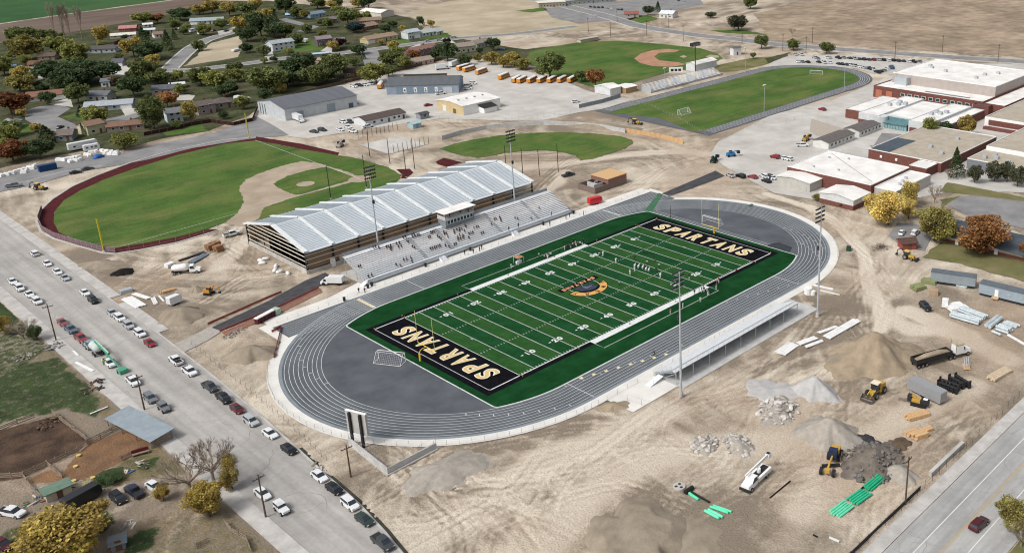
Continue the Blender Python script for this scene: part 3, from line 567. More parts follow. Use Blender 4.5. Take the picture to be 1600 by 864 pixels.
for s, x in ((-1, -25), (1, 24.5)): railing('side_rail', (x, -1.2, .75), (x, vy, vz+.2), vs_, 1.1, 1.5)
for k in range(9):
    x = -24.6+k*49/8; MB().bar((x, vy-1.1, 0), (x, vy-1.1, vz+.1), .11, n=6).build('post', steel, vs_); MB().bar((x, -1.5, .4), (x, vy-1.1, vz), .09, n=4).bar((x, vy*.5, 0), (x, vy-1.1, vz*.9), .06, n=4).bar((x, -1.8, 0), (x, -1.8, .6), .07, n=4).bar((x, vy*.5, 0), (x, vy*.5, vz*.5), .08, n=4).build('rafter', steel, vs_)
MB().obox((-27.3, -3.6, .5), (4.6, 1.6, .1), 0, 0, -.2).build('ramp', alu, vs_); railing('ramp_rail', (-29.5, -4.4, 0), (-25, -4.4, .9), vs_, 1.0, 1.2)
railing('ramp_rail', (24.5, -3, .9), (29, -3, 0), vs_, 1.0, 1.2); MB().obox((26.8, -3.6, .5), (4.6, 1.6, .1), 0, 0, .2).build('ramp', alu, vs_)
# ---- steel hall under construction
fh = thing('steel_hall', 'long ribbed steel field house under construction behind the home grandstand', 'building', (-3.4, 91.8, 0))
X0, X1, Y0, Y1, EV, RG = -44.0, 44.0, -19.2, 19.2, 7.1, 11.2
roof_m = pm('standing_seam_roof', (.57, .62, .65), (.49, .54, .57), .1, .6, metal=.1); rib_m = pm('roof_rib', (.68, .70, .70), (.60, .62, .62), .6, .5)
seam_m = pm('seam_metal', (.50, .54, .57), (.44, .48, .51), .6, .5, metal=.2); liner = pm('brown_insulation', (.31, .215, .14), (.24, .165, .105), .25, .9)
NB = 10; bw = (X1-X0)/NB; sl = math.atan2(RG-EV, Y1)
for i in range(NB):
    for s in (-1, 1):
        x0, x1 = X0+i*bw+.02, X0+(i+1)*bw-.02
        p = MB().add([(x0, s*Y1*1.02, EV-.08), (x1, s*Y1*1.02, EV-.08), (x1, 0, RG), (x0, 0, RG), (x0, s*Y1*1.02, EV-.28), (x1, s*Y1*1.02, EV-.28), (x1, 0, RG-.2), (x0, 0, RG-.2)], [(0,1,2,3),(7,6,5,4),(0,4,5,1),(1,5,6,2),(3,2,6,7),(0,3,7,4)]).build('roof_panel', roof_m, fh)
        sm = MB()
        for k in range(1, 22):
            q = k/22; y = s*Y1*(1-q); z = EV+(RG-EV)*q
            sm.obox(((x0+x1)/2, y, z+.06), (x1-x0, .16, .10), rx=s*-sl)
        sm.build('roof_seam', seam_m, p)
for i in range(NB+1):
    x = X0+i*bw
    for s in (-1, 1):
        y0, z0, y1, z1 = s*Y1*1.02, EV+.1, s*.3, RG+.25
        w_ = .55 if 0 < i < NB else .9
        MB().obox((x, (y0+y1)/2, (z0+z1)/2+.1), (w_*1.6, math.hypot(y1-y0, z1-z0), .4), rx=-s*sl).build('roof_rib', rib_m, fh)
    MB().box(x-.25, x+.25, Y0+.1, Y0+.5, 0, EV-.2).build('column', dark_steel, fh); MB().box(x-.25, x+.25, Y1-.5, Y1-.1, 0, EV-.2).build('column', dark_steel, fh)
base_m = conc_wall
MB().box(X0-.2, X0+.25, Y0-.2, Y1+.2, 0, 1.3).build('concrete_base', concrete, fh); MB().box(X0+.3, X0+20, Y0-.25, Y0+.05, 0, 1.2).build('concrete_base', concrete, fh); MB().box(X0+.3, X1, Y1-.05, Y1+.2, 0, 1.2).build('concrete_base', concrete, fh)
MB().box(X0+.3, X1-12, Y0+.65, Y0+.75, 1.2, EV-.4).build('wall_liner', liner, fh); MB().box(X0+.3, X1-.5, Y1-.8, Y1-.7, 1.2, EV-.4).build('wall_liner', liner, fh)
MB().add([(X0+.9, Y0+.9, 1.3), (X0+.9, Y1-13, 1.3), (X0+.9, Y1-13, EV+.6), (X0+.9, Y0+.9, EV-.3)], [(0,1,2,3),(3,2,1,0)]).build('wall_liner', liner, fh)
MB().sheet(rect(X0+.5, X1-.5, Y0+.5, Y1-.5), .05).build('hall_floor', infield_soil, fh)
for z in (2.9, 4.6, 6.0): MB().box(X0-.1, X1, Y0-.05, Y0+.12, z-.09, z+.09).build('wall_girt', pm('primed_girt', (.66, .62, .52), (.56, .52, .44), .8, .7), fh)
for z in (2.2, 3.9, 5.4, 6.7): MB().box(X0-.12, X0+.08, Y0, Y1, z-.09, z+.09).build('wall_girt', MATS['primed_girt'], fh)
for z in (8.0, 9.1): 
    hw = Y1*(RG-z)/(RG-EV); MB().box(X0-.12, X0+.08, -hw, hw, z-.12, z+.12).build('wall_girt', MATS['primed_girt'], fh)
for k in range(1, 7):
    y = Y0+k*(Y1-Y0)/7; MB().box(X0+.1, X0+.3, y-.1, y+.1, 1.2, EV+(RG-EV)*(1-abs(y)/Y1)-.4).build('column', dark_steel, fh)
MB().box(X0+7.5, X0+8.9, Y0-.3, Y0+.4, 0, 2.6).build('door_frame', white_paint, fh); MB().box(X0+10.6, X0+11.6, Y0-.3, Y0+.4, 0, 2.6).build('door_frame', concrete, fh)
# ---- scoreboard and the retaining wall beside it
sb = thing('scoreboard', 'back of the scoreboard on two black posts at the bend of the track', 'scoreboard', (-86.7, -21.5, 0), R(-72))
MB().box(-2.6, 2.6, -.25, .25, 2.9, 8.0).build('board_panel', pm('board_grey', (.46, .45, .43), (.40, .39, .37), .8, .7), sb)
for x in (-1.4, 1.4): MB().box(x-.24, x+.24, -.75, -.28, 0, 7.9).build('post', dark_steel, sb)
MB().box(-2.7, 2.7, -.3, .3, 8.0, 8.12).build('top_cap', white_paint, sb)
VW = [(-87.9, -19.2), (-88.7, -35.2), (-77.0, -35.0)]
rw = thing('retaining_wall', 'bare concrete retaining wall folded in a V beside the scoreboard', 'wall', (0, 0, 0))
MB().wall(VW, .35, -.3, 1.5).build('wall_face', conc_wall, rw); MB().wall([(-88.1, -19.2), (-89.0, -35.6), (-77.0, -35.4)], .5, -.1, .25).build('wall_footing', concrete, rw)

# ================================================================ the earth: one sheet, finer on the building site
def inpoly(X, Y, poly):
    c = np.zeros(X.shape, bool); n = len(poly)
    xs = [p[0] for p in poly]; ys = [p[1] for p in poly]
    m = (X >= min(xs)) & (X <= max(xs)) & (Y >= min(ys)) & (Y <= max(ys))
    if not m.any(): return c
    x = X[m]; y = Y[m]; r = np.zeros(x.shape, bool)
    for i in range(n):
        x1, y1 = poly[i]; x2, y2 = poly[(i+1)%n]
        if y1 == y2: continue
        r ^= ((y1 > y) != (y2 > y)) & (x < (x2-x1)*(y-y1)/(y2-y1)+x1)
    c[m] = r; return c
def vnoise(X, Y, s, seed):
    g = np.random.default_rng(seed).random((256, 256)); x = X/s; y = Y/s
    xi = np.floor(x).astype(int); yi = np.floor(y).astype(int); fx = x-xi; fy = y-yi; fx = fx*fx*(3-2*fx); fy = fy*fy*(3-2*fy)
    a = g[xi % 256, yi % 256]; b = g[(xi+1) % 256, yi % 256]; c = g[xi % 256, (yi+1) % 256]; d = g[(xi+1) % 256, (yi+1) % 256]
    return (a*(1-fx)+b*fx)*(1-fy)+(c*(1-fx)+d*fx)*fy
def fbm(X, Y, s, seed, o=5):
    t = np.zeros(X.shape); a = 1; n = 0
    for k in range(o): t += a*vnoise(X+17*k, Y-9*k, s/2**k, seed+k); n += a; a *= .55
    return t/n
def blur(a, n):
    for _ in range(n):
        a = (a+np.roll(a, 1, 0)+np.roll(a, -1, 0)+np.roll(a, 1, 1)+np.roll(a, -1, 1))/5
    return a
gx = np.concatenate([np.linspace(-4000, -500, 8), np.linspace(-460, -190, 20), np.arange(-184, -152, 3.), np.arange(-150, 130, .5), np.arange(130, 420, 3.), np.linspace(425, 900, 40), np.linspace(950, 5000, 14)])
gy = np.concatenate([np.linspace(-4000, -400, 8), np.linspace(-360, -150, 16), np.arange(-146, -122, 3.), np.arange(-120, 130, .5), np.arange(130, 420, 3.), np.linspace(425, 900, 40), np.linspace(950, 5000, 14)])
GX, GY = np.meshgrid(gx, gy, indexing='ij')
flat = np.zeros(GX.shape, bool)
for p in FLAT: flat |= inpoly(GX, GY, p)
soft = np.clip(blur(flat.astype(float), 4)*2.2, 0, 1)
site = np.clip(1-soft, 0, 1)
site *= ((GX > -152) & (GX < 130) & (GY > -121) & (GY < 130))
H = (fbm(GX, GY, 22, 3)-.5)*.9 + (fbm(GX, GY, 4, 9)-.5)*.28 + (fbm(GX, GY, 1.3, 19, 3)-.5)*.10
tone = (fbm(GX, GY, 30, 31)-.5)*1.7 + (fbm(GX, GY, 6, 41)-.5)*.7 + (fbm(GX, GY, 1.6, 51, 3)-.5)*.25
red = np.clip((fbm(GX, GY, 26, 61)-.5)*2.6, 0, 1)
for ang, sd_ in ((.5, 201), (1.25, 211), (2.3, 221), (-.25, 231)):     # sweeps left by grading
    u = GX*math.cos(ang)+GY*math.sin(ang); v = -GX*math.sin(ang)+GY*math.cos(ang)+(fbm(GX, GY, 34, sd_, 2)-.5)*34
    k_ = np.clip((fbm(GX, GY, 38, sd_+5, 2)-.44)*5, 0, 1); f_ = fbm(u*.09, v, 2.6, sd_+9, 3)-.5
    tone += f_*k_*1.15; H += f_*k_*.22
def rut(pts, gauge=1.9, wd=.42, depth=.10, dt=.22, n=10):
    """wheel tracks: a smooth curve through pts pressed into the soil as two ruts"""
    global H, tone
    P = [Vector(p) for p in pts]; cur = []
    for i in range(len(P)-1):
        p0 = P[max(i-1, 0)]; p1 = P[i]; p2 = P[i+1]; p3 = P[min(i+2, len(P)-1)]
        for k in range(n):
            t = k/n; cur.append(.5*((2*p1)+(p2-p0)*t+(2*p0-5*p1+4*p2-p3)*t*t+(3*p1-p0-3*p2+p3)*t**3))
    cur.append(P[-1])
    for a, b in zip(cur[:-1], cur[1:]):
        mx = gauge+2; i0, i1 = np.searchsorted(gx, (min(a.x, b.x)-mx, max(a.x, b.x)+mx)); j0, j1 = np.searchsorted(gy, (min(a.y, b.y)-mx, max(a.y, b.y)+mx))
        if i1 <= i0 or j1 <= j0: continue
        d = (b-a); L = max(d.length, .01); d = d/L; ux = GX[i0:i1, j0:j1]-a.x; uy = GY[i0:i1, j0:j1]-a.y
        s = ux*d.x+uy*d.y; o = np.abs(-ux*d.y+uy*d.x); m = (s >= 0) & (s <= L)
        e = np.exp(-((o-gauge/2)/wd)**2)*m; sh = np.exp(-((o-gauge/2-wd*1.9)/(wd*.7))**2)*m
        H[i0:i1, j0:j1] += -depth*e+depth*.6*sh; tone[i0:i1, j0:j1] += dt*e-dt*.6*sh
def haul(pts, wd, lift):
    global tone, H
    for a, b in zip(pts[:-1], pts[1:]):
        a = Vector(a); b = Vector(b); mx = wd*2; i0, i1 = np.searchsorted(gx, (min(a.x, b.x)-mx, max(a.x, b.x)+mx)); j0, j1 = np.searchsorted(gy, (min(a.y, b.y)-mx, max(a.y, b.y)+mx))
        d = b-a; L = d.length; d = d/L; ux = GX[i0:i1, j0:j1]-a.x; uy = GY[i0:i1, j0:j1]-a.y; s = np.clip(ux*d.x+uy*d.y, 0, L)
        o = np.hypot(ux-s*d.x, uy-s*d.y); e = np.exp(-(o/wd)**4)
        tone[i0:i1, j0:j1] = np.maximum(tone[i0:i1, j0:j1], lift*e+tone[i0:i1, j0:j1]*(1-e)); H[i0:i1, j0:j1] *= (1-.7*e)
tone -= .16
# the pale compacted haul road round the school side, and the worn routes across the site
HAUL = [(100.8,10.8),(100.1,1.6),(98.7,-9.0),(95.0,-18.9),(89.1,-27.9),(82.6,-36.3),(76.2,-43.8),(68.3,-50.7),(58.8,-57.2)] + [(55.5,-58.7),(49.9,-64.2),(43.7,-69.9),(35.5,-75.6),(30.9,-77.4)]
haul(HAUL, 2.0, .85); haul([(45.5,-77.7),(45.3,-83.5),(43.2,-90.6),(42.3,-95.9)], 3.6, .95); haul([(47.7,-64.9),(38.3,-75.9),(36.2,-83.7),(41.6,-90.1),(39.4,-99.9),(36.5,-109.6)], 3.5, .42)
haul([(65.4,107.2),(76.1,99.8),(92.4,94.2),(109.8,84.8),(122.9,74.8),(128.5,61.6)], 4.0, .40); haul([(50.1,76.9),(61.0,82.0),(71.8,91.1)], 3, .35)
haul([(-63.3,98.5),(-56.0,105.8),(-48.2,113.6),(-43.9,115.8)], 3.0, .42); haul([(-46.8,125.8),(-39.7,131.7),(-32.9,138.7),(-22.5,165.6)], 2.6, .35)
haul([(-98.1,-56.9),(-82.1,-58.5),(-65.2,-55.6),(-49.2,-59.9),(-34.5,-61.3)], 5, .34); haul([(-86.1,-74.5),(-59.0,-69.8),(-43.9,-73.5),(-26.4,-90.4),(-30.8,-102.8)], 5, .30); haul([(-44.9,-104.9),(-20.6,-100.9),(-1.9,-103.8),(20.1,-108.3)], 4, .30)
rg = random.Random(21)
routes = [[(-94.9,-43.5),(-84.1,-40.3),(-70.0,-42.9),(-58.1,-49.5),(-45.6,-56.3)], [(-86.6,-44.0),(-78.3,-53.6),(-62.5,-62.3),(-45.6,-67.8),(-37.9,-80.6)], [(-75.0,-66.9),(-64.0,-63.9),(-52.6,-63.3),(-34.5,-61.3),(-18.4,-62.9)], [(-72.3,-89.6),(-48.9,-88.0),(-26.6,-93.8),(-7.7,-92.8),(8.6,-94.7)], [(-79.7,-80.9),(-61.6,-79.4),(-47.3,-83.4),(-21.5,-76.6)],
          [(-44.1,-93.7),(-34.1,-98.9),(-23.2,-97.9),(-11.4,-88.5),(2.9,-87.9)], [(-45.0,-116.1),(-22.5,-112.4),(-6.5,-113.9),(11.5,-115.5)], [(-97.6,-52.0),(-88.1,-54.5),(-81.8,-61.9),(-81.5,-76.2)], [(-95.0,-64.2),(-78.9,-62.2),(-63.6,-70.9),(-59.7,-87.6)], [(-40.2,-107.5),(-33.1,-115.7),(-14.5,-115.2)], [(12.0,-89.4),(30.8,-68.7),(64.1,-54.6)],
          [(-75.0,76.4),(-62.8,82.7),(-55.5,81.4),(-46.8,78.6)], [(-87.7,112.5),(-75.7,105.6),(-60.0,110.6),(-46.8,121.1)], [(-74.9,112.3),(-55.0,121.9),(-50.8,108.0),(-58.0,84.4)], [(48.2,79.2),(70.7,89.8),(92.9,83.3),(119.8,64.8)], [(51.8,87.0),(86.1,99.0),(113.3,88.2),(130.6,66.9)], [(69.6,53.0),(106.2,59.9),(130.2,59.5)], [(-19.6,174.3),(-24.5,156.2),(-38.2,134.9),(-51.0,121.5)], [(-23.9,167.3),(-27.2,148.1),(-27.5,137.6)],
          [(-86.7,-30.5),(-85.8,-38.4),(-88.5,-51.0),(-92.0,-67.6)], [(-80.6,-30.5),(-80.7,-44.3),(-74.7,-53.0),(-64.4,-56.6)], [(-30.2,-122.2),(-14.3,-122.1),(9.2,-120.9)], [(-26.6,-62.1),(-14.5,-67.4),(2.4,-68.1),(34.2,-60.5)], [(-27.1,-70.0),(-8.7,-74.3),(12.6,-80.1)], HAUL]
for pts in routes:
    for k in range(7):
        j = [(p[0]+rg.uniform(-5, 5), p[1]+rg.uniform(-5, 5)) for p in pts]
        rut(j, rg.uniform(1.8, 2.4), rg.uniform(.30, .45), rg.uniform(.03, .09), rg.uniform(-.32, .28))
H = H*site; H = np.where(flat, -.12, H-.02-.10*soft)
H = np.where((GX > -152) & (GX < 130) & (GY > -121) & (GY < 130), H, np.where(flat, -.12, -.04))
nx, ny = GX.shape
idx = np.arange(nx*ny).reshape(nx, ny)
quads = np.stack([idx[:-1,:-1], idx[1:,:-1], idx[1:,1:], idx[:-1,1:]], -1).reshape(-1, 4)
me = bpy.data.meshes.new('ground'); me.vertices.add(nx*ny); me.vertices.foreach_set('co', np.stack([GX, GY, H], -1).astype(np.float32).ravel())
me.loops.add(len(quads)*4); me.loops.foreach_set('vertex_index', quads.astype(np.int32).ravel())
me.polygons.add(len(quads)); me.polygons.foreach_set('loop_start', np.arange(0, len(quads)*4, 4, dtype=np.int32)); me.polygons.foreach_set('loop_total', np.full(len(quads), 4, np.int32))
me.polygons.foreach_set('use_smooth', np.ones(len(quads), bool)); me.update(); me.validate()
ca = me.color_attributes.new('soil', 'FLOAT_COLOR', 'POINT')
tone = np.where(GX < -114.5, tone-.42, tone); tn = np.clip(.5+tone*.70, 0, 1); ca.data.foreach_set('color', np.stack([tn, red, soft, np.ones_like(tn)], -1).astype(np.float32).ravel())
# plant cover and trodden yards, with frayed edges: r grass, g corral muck, b tan corral, a dry weeds
cov = np.zeros(GX.shape+(4,))
wx = GX+(fbm(GX, GY, 3.5, 71)-.5)*5; wy = GY+(fbm(GX, GY, 3.5, 81)-.5)*5
def cover(ch, poly, v=1.0, rough=True):
    m = inpoly(wx if rough else GX, wy if rough else GY, poly); cov[..., ch] = np.where(m, np.maximum(cov[..., ch], v), cov[..., ch])
cover(0, [(-136.8,67.9),(-127.6,73.3),(-121.9,74.1),(-114.2,72.2),(-115.4,63.8),(-113.9,50.1),(-114.6,44.0),(-115.8,38.7),(-120.2,31.4),(-122.1,37.7),(-123.5,43.5),(-127.6,45.0),(-134.4,47.3),(-142.7,42.5)], .56)
cover(3, [(-117.0,81.3),(-110.7,85.0),(-113.4,69.1),(-112.9,48.9),(-114.4,32.8),(-114.6,26.8),(-119.8,28.9),(-119.2,38.5),(-118.0,54.8),(-119.3,68.5)], .45)
cover(1, [(-140.9,40.4),(-135.1,44.9),(-128.2,42.8),(-124.7,41.6),(-124.0,35.0),(-124.4,24.7),(-126.9,22.0),(-132.9,20.9),(-138.2,20.3),(-141.0,22.3),(-147.2,23.7)], 1, False)
cover(2, [(-132.0,15.1),(-127.6,20.4),(-124.1,23.6),(-115.9,23.2),(-114.5,13.0),(-118.1,11.4),(-123.0,10.7),(-128.3,9.4),(-131.8,10.9)], 1, False); cover(2, [(-137.2,17.8),(-133.4,19.1),(-132.0,14.1),(-133.4,13.4),(-136.5,14.4)], .7)
cover(0, [(-122.9,126.9),(-110.2,139.5),(-110.5,108.9),(-111.7,91.9),(-112.5,81.5),(-118.7,75.4),(-123.5,73.4),(-127.6,73.3),(-135.1,75.0)], .48); cover(0, [(-118.1,127.8),(-110.2,139.5),(-111.0,108.3),(-116.6,103.7),(-124.0,103.7)], 1); cover(0, [(-127.5,9.8),(-124.8,9.0),(-122.0,8.2),(-124.6,4.4),(-127.7,4.1),(-129.1,5.1)], .9); cover(0, [(-121.1,9.1),(-117.1,8.0),(-118.1,3.6),(-121.6,4.3)], .6)
cover(3, [(-123.9,9.7),(-114.0,12.5),(-106.9,4.0),(-108.7,-4.7),(-119.3,-0.8),(-125.2,2.8)], .55); cover(3, [(-129.4,-12.1),(-123.9,-12.7),(-114.8,-14.1),(-109.1,-20.8),(-112.2,-44.1),(-117.3,-47.2),(-132.6,-29.5)], .42); cover(0, [(-132.5,-14.6),(-127.4,-15.8),(-124.3,-16.6),(-128.5,-21.5),(-132.9,-21.6)], .6); cover(0, [(-112.9,-21.0),(-110.5,-21.7),(-111.8,-30.3),(-113.7,-30.4)], .7); cover(0, [(-145.9,3.8),(-142.0,2.7),(-142.2,-5.4),(-146.9,-7.8),(-150.7,-3.4)], .5)
cover(3, [(-150, -80), (-114.6, -80), (-114.6, 140), (-150, 140)], .22); cover(3, [(-131.5,90.5),(-124.6,84.9),(-117.3,80.1),(-119.8,71.6),(-129.0,67.9)], .4)
# weeds on the spoil and along fences
cover(3, [(-23.2,166.5),(-26.1,135.8),(-35.3,131.3),(-36.3,142.9)], .15); cover(3, [(64.0,-38.7),(56.3,-52.7),(69.0,-60.4),(80.0,-49.6)], .12)
cov = np.clip(np.stack([blur(cov[..., k], 2) for k in range(4)], -1), 0, 1)*(1-np.clip(soft*1.1, 0, 1))[..., None]
cb = me.color_attributes.new('cover', 'FLOAT_COLOR', 'POINT'); cb.data.foreach_set('color', cov.astype(np.float32).ravel())
def soil_material():
    m = bpy.data.materials.new('site_soil'); m.use_nodes = True; t = m.node_tree; n = t.nodes; l = t.links; b = n['Principled BSDF']; b.inputs['Roughness'].default_value = .96; b.inputs['Specular IOR Level'].default_value = .15
    at = n.new('ShaderNodeAttribute'); at.attribute_name = 'soil'; sp = n.new('ShaderNodeSeparateColor'); l.new(at.outputs['Color'], sp.inputs[0])
    g = n.new('ShaderNodeNewGeometry'); tx = n.new('ShaderNodeTexNoise'); tx.inputs['Scale'].default_value = .9; tx.inputs['Detail'].default_value = 10; tx.inputs['Roughness'].default_value = .7; l.new(g.outputs['Position'], tx.inputs['Vector'])
    ad = n.new('ShaderNodeMath'); ad.operation = 'MULTIPLY_ADD'; ad.inputs[1].default_value = .62; l.new(tx.outputs['Fac'], ad.inputs[0])
    sb_ = n.new('ShaderNodeMath'); sb_.operation = 'SUBTRACT'; sb_.inputs[1].default_value = .31; l.new(sp.outputs[0], sb_.inputs[0]); l.new(sb_.outputs[0], ad.inputs[2])
    r = n.new('ShaderNodeValToRGB'); e = r.color_ramp.elements; e[0].position = .12; e[0].color = (.215, .176, .134, 1); e[1].position = .85; e[1].color = (.58, .512, .418, 1)
    k = e.new(.45); k.color = (.40, .337, .262, 1); l.new(ad.outputs[0], r.inputs[0])
    mx = n.new('ShaderNodeMix'); mx.data_type = 'RGBA'; mx.inputs[7].default_value = (.375, .285, .205, 1); ml = n.new('ShaderNodeMath'); ml.operation = 'MULTIPLY'; ml.inputs[1].default_value = .75
    l.new(sp.outputs[1], ml.inputs[0]); l.new(ml.outputs[0], mx.inputs[0]); l.new(r.outputs[0], mx.inputs[6]); out = mx.outputs[2]
    a2 = n.new('ShaderNodeAttribute'); a2.attribute_name = 'cover'; s2 = n.new('ShaderNodeSeparateColor'); l.new(a2.outputs['Color'], s2.inputs[0])
    nz = n.new('ShaderNodeTexNoise'); nz.inputs['Scale'].default_value = .55; nz.inputs['Detail'].default_value = 9; nz.inputs['Roughness'].default_value = .75; l.new(g.outputs['Position'], nz.inputs['Vector'])
    nf = n.new('ShaderNodeTexNoise'); nf.inputs['Scale'].default_value = .22; nf.inputs['Detail'].default_value = 8; l.new(g.outputs['Position'], nf.inputs['Vector'])
    for sock, c1, c2 in ((a2.outputs['Alpha'], (.20, .155, .085), (.10, .095, .045)), (s2.outputs[2], (.235, .135, .072), (.15, .088, .052)), (s2.outputs[1], (.115, .072, .048), (.045, .030, .022)), (s2.outputs[0], (.050, .075, .026), (.028, .043, .016))):
        cr = n.new('ShaderNodeValToRGB'); cr.color_ramp.elements[0].position = .35; cr.color_ramp.elements[1].position = .65; cr.color_ramp.elements[0].color = (*c2, 1); cr.color_ramp.elements[1].color = (*c1, 1); l.new(nf.outputs['Fac'], cr.inputs[0])
        th = n.new('ShaderNodeMath'); th.operation = 'ADD'; l.new(sock, th.inputs[0]); l.new(nz.outputs['Fac'], th.inputs[1])
        mr = n.new('ShaderNodeMapRange'); mr.inputs[1].default_value = .80; mr.inputs[2].default_value = 1.05; l.new(th.outputs[0], mr.inputs[0])
        mm = n.new('ShaderNodeMix'); mm.data_type = 'RGBA'; l.new(mr.outputs[0], mm.inputs[0]); l.new(out, mm.inputs[6]); l.new(cr.outputs[0], mm.inputs[7]); out = mm.outputs[2]
    vo = n.new('ShaderNodeTexNoise'); vo.inputs['Scale'].default_value = 1.7; vo.inputs['Detail'].default_value = 6; vo.inputs['Roughness'].default_value = .8; l.new(g.outputs['Position'], vo.inputs['Vector'])
    vr = n.new('ShaderNodeMapRange'); vr.inputs[1].default_value = .3; vr.inputs[2].default_value = .7; vr.inputs[3].default_value = .80; vr.inputs[4].default_value = 1.16; l.new(vo.outputs['Fac'], vr.inputs[0])
    vm = n.new('ShaderNodeVectorMath'); vm.operation = 'SCALE'; l.new(out, vm.inputs[0]); l.new(vr.outputs[0], vm.inputs['Scale']); l.new(vm.outputs[0], b.inputs['Base Color'])
    t2 = n.new('ShaderNodeTexNoise'); t2.inputs['Scale'].default_value = 2.2; t2.inputs['Detail'].default_value = 9; l.new(g.outputs['Position'], t2.inputs['Vector'])
    bp = n.new('ShaderNodeBump'); bp.inputs['Strength'].default_value = .6; bp.inputs['Distance'].default_value = .45; l.new(t2.outputs['Fac'], bp.inputs['Height']); l.new(bp.outputs[0], b.inputs['Normal'])
    return m
soil = soil_material(); me.materials.append(soil)
ground = bpy.data.objects.new('ground', me); COL.objects.link(ground); ground['kind'] = 'structure'

# ================================================================ buildings
def C(h): return tuple(((int(h[i:i+2], 16)/255+.055)/1.055)**2.4 if int(h[i:i+2], 16) > 10 else int(h[i:i+2], 16)/255/12.92 for i in (0, 2, 4))
roof_t = pm('shingle_tinted', (1, 1, 1), (.72, .72, .72), .9, .95, .2, tint=True, world=False, stretch=(.6, 2.5, 1))
wall_t = pm('siding_tinted', (1, 1, 1), (.86, .86, .86), .5, .85, tint=True, world=False)
def house(p0, p1, dp, h, rc, wc, label, pitch=.36, hip=False, garage=None, floors=1, chim=True, cat='house', name='house', group='houses of the neighbourhood', windows=None):
    a = Vector(p0); b = Vector(p1); d = b-a; L = d.length; rz = math.atan2(d.y, d.x)
    t = thing(name, label, cat, (a.x, a.y, 0), rz, group)
    rc = C(rc); wc = C(wc); rz_ = h+dp/2*pitch; ov = .45
    w = MB(); w.box(0, L, 0, dp, -.1, h)
    if not hip: w.add([(0,0,h),(0,dp,h),(0,dp/2,rz_-.1),(L,0,h),(L,dp,h),(L,dp/2,rz_-.1)], [(0,2,1),(3,4,5)])
    w.build('wall', wall_t, t, color=wc)
    ht = dp/2 if hip else 0; hi_ = min(ht, L/2-.3)
    zo = h-ov*pitch; r = MB()
    top = [(-ov+ (hi_+ov if hip else 0), dp/2, rz_), (L+ov-(hi_+ov if hip else 0), dp/2, rz_)]
    bs = [(-ov,-ov,zo),(L+ov,-ov,zo),(L+ov,dp+ov,zo),(-ov,dp+ov,zo)]
    v = bs+top+[(x,y,z-.18) for x,y,z in bs]
    f = [(0,1,5,4),(2,3,4,5),(0,6,7,1),(1,7,8,2),(2,8,9,3),(3,9,6,0)]
    f += [(3,0,4),(1,2,5)] if hip else []
    v2 = v
    if not hip:
        o = len(v2); v2 = v2+[(x,y,z-.18) for x,y,z in top]; f += [(0,4,o,6),(4,3,9,o),(1,7,o+1,5),(5,o+1,8,2)]
    ro = r.add(v2, f).build('roof', roof_t, t, color=rc)
    if chim: MB().box(L*.62, L*.62+.7, dp*.55, dp*.55+.7, rz_-.8, rz_+.8).build('chimney', brick, ro)
    gx0 = L
    if garage:
        gw = min(5.2, L*.4); gx0 = L-gw-.6 if garage > 0 else L; xs = L-gw-.3 if garage > 0 else .3
        MB().box(xs, xs+gw, -.09, .0, 0, 2.3).build('garage_door', white_paint if garage in (1, -1) else dark_steel, t)
        if garage < 0: x_start = gw+.8
        else: x_start = .8
    else: x_start = .8
    n = windows if windows is not None else max(2, int((gx0-x_start)/3.2)); span = (gx0-x_start-.6)
    for fl in range(floors):
        z = 1.0+fl*2.7
        for k in range(n):
            x = x_start+span*(k+.5)/n
            if k == n//2 and fl == 0: MB().box(x-.5, x+.5, -.08, 0, .05, 2.15).build('door', pm('door_brown', (.16, .08, .05), (.12, .06, .04), 2), t)
            else:
                fr = MB().box(x-.8, x+.8, -.07, 0, z, z+1.25).build('window', white_paint, t); MB().box(x-.68, x+.68, -.1, -.072, z+.1, z+1.15).build('pane', glass, fr)
    return t
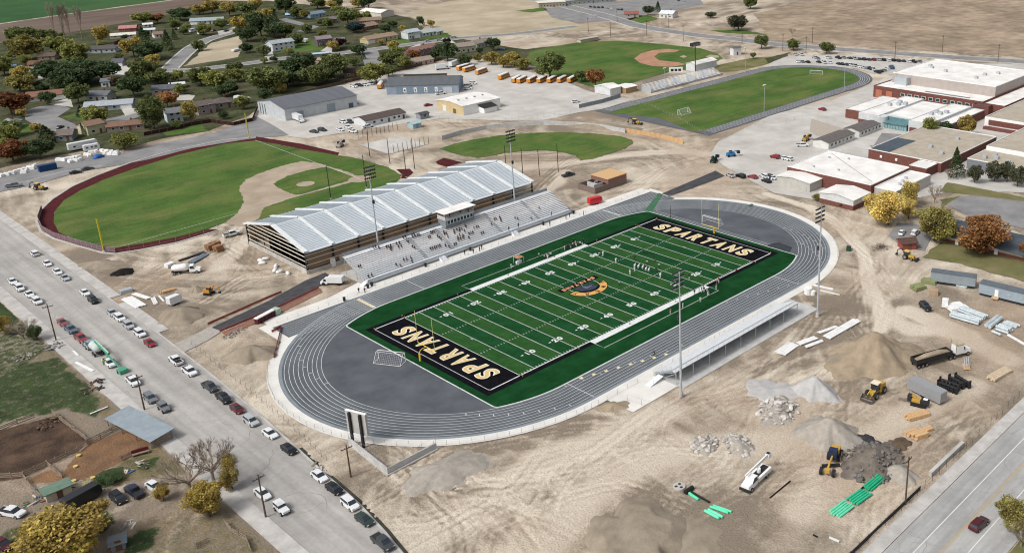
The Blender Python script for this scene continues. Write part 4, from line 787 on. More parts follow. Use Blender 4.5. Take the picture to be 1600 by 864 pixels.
HOUSES = [
 ([(-27.0,408.6),(-10.1,402.2)], 10, 2.9, '8a6657', 'b9b4ad', 'brown-roofed ranch house facing the cul-de-sac turning circle', dict(garage=1)),
 ([(-5.2,386.0),(2.2,377.9)], 9, 3.2, '6f7377', 'c4c6c4', 'white house with grey roof behind the round green tree at the cul-de-sac', {}),
 ([(-15.3,358.5),(3.9,347.7)], 9, 2.9, 'a7adb3', '9aa2a8', 'long pale grey roofed ranch with white garage by the cul-de-sac', dict(garage=1)),
 ([(-31.0,305.5),(-22.8,307.3)], 8, 4.6, '8d7362', 'c3bf9f', 'cream two-storey house with brown roof above the white parked motorhome', dict(floors=1)),
 ([(-23.1,304.8),(-9.2,297.8)], 8, 2.8, '84695a', '8d7f76', 'low brown-roofed house joined on beside the cream house', {}),
 ([(-44.4,305.3),(-38.8,301.9)], 9, 3.0, '7a7069', '85888c', 'grey-brown gabled house among trees below the cul-de-sac', {}),
 ([(-56.7,347.6),(-50.4,343.6)], 11, 3.2, '9b9d9f', '8b8d8e', 'pale hip-roofed house with tall chimney at the left edge', dict(hip=True)),
 ([(0.3,501.0),(6.9,497.3)], 9, 5.2, '7d5a4c', 'c9c2b8', 'two-storey white house with dark timbering and reddish roof', dict(floors=2, garage=1)),
 ([(45.2,548.6),(61.8,534.8)], 9, 2.9, '5d5a5c', 'a9b0b6', 'dark-roofed long ranch house below the bare poplars', {}),
 ([(40.4,480.5),(45.6,477.1)], 9, 2.8, '63656b', 'b2b4b4', 'small grey house with white garage at the head of a driveway', dict(garage=1)),
 ([(13.0,418.2),(16.9,416.0)], 7, 3.4, '74797e', 'bfc6cc', 'small pale house tucked behind the great dark tree mass', {}),
 ([(17.5,543.3),(25.7,538.1)], 9, 2.8, '6b5d55', '8f857a', 'low brown house between the round trees at upper left', {}),
 ([(-7.8,511.5),(-4.7,509.1)], 6, 3.6, '7d8c98', '9fb3c4', 'little pale blue house at the far left edge', dict(chim=False)),
 ([(98.0,630.5),(108.3,624.4)], 9, 2.6, 'b98383', '8a5a55', 'pink-roofed barn at the edge of the ploughed field', dict(chim=False, windows=2)),
 ([(81.0,599.6),(96.1,592.2)], 7, 2.4, 'd9d6cc', 'b5ad98', 'long white-roofed shed in front of the pink barn', dict(chim=False, windows=3)),
 ([(106.4,606.8),(114.4,603.5)], 5, 2.6, 'd3d7d8', 'b7bcbc', 'white mobile home nearest the dark conifers', dict(chim=False)),
 ([(118.3,637.2),(124.7,635.1)], 5, 2.5, 'e0e0dc', 'c2c2bc', 'white mobile home furthest up the hill lane', dict(chim=False)),
 ([(103.0,575.1),(109.0,574.2)], 8, 2.9, '8d7a6c', 'd0cdc6', 'white gabled cottage with brown roof by the hill street', {}),
 ([(148.1,621.8),(168.7,608.0)], 10, 2.9, '9aa7ad', 'b4bfc1', 'blue-grey ranch house with vehicles parked in front, at the top of hill street', dict(garage=-1)),
 ([(23.4,373.3),(35.1,366.0)], 9, 3.0, '62666a', '9d948c', 'grey-roofed house behind the orange tree', {}),
 ([(35.6,379.9),(42.9,377.3)], 7, 2.6, 'd6d9da', '5d6267', 'flat white carport roof behind the grey-roofed house', dict(pitch=.08, chim=False, windows=0, cat='carport', name='carport')),
 ([(2.5,299.7),(9.2,298.3)], 9, 5.0, '7b7d80', 'c2ccd4', 'pale two-storey house behind the tall yellow tree', dict(floors=2)),
 ([(19.2,304.3),(27.8,304.2)], 9, 4.8, '6c625e', '978c8a', 'two-storey mauve house with covered porch backing on the hedge', dict(floors=2)),
 ([(30.9,311.3),(39.7,309.3)], 10, 3.0, '675f5b', '958c84', 'low hip-roofed house beside the mauve house', dict(hip=True)),
 ([(130.6,448.6),(146.1,448.3)], 9, 5.4, 'a6adb2', 'c8ccce', 'white two-storey house with pale roof on the side road', dict(floors=2)),
 ([(126.2,454.3),(131.8,451.0)], 8, 2.9, 'a2a9ae', 'b8bcbe', 'white garage wing joined to the two-storey house', dict(garage=2, chim=False, windows=0)),
 ([(159.9,442.5),(169.7,440.1)], 9, 5.0, '8a8085', '6d5f62', 'mauve-roofed two-storey house with dark garage beside the purple tree', dict(floors=2, garage=2)),
 ([(169.3,438.5),(175.7,434.3)], 8, 3.2, '857a7e', '74686a', 'lower mauve wing behind the round purple tree', dict(chim=False)),
 ([(226.2,573.9),(241.8,577.1)], 9, 3.2, '7a8a97', '8db0c6', 'blue house with grey-blue roof on the back street', {}),
 ([(218.7,534.9),(227.4,534.4)], 8, 3.4, '7f777c', '8e8890', 'grey-mauve gabled house beside the blue house', {}),
 ([(215.2,594.8),(222.7,590.7)], 6, 2.6, '9fc0d2', '6f93ad', 'small blue shed left of the blue house', dict(chim=False, windows=2)),
 ([(259.3,553.2),(263.4,527.6)], 14, 4.2, 'e2dfd8', 'cfcbc2', 'big white barn at the edge of the scrub field', dict(pitch=.25, chim=False, windows=0)),
 ([(265.3,529.7),(274.0,530.1)], 8, 3.6, 'e2e2de', 'c5c5c0', 'small white shed next to the big white barn', dict(chim=False, windows=2)),
 ([(232.3,511.1),(248.2,503.4)], 10, 2.8, '8f7a69', '8a6d5c', 'brown-roofed house just below the white barn', {}),
 ([(218.0,480.1),(233.1,483.1)], 11, 2.8, '93806f', '7d5f50', 'tan-roofed house in front of the brown-roofed one below the barn', {}),
 ([(187.5,423.0),(212.6,425.0)], 10, 3.2, '9a8672', 'c0b28c', 'tan-roofed cream ranch with yellow shrub at its front', dict(garage=-1)),
 ([(215.6,416.6),(226.0,416.4)], 9, 5.0, 'b3bcc0', 'c9cfd0', 'white split-level house with double garage beside scrub field', dict(floors=2, garage=1)),
 ([(227.2,417.1),(240.9,417.6)], 9, 3.0, 'aab3b5', 'c4c9c8', 'white single-storey wing of the split-level house', dict(chim=False)),
 ([(240.0,416.4),(246.4,417.5)], 7, 2.6, 'a7afb0', 'b5bab8', 'small end wing of the white house nearest the scrub', dict(chim=False, windows=1)),
 ([(176.1,351.3),(198.0,354.4)], 9, 4.6, '8c6c63', '87737c', 'two-storey mauve-brick house with reddish roof near the bus yard', dict(floors=2)),
 ([(159.4,326.3),(174.1,325.8)], 9, 3.0, '9d8f80', 'a8978b', 'tan-roofed bungalow behind the parked white trucks', {}),
 ([(202.8,342.5),(217.0,339.3)], 10, 4.2, '948a80', 'bdb8a4', 'beige house with broad taupe roof overlooking the bus yard', {}),
 ([(222.8,345.5),(237.3,348.9)], 9, 3.6, '8f867d', 'a9b09f', 'greenish house half hidden beside the beige house', {}),
 ([(114.8,330.6),(125.7,324.2)], 9, 3.2, '4c413d', '7d6657', 'dark-roofed brick house just behind the blue-grey bus garage trees', {}),
 ([(129.4,378.6),(146.3,384.7)], 9, 2.7, 'a0907c', 'a89780', 'tan hip-roofed house beside the short street', dict(hip=True)),
 ([(122.9,404.4),(132.8,402.3)], 8, 2.6, '5a4a43', '7c6a5c', 'dark brown flat-gabled house below the side road', dict(pitch=.15)),
 ([(134.6,405.5),(146.8,400.6)], 5, 2.5, 'b7c6d2', '8a9299', 'pale blue metal carport along the side road', dict(pitch=.08, chim=False, windows=0, cat='carport', name='carport')),
 ([(381.4,467.3),(402.4,455.7)], 16, 4.2, 'ded8cc', 'a9a193', 'flat pale commercial block across the far road', dict(pitch=.05, chim=False, windows=8, cat='building', name='commercial_building', group='buildings beyond the far road')),
 ([(407.3,459.5),(450.4,443.4)], 14, 4.0, 'b9bbb8', '9fa5a4', 'grey commercial building behind the pale block across far road', dict(pitch=.05, chim=False, windows=10, cat='building', name='commercial_building', group='buildings beyond the far road')),
 ([(400.9,342.4),(404.7,331.4)], 11, 3.6, 'd8dcdd', 'cfd3d3', 'white gabled house alone beyond the far road', {}),
 ([(385.5,366.3),(393.6,358.3)], 9, 3.0, '9c5f55', 'a49c94', 'red-roofed shed by the far car park', dict(chim=False, windows=2)),
 ([(281.9,306.8),(298.9,306.2)], 4, 2.2, 'b9b1a3', 'c2b8a6', 'concrete dugout at the back of the old ball field', dict(pitch=.05, chim=False, windows=0, cat='dugout', name='dugout')),
 ([(308.8,192.8),(314.4,190.9)], 4, 5.0, '6d6a68', 'd6d8da', 'tall white hut by the old diamond backstop', dict(pitch=.3, chim=False, windows=1, cat='hut', name='hut')),
]
for pts, dp, h, rc, wc, lb, kw in HOUSES: house(pts[0], pts[1], dp, h, rc, wc, lb, **kw)
# ---- workshops of the bus yard
def shed(label, x0, x1, y0, y1, h, rg, rc, wc, axis='x', rz=0, loc=(0, 0), doors=(), wins=(), name='workshop', rm=None, cat='building', group='bus yard workshops'):
    t = thing(name, label, cat, (*loc, 0), rz, group)
    w = MB().box(x0, x1, y0, y1, -.1, h); ym = (y0+y1)/2; xm = (x0+x1)/2
    if axis == 'x': w.add([(x0,y0,h),(x0,y1,h),(x0,ym,rg),(x1,y0,h),(x1,y1,h),(x1,ym,rg)], [(0,2,1),(3,4,5)])
    w.build('wall', wall_t, t, color=C(wc)); o = .35; sl = (rg-h)/(ym-y0)
    for s, ya in ((1, y0), (-1, y1)):
        ye = ya-s*o; ze = h-o*sl
        MB().add([(x0-o,ye,ze+.05),(x1+o,ye,ze+.05),(x1+o,ym,rg+.05),(x0-o,ym,rg+.05),(x0-o,ye,ze-.12),(x1+o,ye,ze-.12),(x1+o,ym,rg-.12),(x0-o,ym,rg-.12)], [(0,1,2,3) if s > 0 else (3,2,1,0),(7,6,5,4) if s > 0 else (4,5,6,7),(0,4,5,1),(1,5,6,2),(3,0,4,7)]).build('roof_slope', rm or roof_t, t, color=C(rc))
    for side, a, wd, hh, col in doors:
        if side == 'y0': b = MB().box(a, a+wd, y0-.1, y0, 0, hh)
        elif side == 'x0': b = MB().box(x0-.1, x0, a, a+wd, 0, hh)
        else: b = MB().box(x1, x1+.1, a, a+wd, 0, hh)
        b.build('door', matte, t, color=C(col))
    for side, a in wins:
        b = MB().box(a, a+1.2, y0-.07, y0, 1.1, 2.1) if side == 'y0' else MB().box(x0-.07, x0, a, a+1.2, 1.1, 2.1)
        b.build('window', glass, t)
    return t
metal_grey = pm('ribbed_roof_metal', (1, 1, 1), (.85, .85, .85), .25, .5, metal=.1, tint=True, world=False, stretch=(3, .2, 1))
sa = shed('long white workshop with dark grey roof at the street corner of the bus yard', 0, 39, 0, 28, 6.0, 8.6, '6b6f74', 'b9bdc0', loc=(41.5, 258.5), doors=(('y0', 6, 3.5, 3.6, '8f99a3'), ('y0', 22, 4.5, 4.2, '8f99a3'), ('y0', 34, 2.5, 2.5, '55606a')), rm=metal_grey)
for k in range(3): MB().box(-.25, 0, 20+k*2.6, 20.4+k*2.6, 0, 5.4).build('downpipe', grey_pan, sa)
b2 = shed('blue-grey bus garage set at an angle with numbered doors and roof monitor', 0, 38.5, 0, 19, 5.0, 7.8, '63676b', '8e9aa6', loc=(105, 270), rz=R(-44), rm=metal_grey, doors=tuple(('y0', 5.2+k*5.6, 3.6, 4.0, '7b8b99') for k in range(4)) + (('y0', 30, 5, 3.5, 'b9bfc2'),))
MB().box(8, 31, 9.0, 11.5, 7.3, 8.5).build('roof_monitor', pm('monitor_tan', (.30, .28, .20), (.25, .23, .17), 1), b2); MB().box(7.7, 31.3, 8.7, 11.8, 8.5, 8.65).build('monitor_roof', dark_steel, b2)
for k, ch in enumerate('4321'):
    put = MB(); v0, f = glyph(ch, .05); x = 9.7+k*5.6
    MB().add([(x+(p[0]-.3)*1.8, -.13, 1.5+p[1]*2.0) for p in v0], f).build('door_number', dark_steel, b2); MB().box(x-.8, x+.8, -.115, -.1, 1.1, 3.6).build('number_panel', white_paint, b2)
b3 = shed('white-roofed tan metal workshop with small front annex', 0, 23, 0, 22, 4.8, 5.9, 'd9d8d4', 'c3b189', loc=(103, 199), rm=white_roof, doors=(('x0', 14, 3, 3, 'd6d6d2'), ('x0', 6, 2.4, 2.4, '7a5f45')))
MB().box(.05, 22.9, -.12, -.01, 0, 4.7).build('white_side', white_paint, b3); MB().box(9, 17, -5, -.13, 0, 2.8).build('annex_wall', white_paint, b3)
MB().add([(8.7,-5.3,2.75),(17.3,-5.3,2.75),(17.3,-.15,3.8),(8.7,-.15,3.8),(8.7,-5.3,2.6),(17.3,-5.3,2.6),(17.3,-.15,3.6),(8.7,-.15,3.6)], [(0,1,2,3),(7,6,5,4),(0,4,5,1),(1,5,6,2),(3,7,4,0)]).build('annex_roof', dark_steel, b3)
for k in range(4): MB().box(3+k*5, 4+k*5, 8, 9, 5.5, 6.3).build('roof_vent', steel, b3)
shed('low white office with brown roof among parked cars in the bus yard', 0, 22, 0, 10.5, 3.0, 4.3, '5f5450', 'cfd2d3', loc=(60, 217), doors=(('y0', 12, 1, 2.1, '6b6560'), ('y0', 20.2, 1, 2.1, '4a4a4a')), wins=(('y0', 4), ('y0', 8), ('y0', 15), ('y0', 17.5)))
shed('tiny grey-roofed guard hut at the bus yard fence', 0, 5, 0, 4, 2.6, 3.2, '55565a', '8b9094', loc=(84.7, 208.6), name='hut', cat='hut', group='small sheds', wins=(('y0', 2),)); shed('pale blue garden shed by the bus yard fence', 0, 4.4, 0, 5, 2.4, 3.2, 'a9c0c8', '9fb4b8', loc=(72.2, 196.1), name='garden_shed', cat='shed', group='small sheds', doors=(('y0', 1.6, 1.2, 2, '8aa0a6'),))
shed('white storage barn beside the old stand', 0, 8, 0, 12, 3.8, 4.9, 'd5d9db', 'cfd3d4', loc=(179, 173), name='storage_barn', cat='shed', group='small sheds', rm=white_roof); shed('tan storage shed with pale roof joined to the white barn', 0, 8.5, 0, 9, 3.0, 3.5, 'd8d5cc', 'a08a68', loc=(187.8, 170), name='storage_barn', cat='shed', group='small sheds', rm=white_roof)
shed('white announcer building above the old grandstand', 0, 19, 0, 8, 4.2, 5.4, 'd8dadb', 'ccd0d1', loc=(255.5, 178.5), name='announcer_building', cat='building', group='small sheds', rm=white_roof)
# ---- flat-roofed school blocks
tan_roof = pm('tan_gravel_roof', (.42, .37, .30), (.34, .30, .24), .3, .95); slate_roof = pm('slate_blue_roof', (.085, .105, .125), (.06, .075, .09), .2, .8)
def block(t, x0, x1, y0, y1, z0, h, wall, roof, par=.35, cop=white_paint):
    MB().box(x0, x1, y0, y1, z0, h).build('wall', wall, t); MB().sheet(rect(x0+.3, x1-.3, y0+.3, y1-.3), h+.05).build('roof', roof, t)
    MB().wall([(x0+.15,y0+.15),(x1-.15,y0+.15),(x1-.15,y1-.15),(x0+.15,y1-.15)], .34, h, h+par, True).build('parapet', cop, t)
def units(t, pts, z, s=1.6):
    for x, y in pts: MB().box(x-s/2, x+s/2, y-s/2, y+s/2, z, z+s*.7).build('roof_unit', steel, t)
def winrow(t, x, ys, z0, z1, wd, m=None, axis='x'):
    for y in ys:
        f = MB().box(x-.08, x-.005, y-wd/2, y+wd/2, z0, z1).build('window', white_paint, t); MB().box(x-.12, x-.085, y-wd/2+.15, y+wd/2-.15, z0+.15, z1-.15).build('pane', MATS['green_glass'], f)
SCH = 'school buildings'
gy_ = thing('gymnasium', 'huge white-roofed gymnasium with low red brick front and window row', 'building', (0,0,0), 0, SCH)
block(gy_, 262.5, 330, 3, 63, 0, 5.6, brick, white_roof, .5, brick)
block(gy_, 277, 324, 3.6, 60.5, 5.6, 10.6, pm('tan_block', (.42, .37, .34), (.36, .32, .29), .5, .9), white_roof)
winrow(gy_, 262.5, [46-k*3.9 for k in range(11)], 2.6, 4.3, 2.3); units(gy_, [(300,50),(304,53),(296,40),(300,20),(307,16),(290,20)], 10.7); MB().box(273, 278, 50, 57, 5.6, 9.6).build('roof_plant', steel, gy_)
for k in range(2): MB().box(262.3, 262.48, 52+k*6, 55.5+k*6, .2, 4.2).build('brick_panel', pm('orange_brick', (.42, .16, .10), (.34, .13, .08), 1), gy_)
MB().box(266.5, 268, 12, 36, 5.7, 5.85).build('roof_grating', grey_pan, gy_)
block(gy_, 258, 262, -2, 5.8, 0, 5.0, brick, slate_roof, .4, brick); block(gy_, 262.6, 330, -8, 2.9, 0, 5.2, brick, white_roof, .4, brick)
md = thing('school_front_wing', 'white-roofed front wing of the school with curved corner and teal glass entrance', 'building', (0,0,0), 0, SCH)
grey_fas = pm('pale_fascia', (.56, .58, .58), (.48, .50, .50), .6, .7)
block(md, 216, 250, 40, 50.5, 0, 4.3, brick, white_roof, .3, grey_fas); block(md, 211, 254, 29.5, 40.2, 0, 5.0, grey_fas, white_roof, .3, grey_fas)
block(md, 217, 252, 15, 29.4, 0, 4.4, grey_fas, white_roof, .3, grey_fas); block(md, 212, 253.5, 4.5, 14.8, 0, 5.0, grey_fas, white_roof, .3, grey_fas); block(md, 222, 255, -1.5, 4.3, 0, 4.0, brick, white_roof, .3, grey_fas)
MB().bar((212.6, 29.5, 0), (212.6, 29.5, 5.0), 3.4, n=20).build('round_corner', grey_fas, md)
MB().box(210.6, 210.95, 31, 40, 0, 2.2).box(211.6, 211.95, 4.6, 14, 0, 2.2).build('brick_base', brick, md)
MB().add([(210.2,15,2.7),(210.2,28.5,2.7),(217,28.5,4.1),(217,15,4.1)], [(0,3,2,1),(0,1,2,3)]).build('entrance_canopy', pm('teal_glass', (.22, .42, .44), (.17, .34, .36), .6, .15, spec=.6), md)
for k in range(10): MB().box(211, 211.12, 15.1+k*1.4, 16.3+k*1.4, .1, 2.5).build('entrance_pane', pm('pale_glass', (.25, .38, .40), (.18, .3, .32), 1, .15), md)
units(md, [(232,36),(235,33),(238,31),(240,35),(228,12),(231,9),(235,8),(233,12)], 5.1, 1.8)
gp = thing('school_annex', 'large white flat-roofed brick school annex beside the haul road', 'building', (0,0,0), 0, SCH)
block(gp, 120, 148, -21, 16, 0, 5.0, brick, white_roof, .25); block(gp, 122, 148, -30, -21.2, 0, 3.9, pm('pale_block', (.5, .47, .43), (.42, .4, .36), .5), white_roof, .3)
MB().strip([(124, -19), (146, 13)], .35, 5.07).build('roof_ridge_seam', tan_roof, gp); units(gp, [(128,-2),(126,8),(140,10),(143,3)], 5.05, .8); units(gp, [(134,-26),(130,-27),(138,-25)], 4.0, 1.0)
shed('low pale metal shed in front of the white annex', 0, 9, 0, 15, 3.6, 4.4, 'c9c4b8', 'b7b4ad', loc=(112, 0), name='metal_shed', cat='shed', group='small sheds', rm=white_roof)
ls = shed('white-roofed shed on a red brick base by the haul road', 0, 11, 0, 14, 3.9, 4.9, 'dcdedd', 'c9cccc', loc=(105, -23), name='brick_base_shed', cat='shed', group='small sheds', rm=white_roof)
MB().box(-.12, 11.1, -.12, 14.1, 0, 1.7).build('brick_base', brick, ls)
cw = thing('classroom_wing', 'brick classroom wing with broad tan gravel roof and slate end', 'building', (0,0,0), 0, SCH)
block(cw, 164, 214, -26, 6.5, 0, 3.9, brick, tan_roof, .3); MB().sheet(rect(164.4, 187, -2.5, 6.1), 4.0).build('slate_roof', slate_roof, cw); units(cw, [(182,-12),(200,-15),(176,-20)], 4.0, 1.5)
block(cw, 155, 163.9, -24.5, -17, 0, 3.6, brick, white_roof, .2)
for k in (0, 1): MB().box(163.6, 163.95, 0-k*7, .9-k*7, 1.4, 2.4).build('wall_unit', white_paint, cw)
rb = thing('library_block', 'raised tan-roofed school block behind the dark conifer', 'building', (0,0,0), 0, SCH)
block(rb, 176, 234, -62, -31, 0, 4.0, grey_pan, tan_roof, .35); block(rb, 192, 233, -60, -31.4, 4.1, 5.6, white_paint, tan_roof, .35); units(rb, [(181,-36),(183,-40),(180,-46),(186,-38)], 4.1, 1.6)
rc_ = thing('music_block', 'tan-roofed brick-banded block next to the gymnasium', 'building', (0,0,0), 0, SCH)
block(rc_, 239, 290, -60, -9, 0, 5.0, white_paint, tan_roof, .4); MB().box(238.7, 238.95, -34, -11, 1.9, 4.2).build('brick_band', brick, rc_); MB().box(236.5, 238.9, -44, -9.5, 0, 1.2).build('brick_base', brick, rc_)
ep = thing('low_classroom_building', 'dark-roofed low brick building behind the orange tree', 'building', (0,0,0), 0, SCH)
MB().box(98.5, 110.5, -120, -58.5, 0, 3.0).build('wall', brick, ep); MB().box(98.3, 98.45, -118, -59, 1.2, 2.5).build('window_band', pm('cream_band', (.5, .46, .4), (.42, .38, .33), .6), ep)
MB().add([(96.5,-122,2.9),(96.5,-57,2.9),(104.5,-57,4.6),(104.5,-122,4.6),(112.5,-57,2.9),(112.5,-122,2.9),(96.5,-122,2.7),(96.5,-57,2.7),(112.5,-57,2.7),(112.5,-122,2.7)], [(0,3,2,1),(3,5,4,2),(6,0,1,7),(1,2,4,8,7),(4,5,9,8)]).build('roof', slate_roof, ep)
for y in (-79, -66): MB().box(98.1, 98.42, y, y+1.1, .1, 2.2).build('door', white_paint, ep)
for k, (x0, x1) in enumerate(((164.5, 185), (189, 206.5))):
    shed(('grey-roofed white portable classroom nearest the gravel yard', 'grey-roofed white portable classroom next to the school entrance')[k], 0, x1-x0, 0, 8, 3.0, 3.9, '6d6865', 'd3d3cf', loc=(x0, 26.2), name='portable_classroom', cat='building', group='portable classrooms', wins=tuple(('y0', 2+3*j) for j in range(6)), doors=(('y0', 10.5, 1, 2.1, 'c9c9c4'),))
# ---- snack bar shell going up by the track
sn = thing('snack_bar_shell', 'half-built block snack bar with plywood roof deck by the far bend', 'building', (60.5, 60.8, 0), 0)
blk = pm('brown_block', (.22, .165, .145), (.17, .13, .11), 1.5, .9)
MB().wall([(0,0),(16.5,0),(16.5,9),(0,9)], .4, 0, 2.2, True).build('block_wall', blk, sn); MB().wall([(7,.0),(16.5,.0),(16.5,9),(7,9)], .45, 2.2, 3.8, True).build('upper_wall', pm('reddish_block', (.26, .14, .11), (.2, .11, .09), 1.5), sn)
MB().box(6.6, 16.9, -.3, 9.4, 3.82, 4.05).build('plywood_deck', lumber, sn); MB().box(1.5, 6, 2, 2.3, 0, 2.6).box(3.5, 3.8, 2.4, 8, 0, 2.4).box(4.6, 6.4, 5, 5.3, 0, 2.6).build('inner_wall', conc_wall, sn); MB().sheet(rect(.2, 16.3, .2, 8.8), .1).build('slab', concrete, sn)
# ---- site cabins and farm sheds
def cabin(label, loc, rz, L, wd, h, col, n):
    t = thing('site_office', label, 'trailer', (*loc, 0), rz, 'site office trailers')
    MB().box(-L/2, L/2, -wd/2, wd/2, .8, .8+h).build('body', wall_t, t, color=C(col)); MB().box(-L/2-.1, L/2+.1, -wd/2-.1, wd/2+.1, .8+h, .95+h).build('roof', pm('cabin_roof', (.13, .15, .17), (.10, .12, .14), 1), t)
    MB().box(-L/2+.3, L/2-.3, -wd/2+.2, wd/2-.2, 0, .8).build('skirt', dark_steel, t)
    for k in range(n):
        x = -L/2+L*(k+.5)/n
        if k == 1: MB().box(x-.5, x+.5, -wd/2-.06, -wd/2, .9, 2.9).build('door', white_paint, t); MB().box(x-1, x+.8, -wd/2-1.2, -wd/2-.07, .5, .8).build('step', lumber, t)
        else: MB().box(x-.6, x+.6, -wd/2-.06, -wd/2, 1.7, 2.7).build('window', pm('pale_window', (.35, .4, .43), (.28, .33, .36), 1, .2), t)
def along(p, q, z=0): a = Vector(p); b = Vector(q); return ((a.x+b.x)/2, (a.y+b.y)/2), math.atan2(b.y-a.y, b.x-a.x), (b-a).length
c, rz, L = along((67.4, -88.5), (68.5, -101.9)); cabin('blue-grey site office trailer with white door behind the building materials', (c[0]+1.2, c[1]+1.2), rz, L, 3.2, 2.8, '96a3ad', 4)
c, rz, L = along((66.1, -74.0), (70.1, -85.8)); cabin('grey storage trailer left of the site office', (c[0]+1.2, c[1]+1.2), rz, L, 2.7, 2.7, '8d979d', 0)

# ================================================================ vehicles
def wheel_mesh(r, wd, name='wheel'):
    b = MB().bar((0,-wd/2,0), (0,wd/2,0), r, n=14); return b.mesh(name, rubber)
def rim_mesh(r, wd):
    return MB().bar((0,-wd/2-.02,0), (0,wd/2+.02,0), r*.58, n=10).mesh('rim', chrome)
WH = {r: (wheel_mesh(r, wd), rim_mesh(r, wd)) for r, wd in ((.34, .24), (.40, .28), (.5, .3), (.52, .9), (.8, .55), (.95, .6))}
def wheels(t, xs, y, r, sub=True):
    for x in xs:
        for s in (-1, 1):
            o = link_mesh('wheel', WH[r][0], t, loc=(x, s*y, r))
            if sub: link_mesh('rim', WH[r][1], o)
def cab_rings(st, yk=1.0):
    """cross-sections along x: (x, z_low, z_high, half_low, half_high)"""
    return [[(x,-wl,zl),(x,wl,zl),(x,wh,zh),(x,-wh,zh)] for x, zl, zh, wl, wh in st]
CARM = {}
def car_meshes(kind):
    if kind in CARM: return CARM[kind]
    d = {}
    if kind == 'sedan':
        d['body'] = MB().loft(cab_rings([(-2.32,.42,.80,.70,.66),(-2.2,.30,.96,.84,.78),(-1.5,.26,1.00,.90,.82),(-.6,.26,.98,.92,.84),(.7,.26,.95,.92,.84),(1.2,.28,.90,.90,.80),(2.0,.30,.74,.86,.74),(2.32,.40,.64,.68,.62)]))
        d['windows'] = MB().loft(cab_rings([(-1.75,.95,.99,.76,.72),(-1.05,.95,1.40,.80,.60),(.15,.95,1.42,.80,.60),(1.05,.93,.97,.78,.70)]))
        d['roof'] = MB().loft(cab_rings([(-1.15,1.36,1.40,.64,.60),(-.9,1.39,1.45,.63,.58),(.05,1.40,1.46,.63,.58),(.3,1.36,1.39,.64,.60)])); ax, wy, r, hl = (-1.38, 1.38), .80, .34, (2.22, .62, .60, -2.26, .62, .82)
    elif kind == 'suv':
        d['body'] = MB().loft(cab_rings([(-2.35,.45,1.05,.84,.80),(-2.25,.36,1.12,.92,.86),(.8,.34,1.10,.96,.90),(1.3,.36,1.06,.94,.84),(2.1,.40,.94,.90,.80),(2.35,.48,.82,.76,.70)]))
        d['windows'] = MB().loft(cab_rings([(-2.22,1.09,1.14,.84,.80),(-1.95,1.09,1.62,.86,.70),(.35,1.09,1.64,.86,.70),(1.2,1.05,1.10,.82,.76)]))
        d['roof'] = MB().loft(cab_rings([(-2.05,1.58,1.63,.74,.70),(-1.8,1.61,1.70,.73,.67),(.2,1.62,1.71,.73,.67),(.5,1.57,1.60,.74,.70)])); ax, wy, r, hl = (-1.4, 1.42), .82, .40, (2.26, .64, .80, -2.32, .72, 1.0)
    elif kind == 'pickup':
        d['body'] = MB().loft(cab_rings([(-2.85,.50,.98,.90,.90),(-2.75,.42,1.05,.94,.92),(-.75,.42,1.05,.96,.92),(1.2,.42,1.14,.96,.90),(1.6,.44,1.12,.95,.84),(2.5,.46,1.02,.92,.82),(2.8,.52,.90,.80,.76)]))
        d['windows'] = MB().loft(cab_rings([(-.85,1.10,1.14,.84,.82),(-.70,1.10,1.74,.86,.72),(.75,1.10,1.76,.86,.72),(1.55,1.08,1.14,.84,.78)]))
        d['roof'] = MB().loft(cab_rings([(-.80,1.70,1.75,.76,.72),(-.6,1.73,1.82,.74,.68),(.6,1.74,1.83,.74,.68),(.9,1.69,1.73,.76,.72)]))
        d['bed'] = MB().box(-2.68, -.95, -.76, .76, 1.0, 1.062); ax, wy, r, hl = (-1.75, 1.85), .84, .40, (2.7, .66, .86, -2.82, .80, .85)
    elif kind == 'jeep':
        d['body'] = MB().loft(cab_rings([(-1.95,.55,1.20,.80,.80),(.35,.50,1.20,.84,.82),(.5,.50,1.16,.82,.70),(1.9,.55,1.08,.76,.66),(2.0,.6,1.0,.7,.62)]))
        d['windows'] = MB().loft(cab_rings([(-1.9,1.2,1.24,.80,.78),(-1.8,1.2,1.72,.80,.70),(.25,1.2,1.74,.80,.70),(.5,1.18,1.22,.78,.74)]))
        d['roof'] = MB().loft(cab_rings([(-1.9,1.70,1.74,.76,.72),(-1.7,1.72,1.84,.75,.70),(.1,1.73,1.84,.75,.70),(.35,1.70,1.73,.76,.72)])); ax, wy, r, hl = (-1.2, 1.3), .80, .40, (1.96, .5, .9, -1.98, .7, .9)
    elif kind == 'van':
        d['body'] = MB().loft(cab_rings([(-2.6,.45,2.05,.92,.84),(-2.5,.38,2.15,.96,.86),(1.0,.38,2.15,.96,.86),(1.5,.40,1.30,.95,.84),(2.3,.44,1.10,.90,.78),(2.5,.5,.95,.78,.70)]))
        d['windows'] = MB().loft(cab_rings([(-2.2,1.28,1.34,.97,.95),(-2.15,1.28,1.90,.97,.90),(.8,1.28,1.92,.97,.90),(1.5,1.26,1.34,.93,.86)]))
        d['roof'] = MB().box(-2.4, .9, -.84, .84, 2.1, 2.2); ax, wy, r, hl = (-1.6, 1.6), .84, .40, (2.42, .6, .85, -2.56, .75, 1.1)
    out = {k: v.mesh(k, {'body': paint, 'roof': paint, 'windows': glass, 'bed': dark_steel}[k]) for k, v in d.items()}
    out['_'] = (ax, wy, r, hl)
    out['headlight'] = MB().box(-.06, .06, -.17, .17, -.09, .09).mesh('headlight', lampglass); out['taillight'] = MB().box(-.05, .05, -.12, .12, -.12, .12).mesh('taillight', redlens)
    CARM[kind] = out; return out
NAMES = dict(sedan='parked_car', suv='parked_suv', pickup='pickup_truck', jeep='jeep_style_vehicle', van='parked_van')
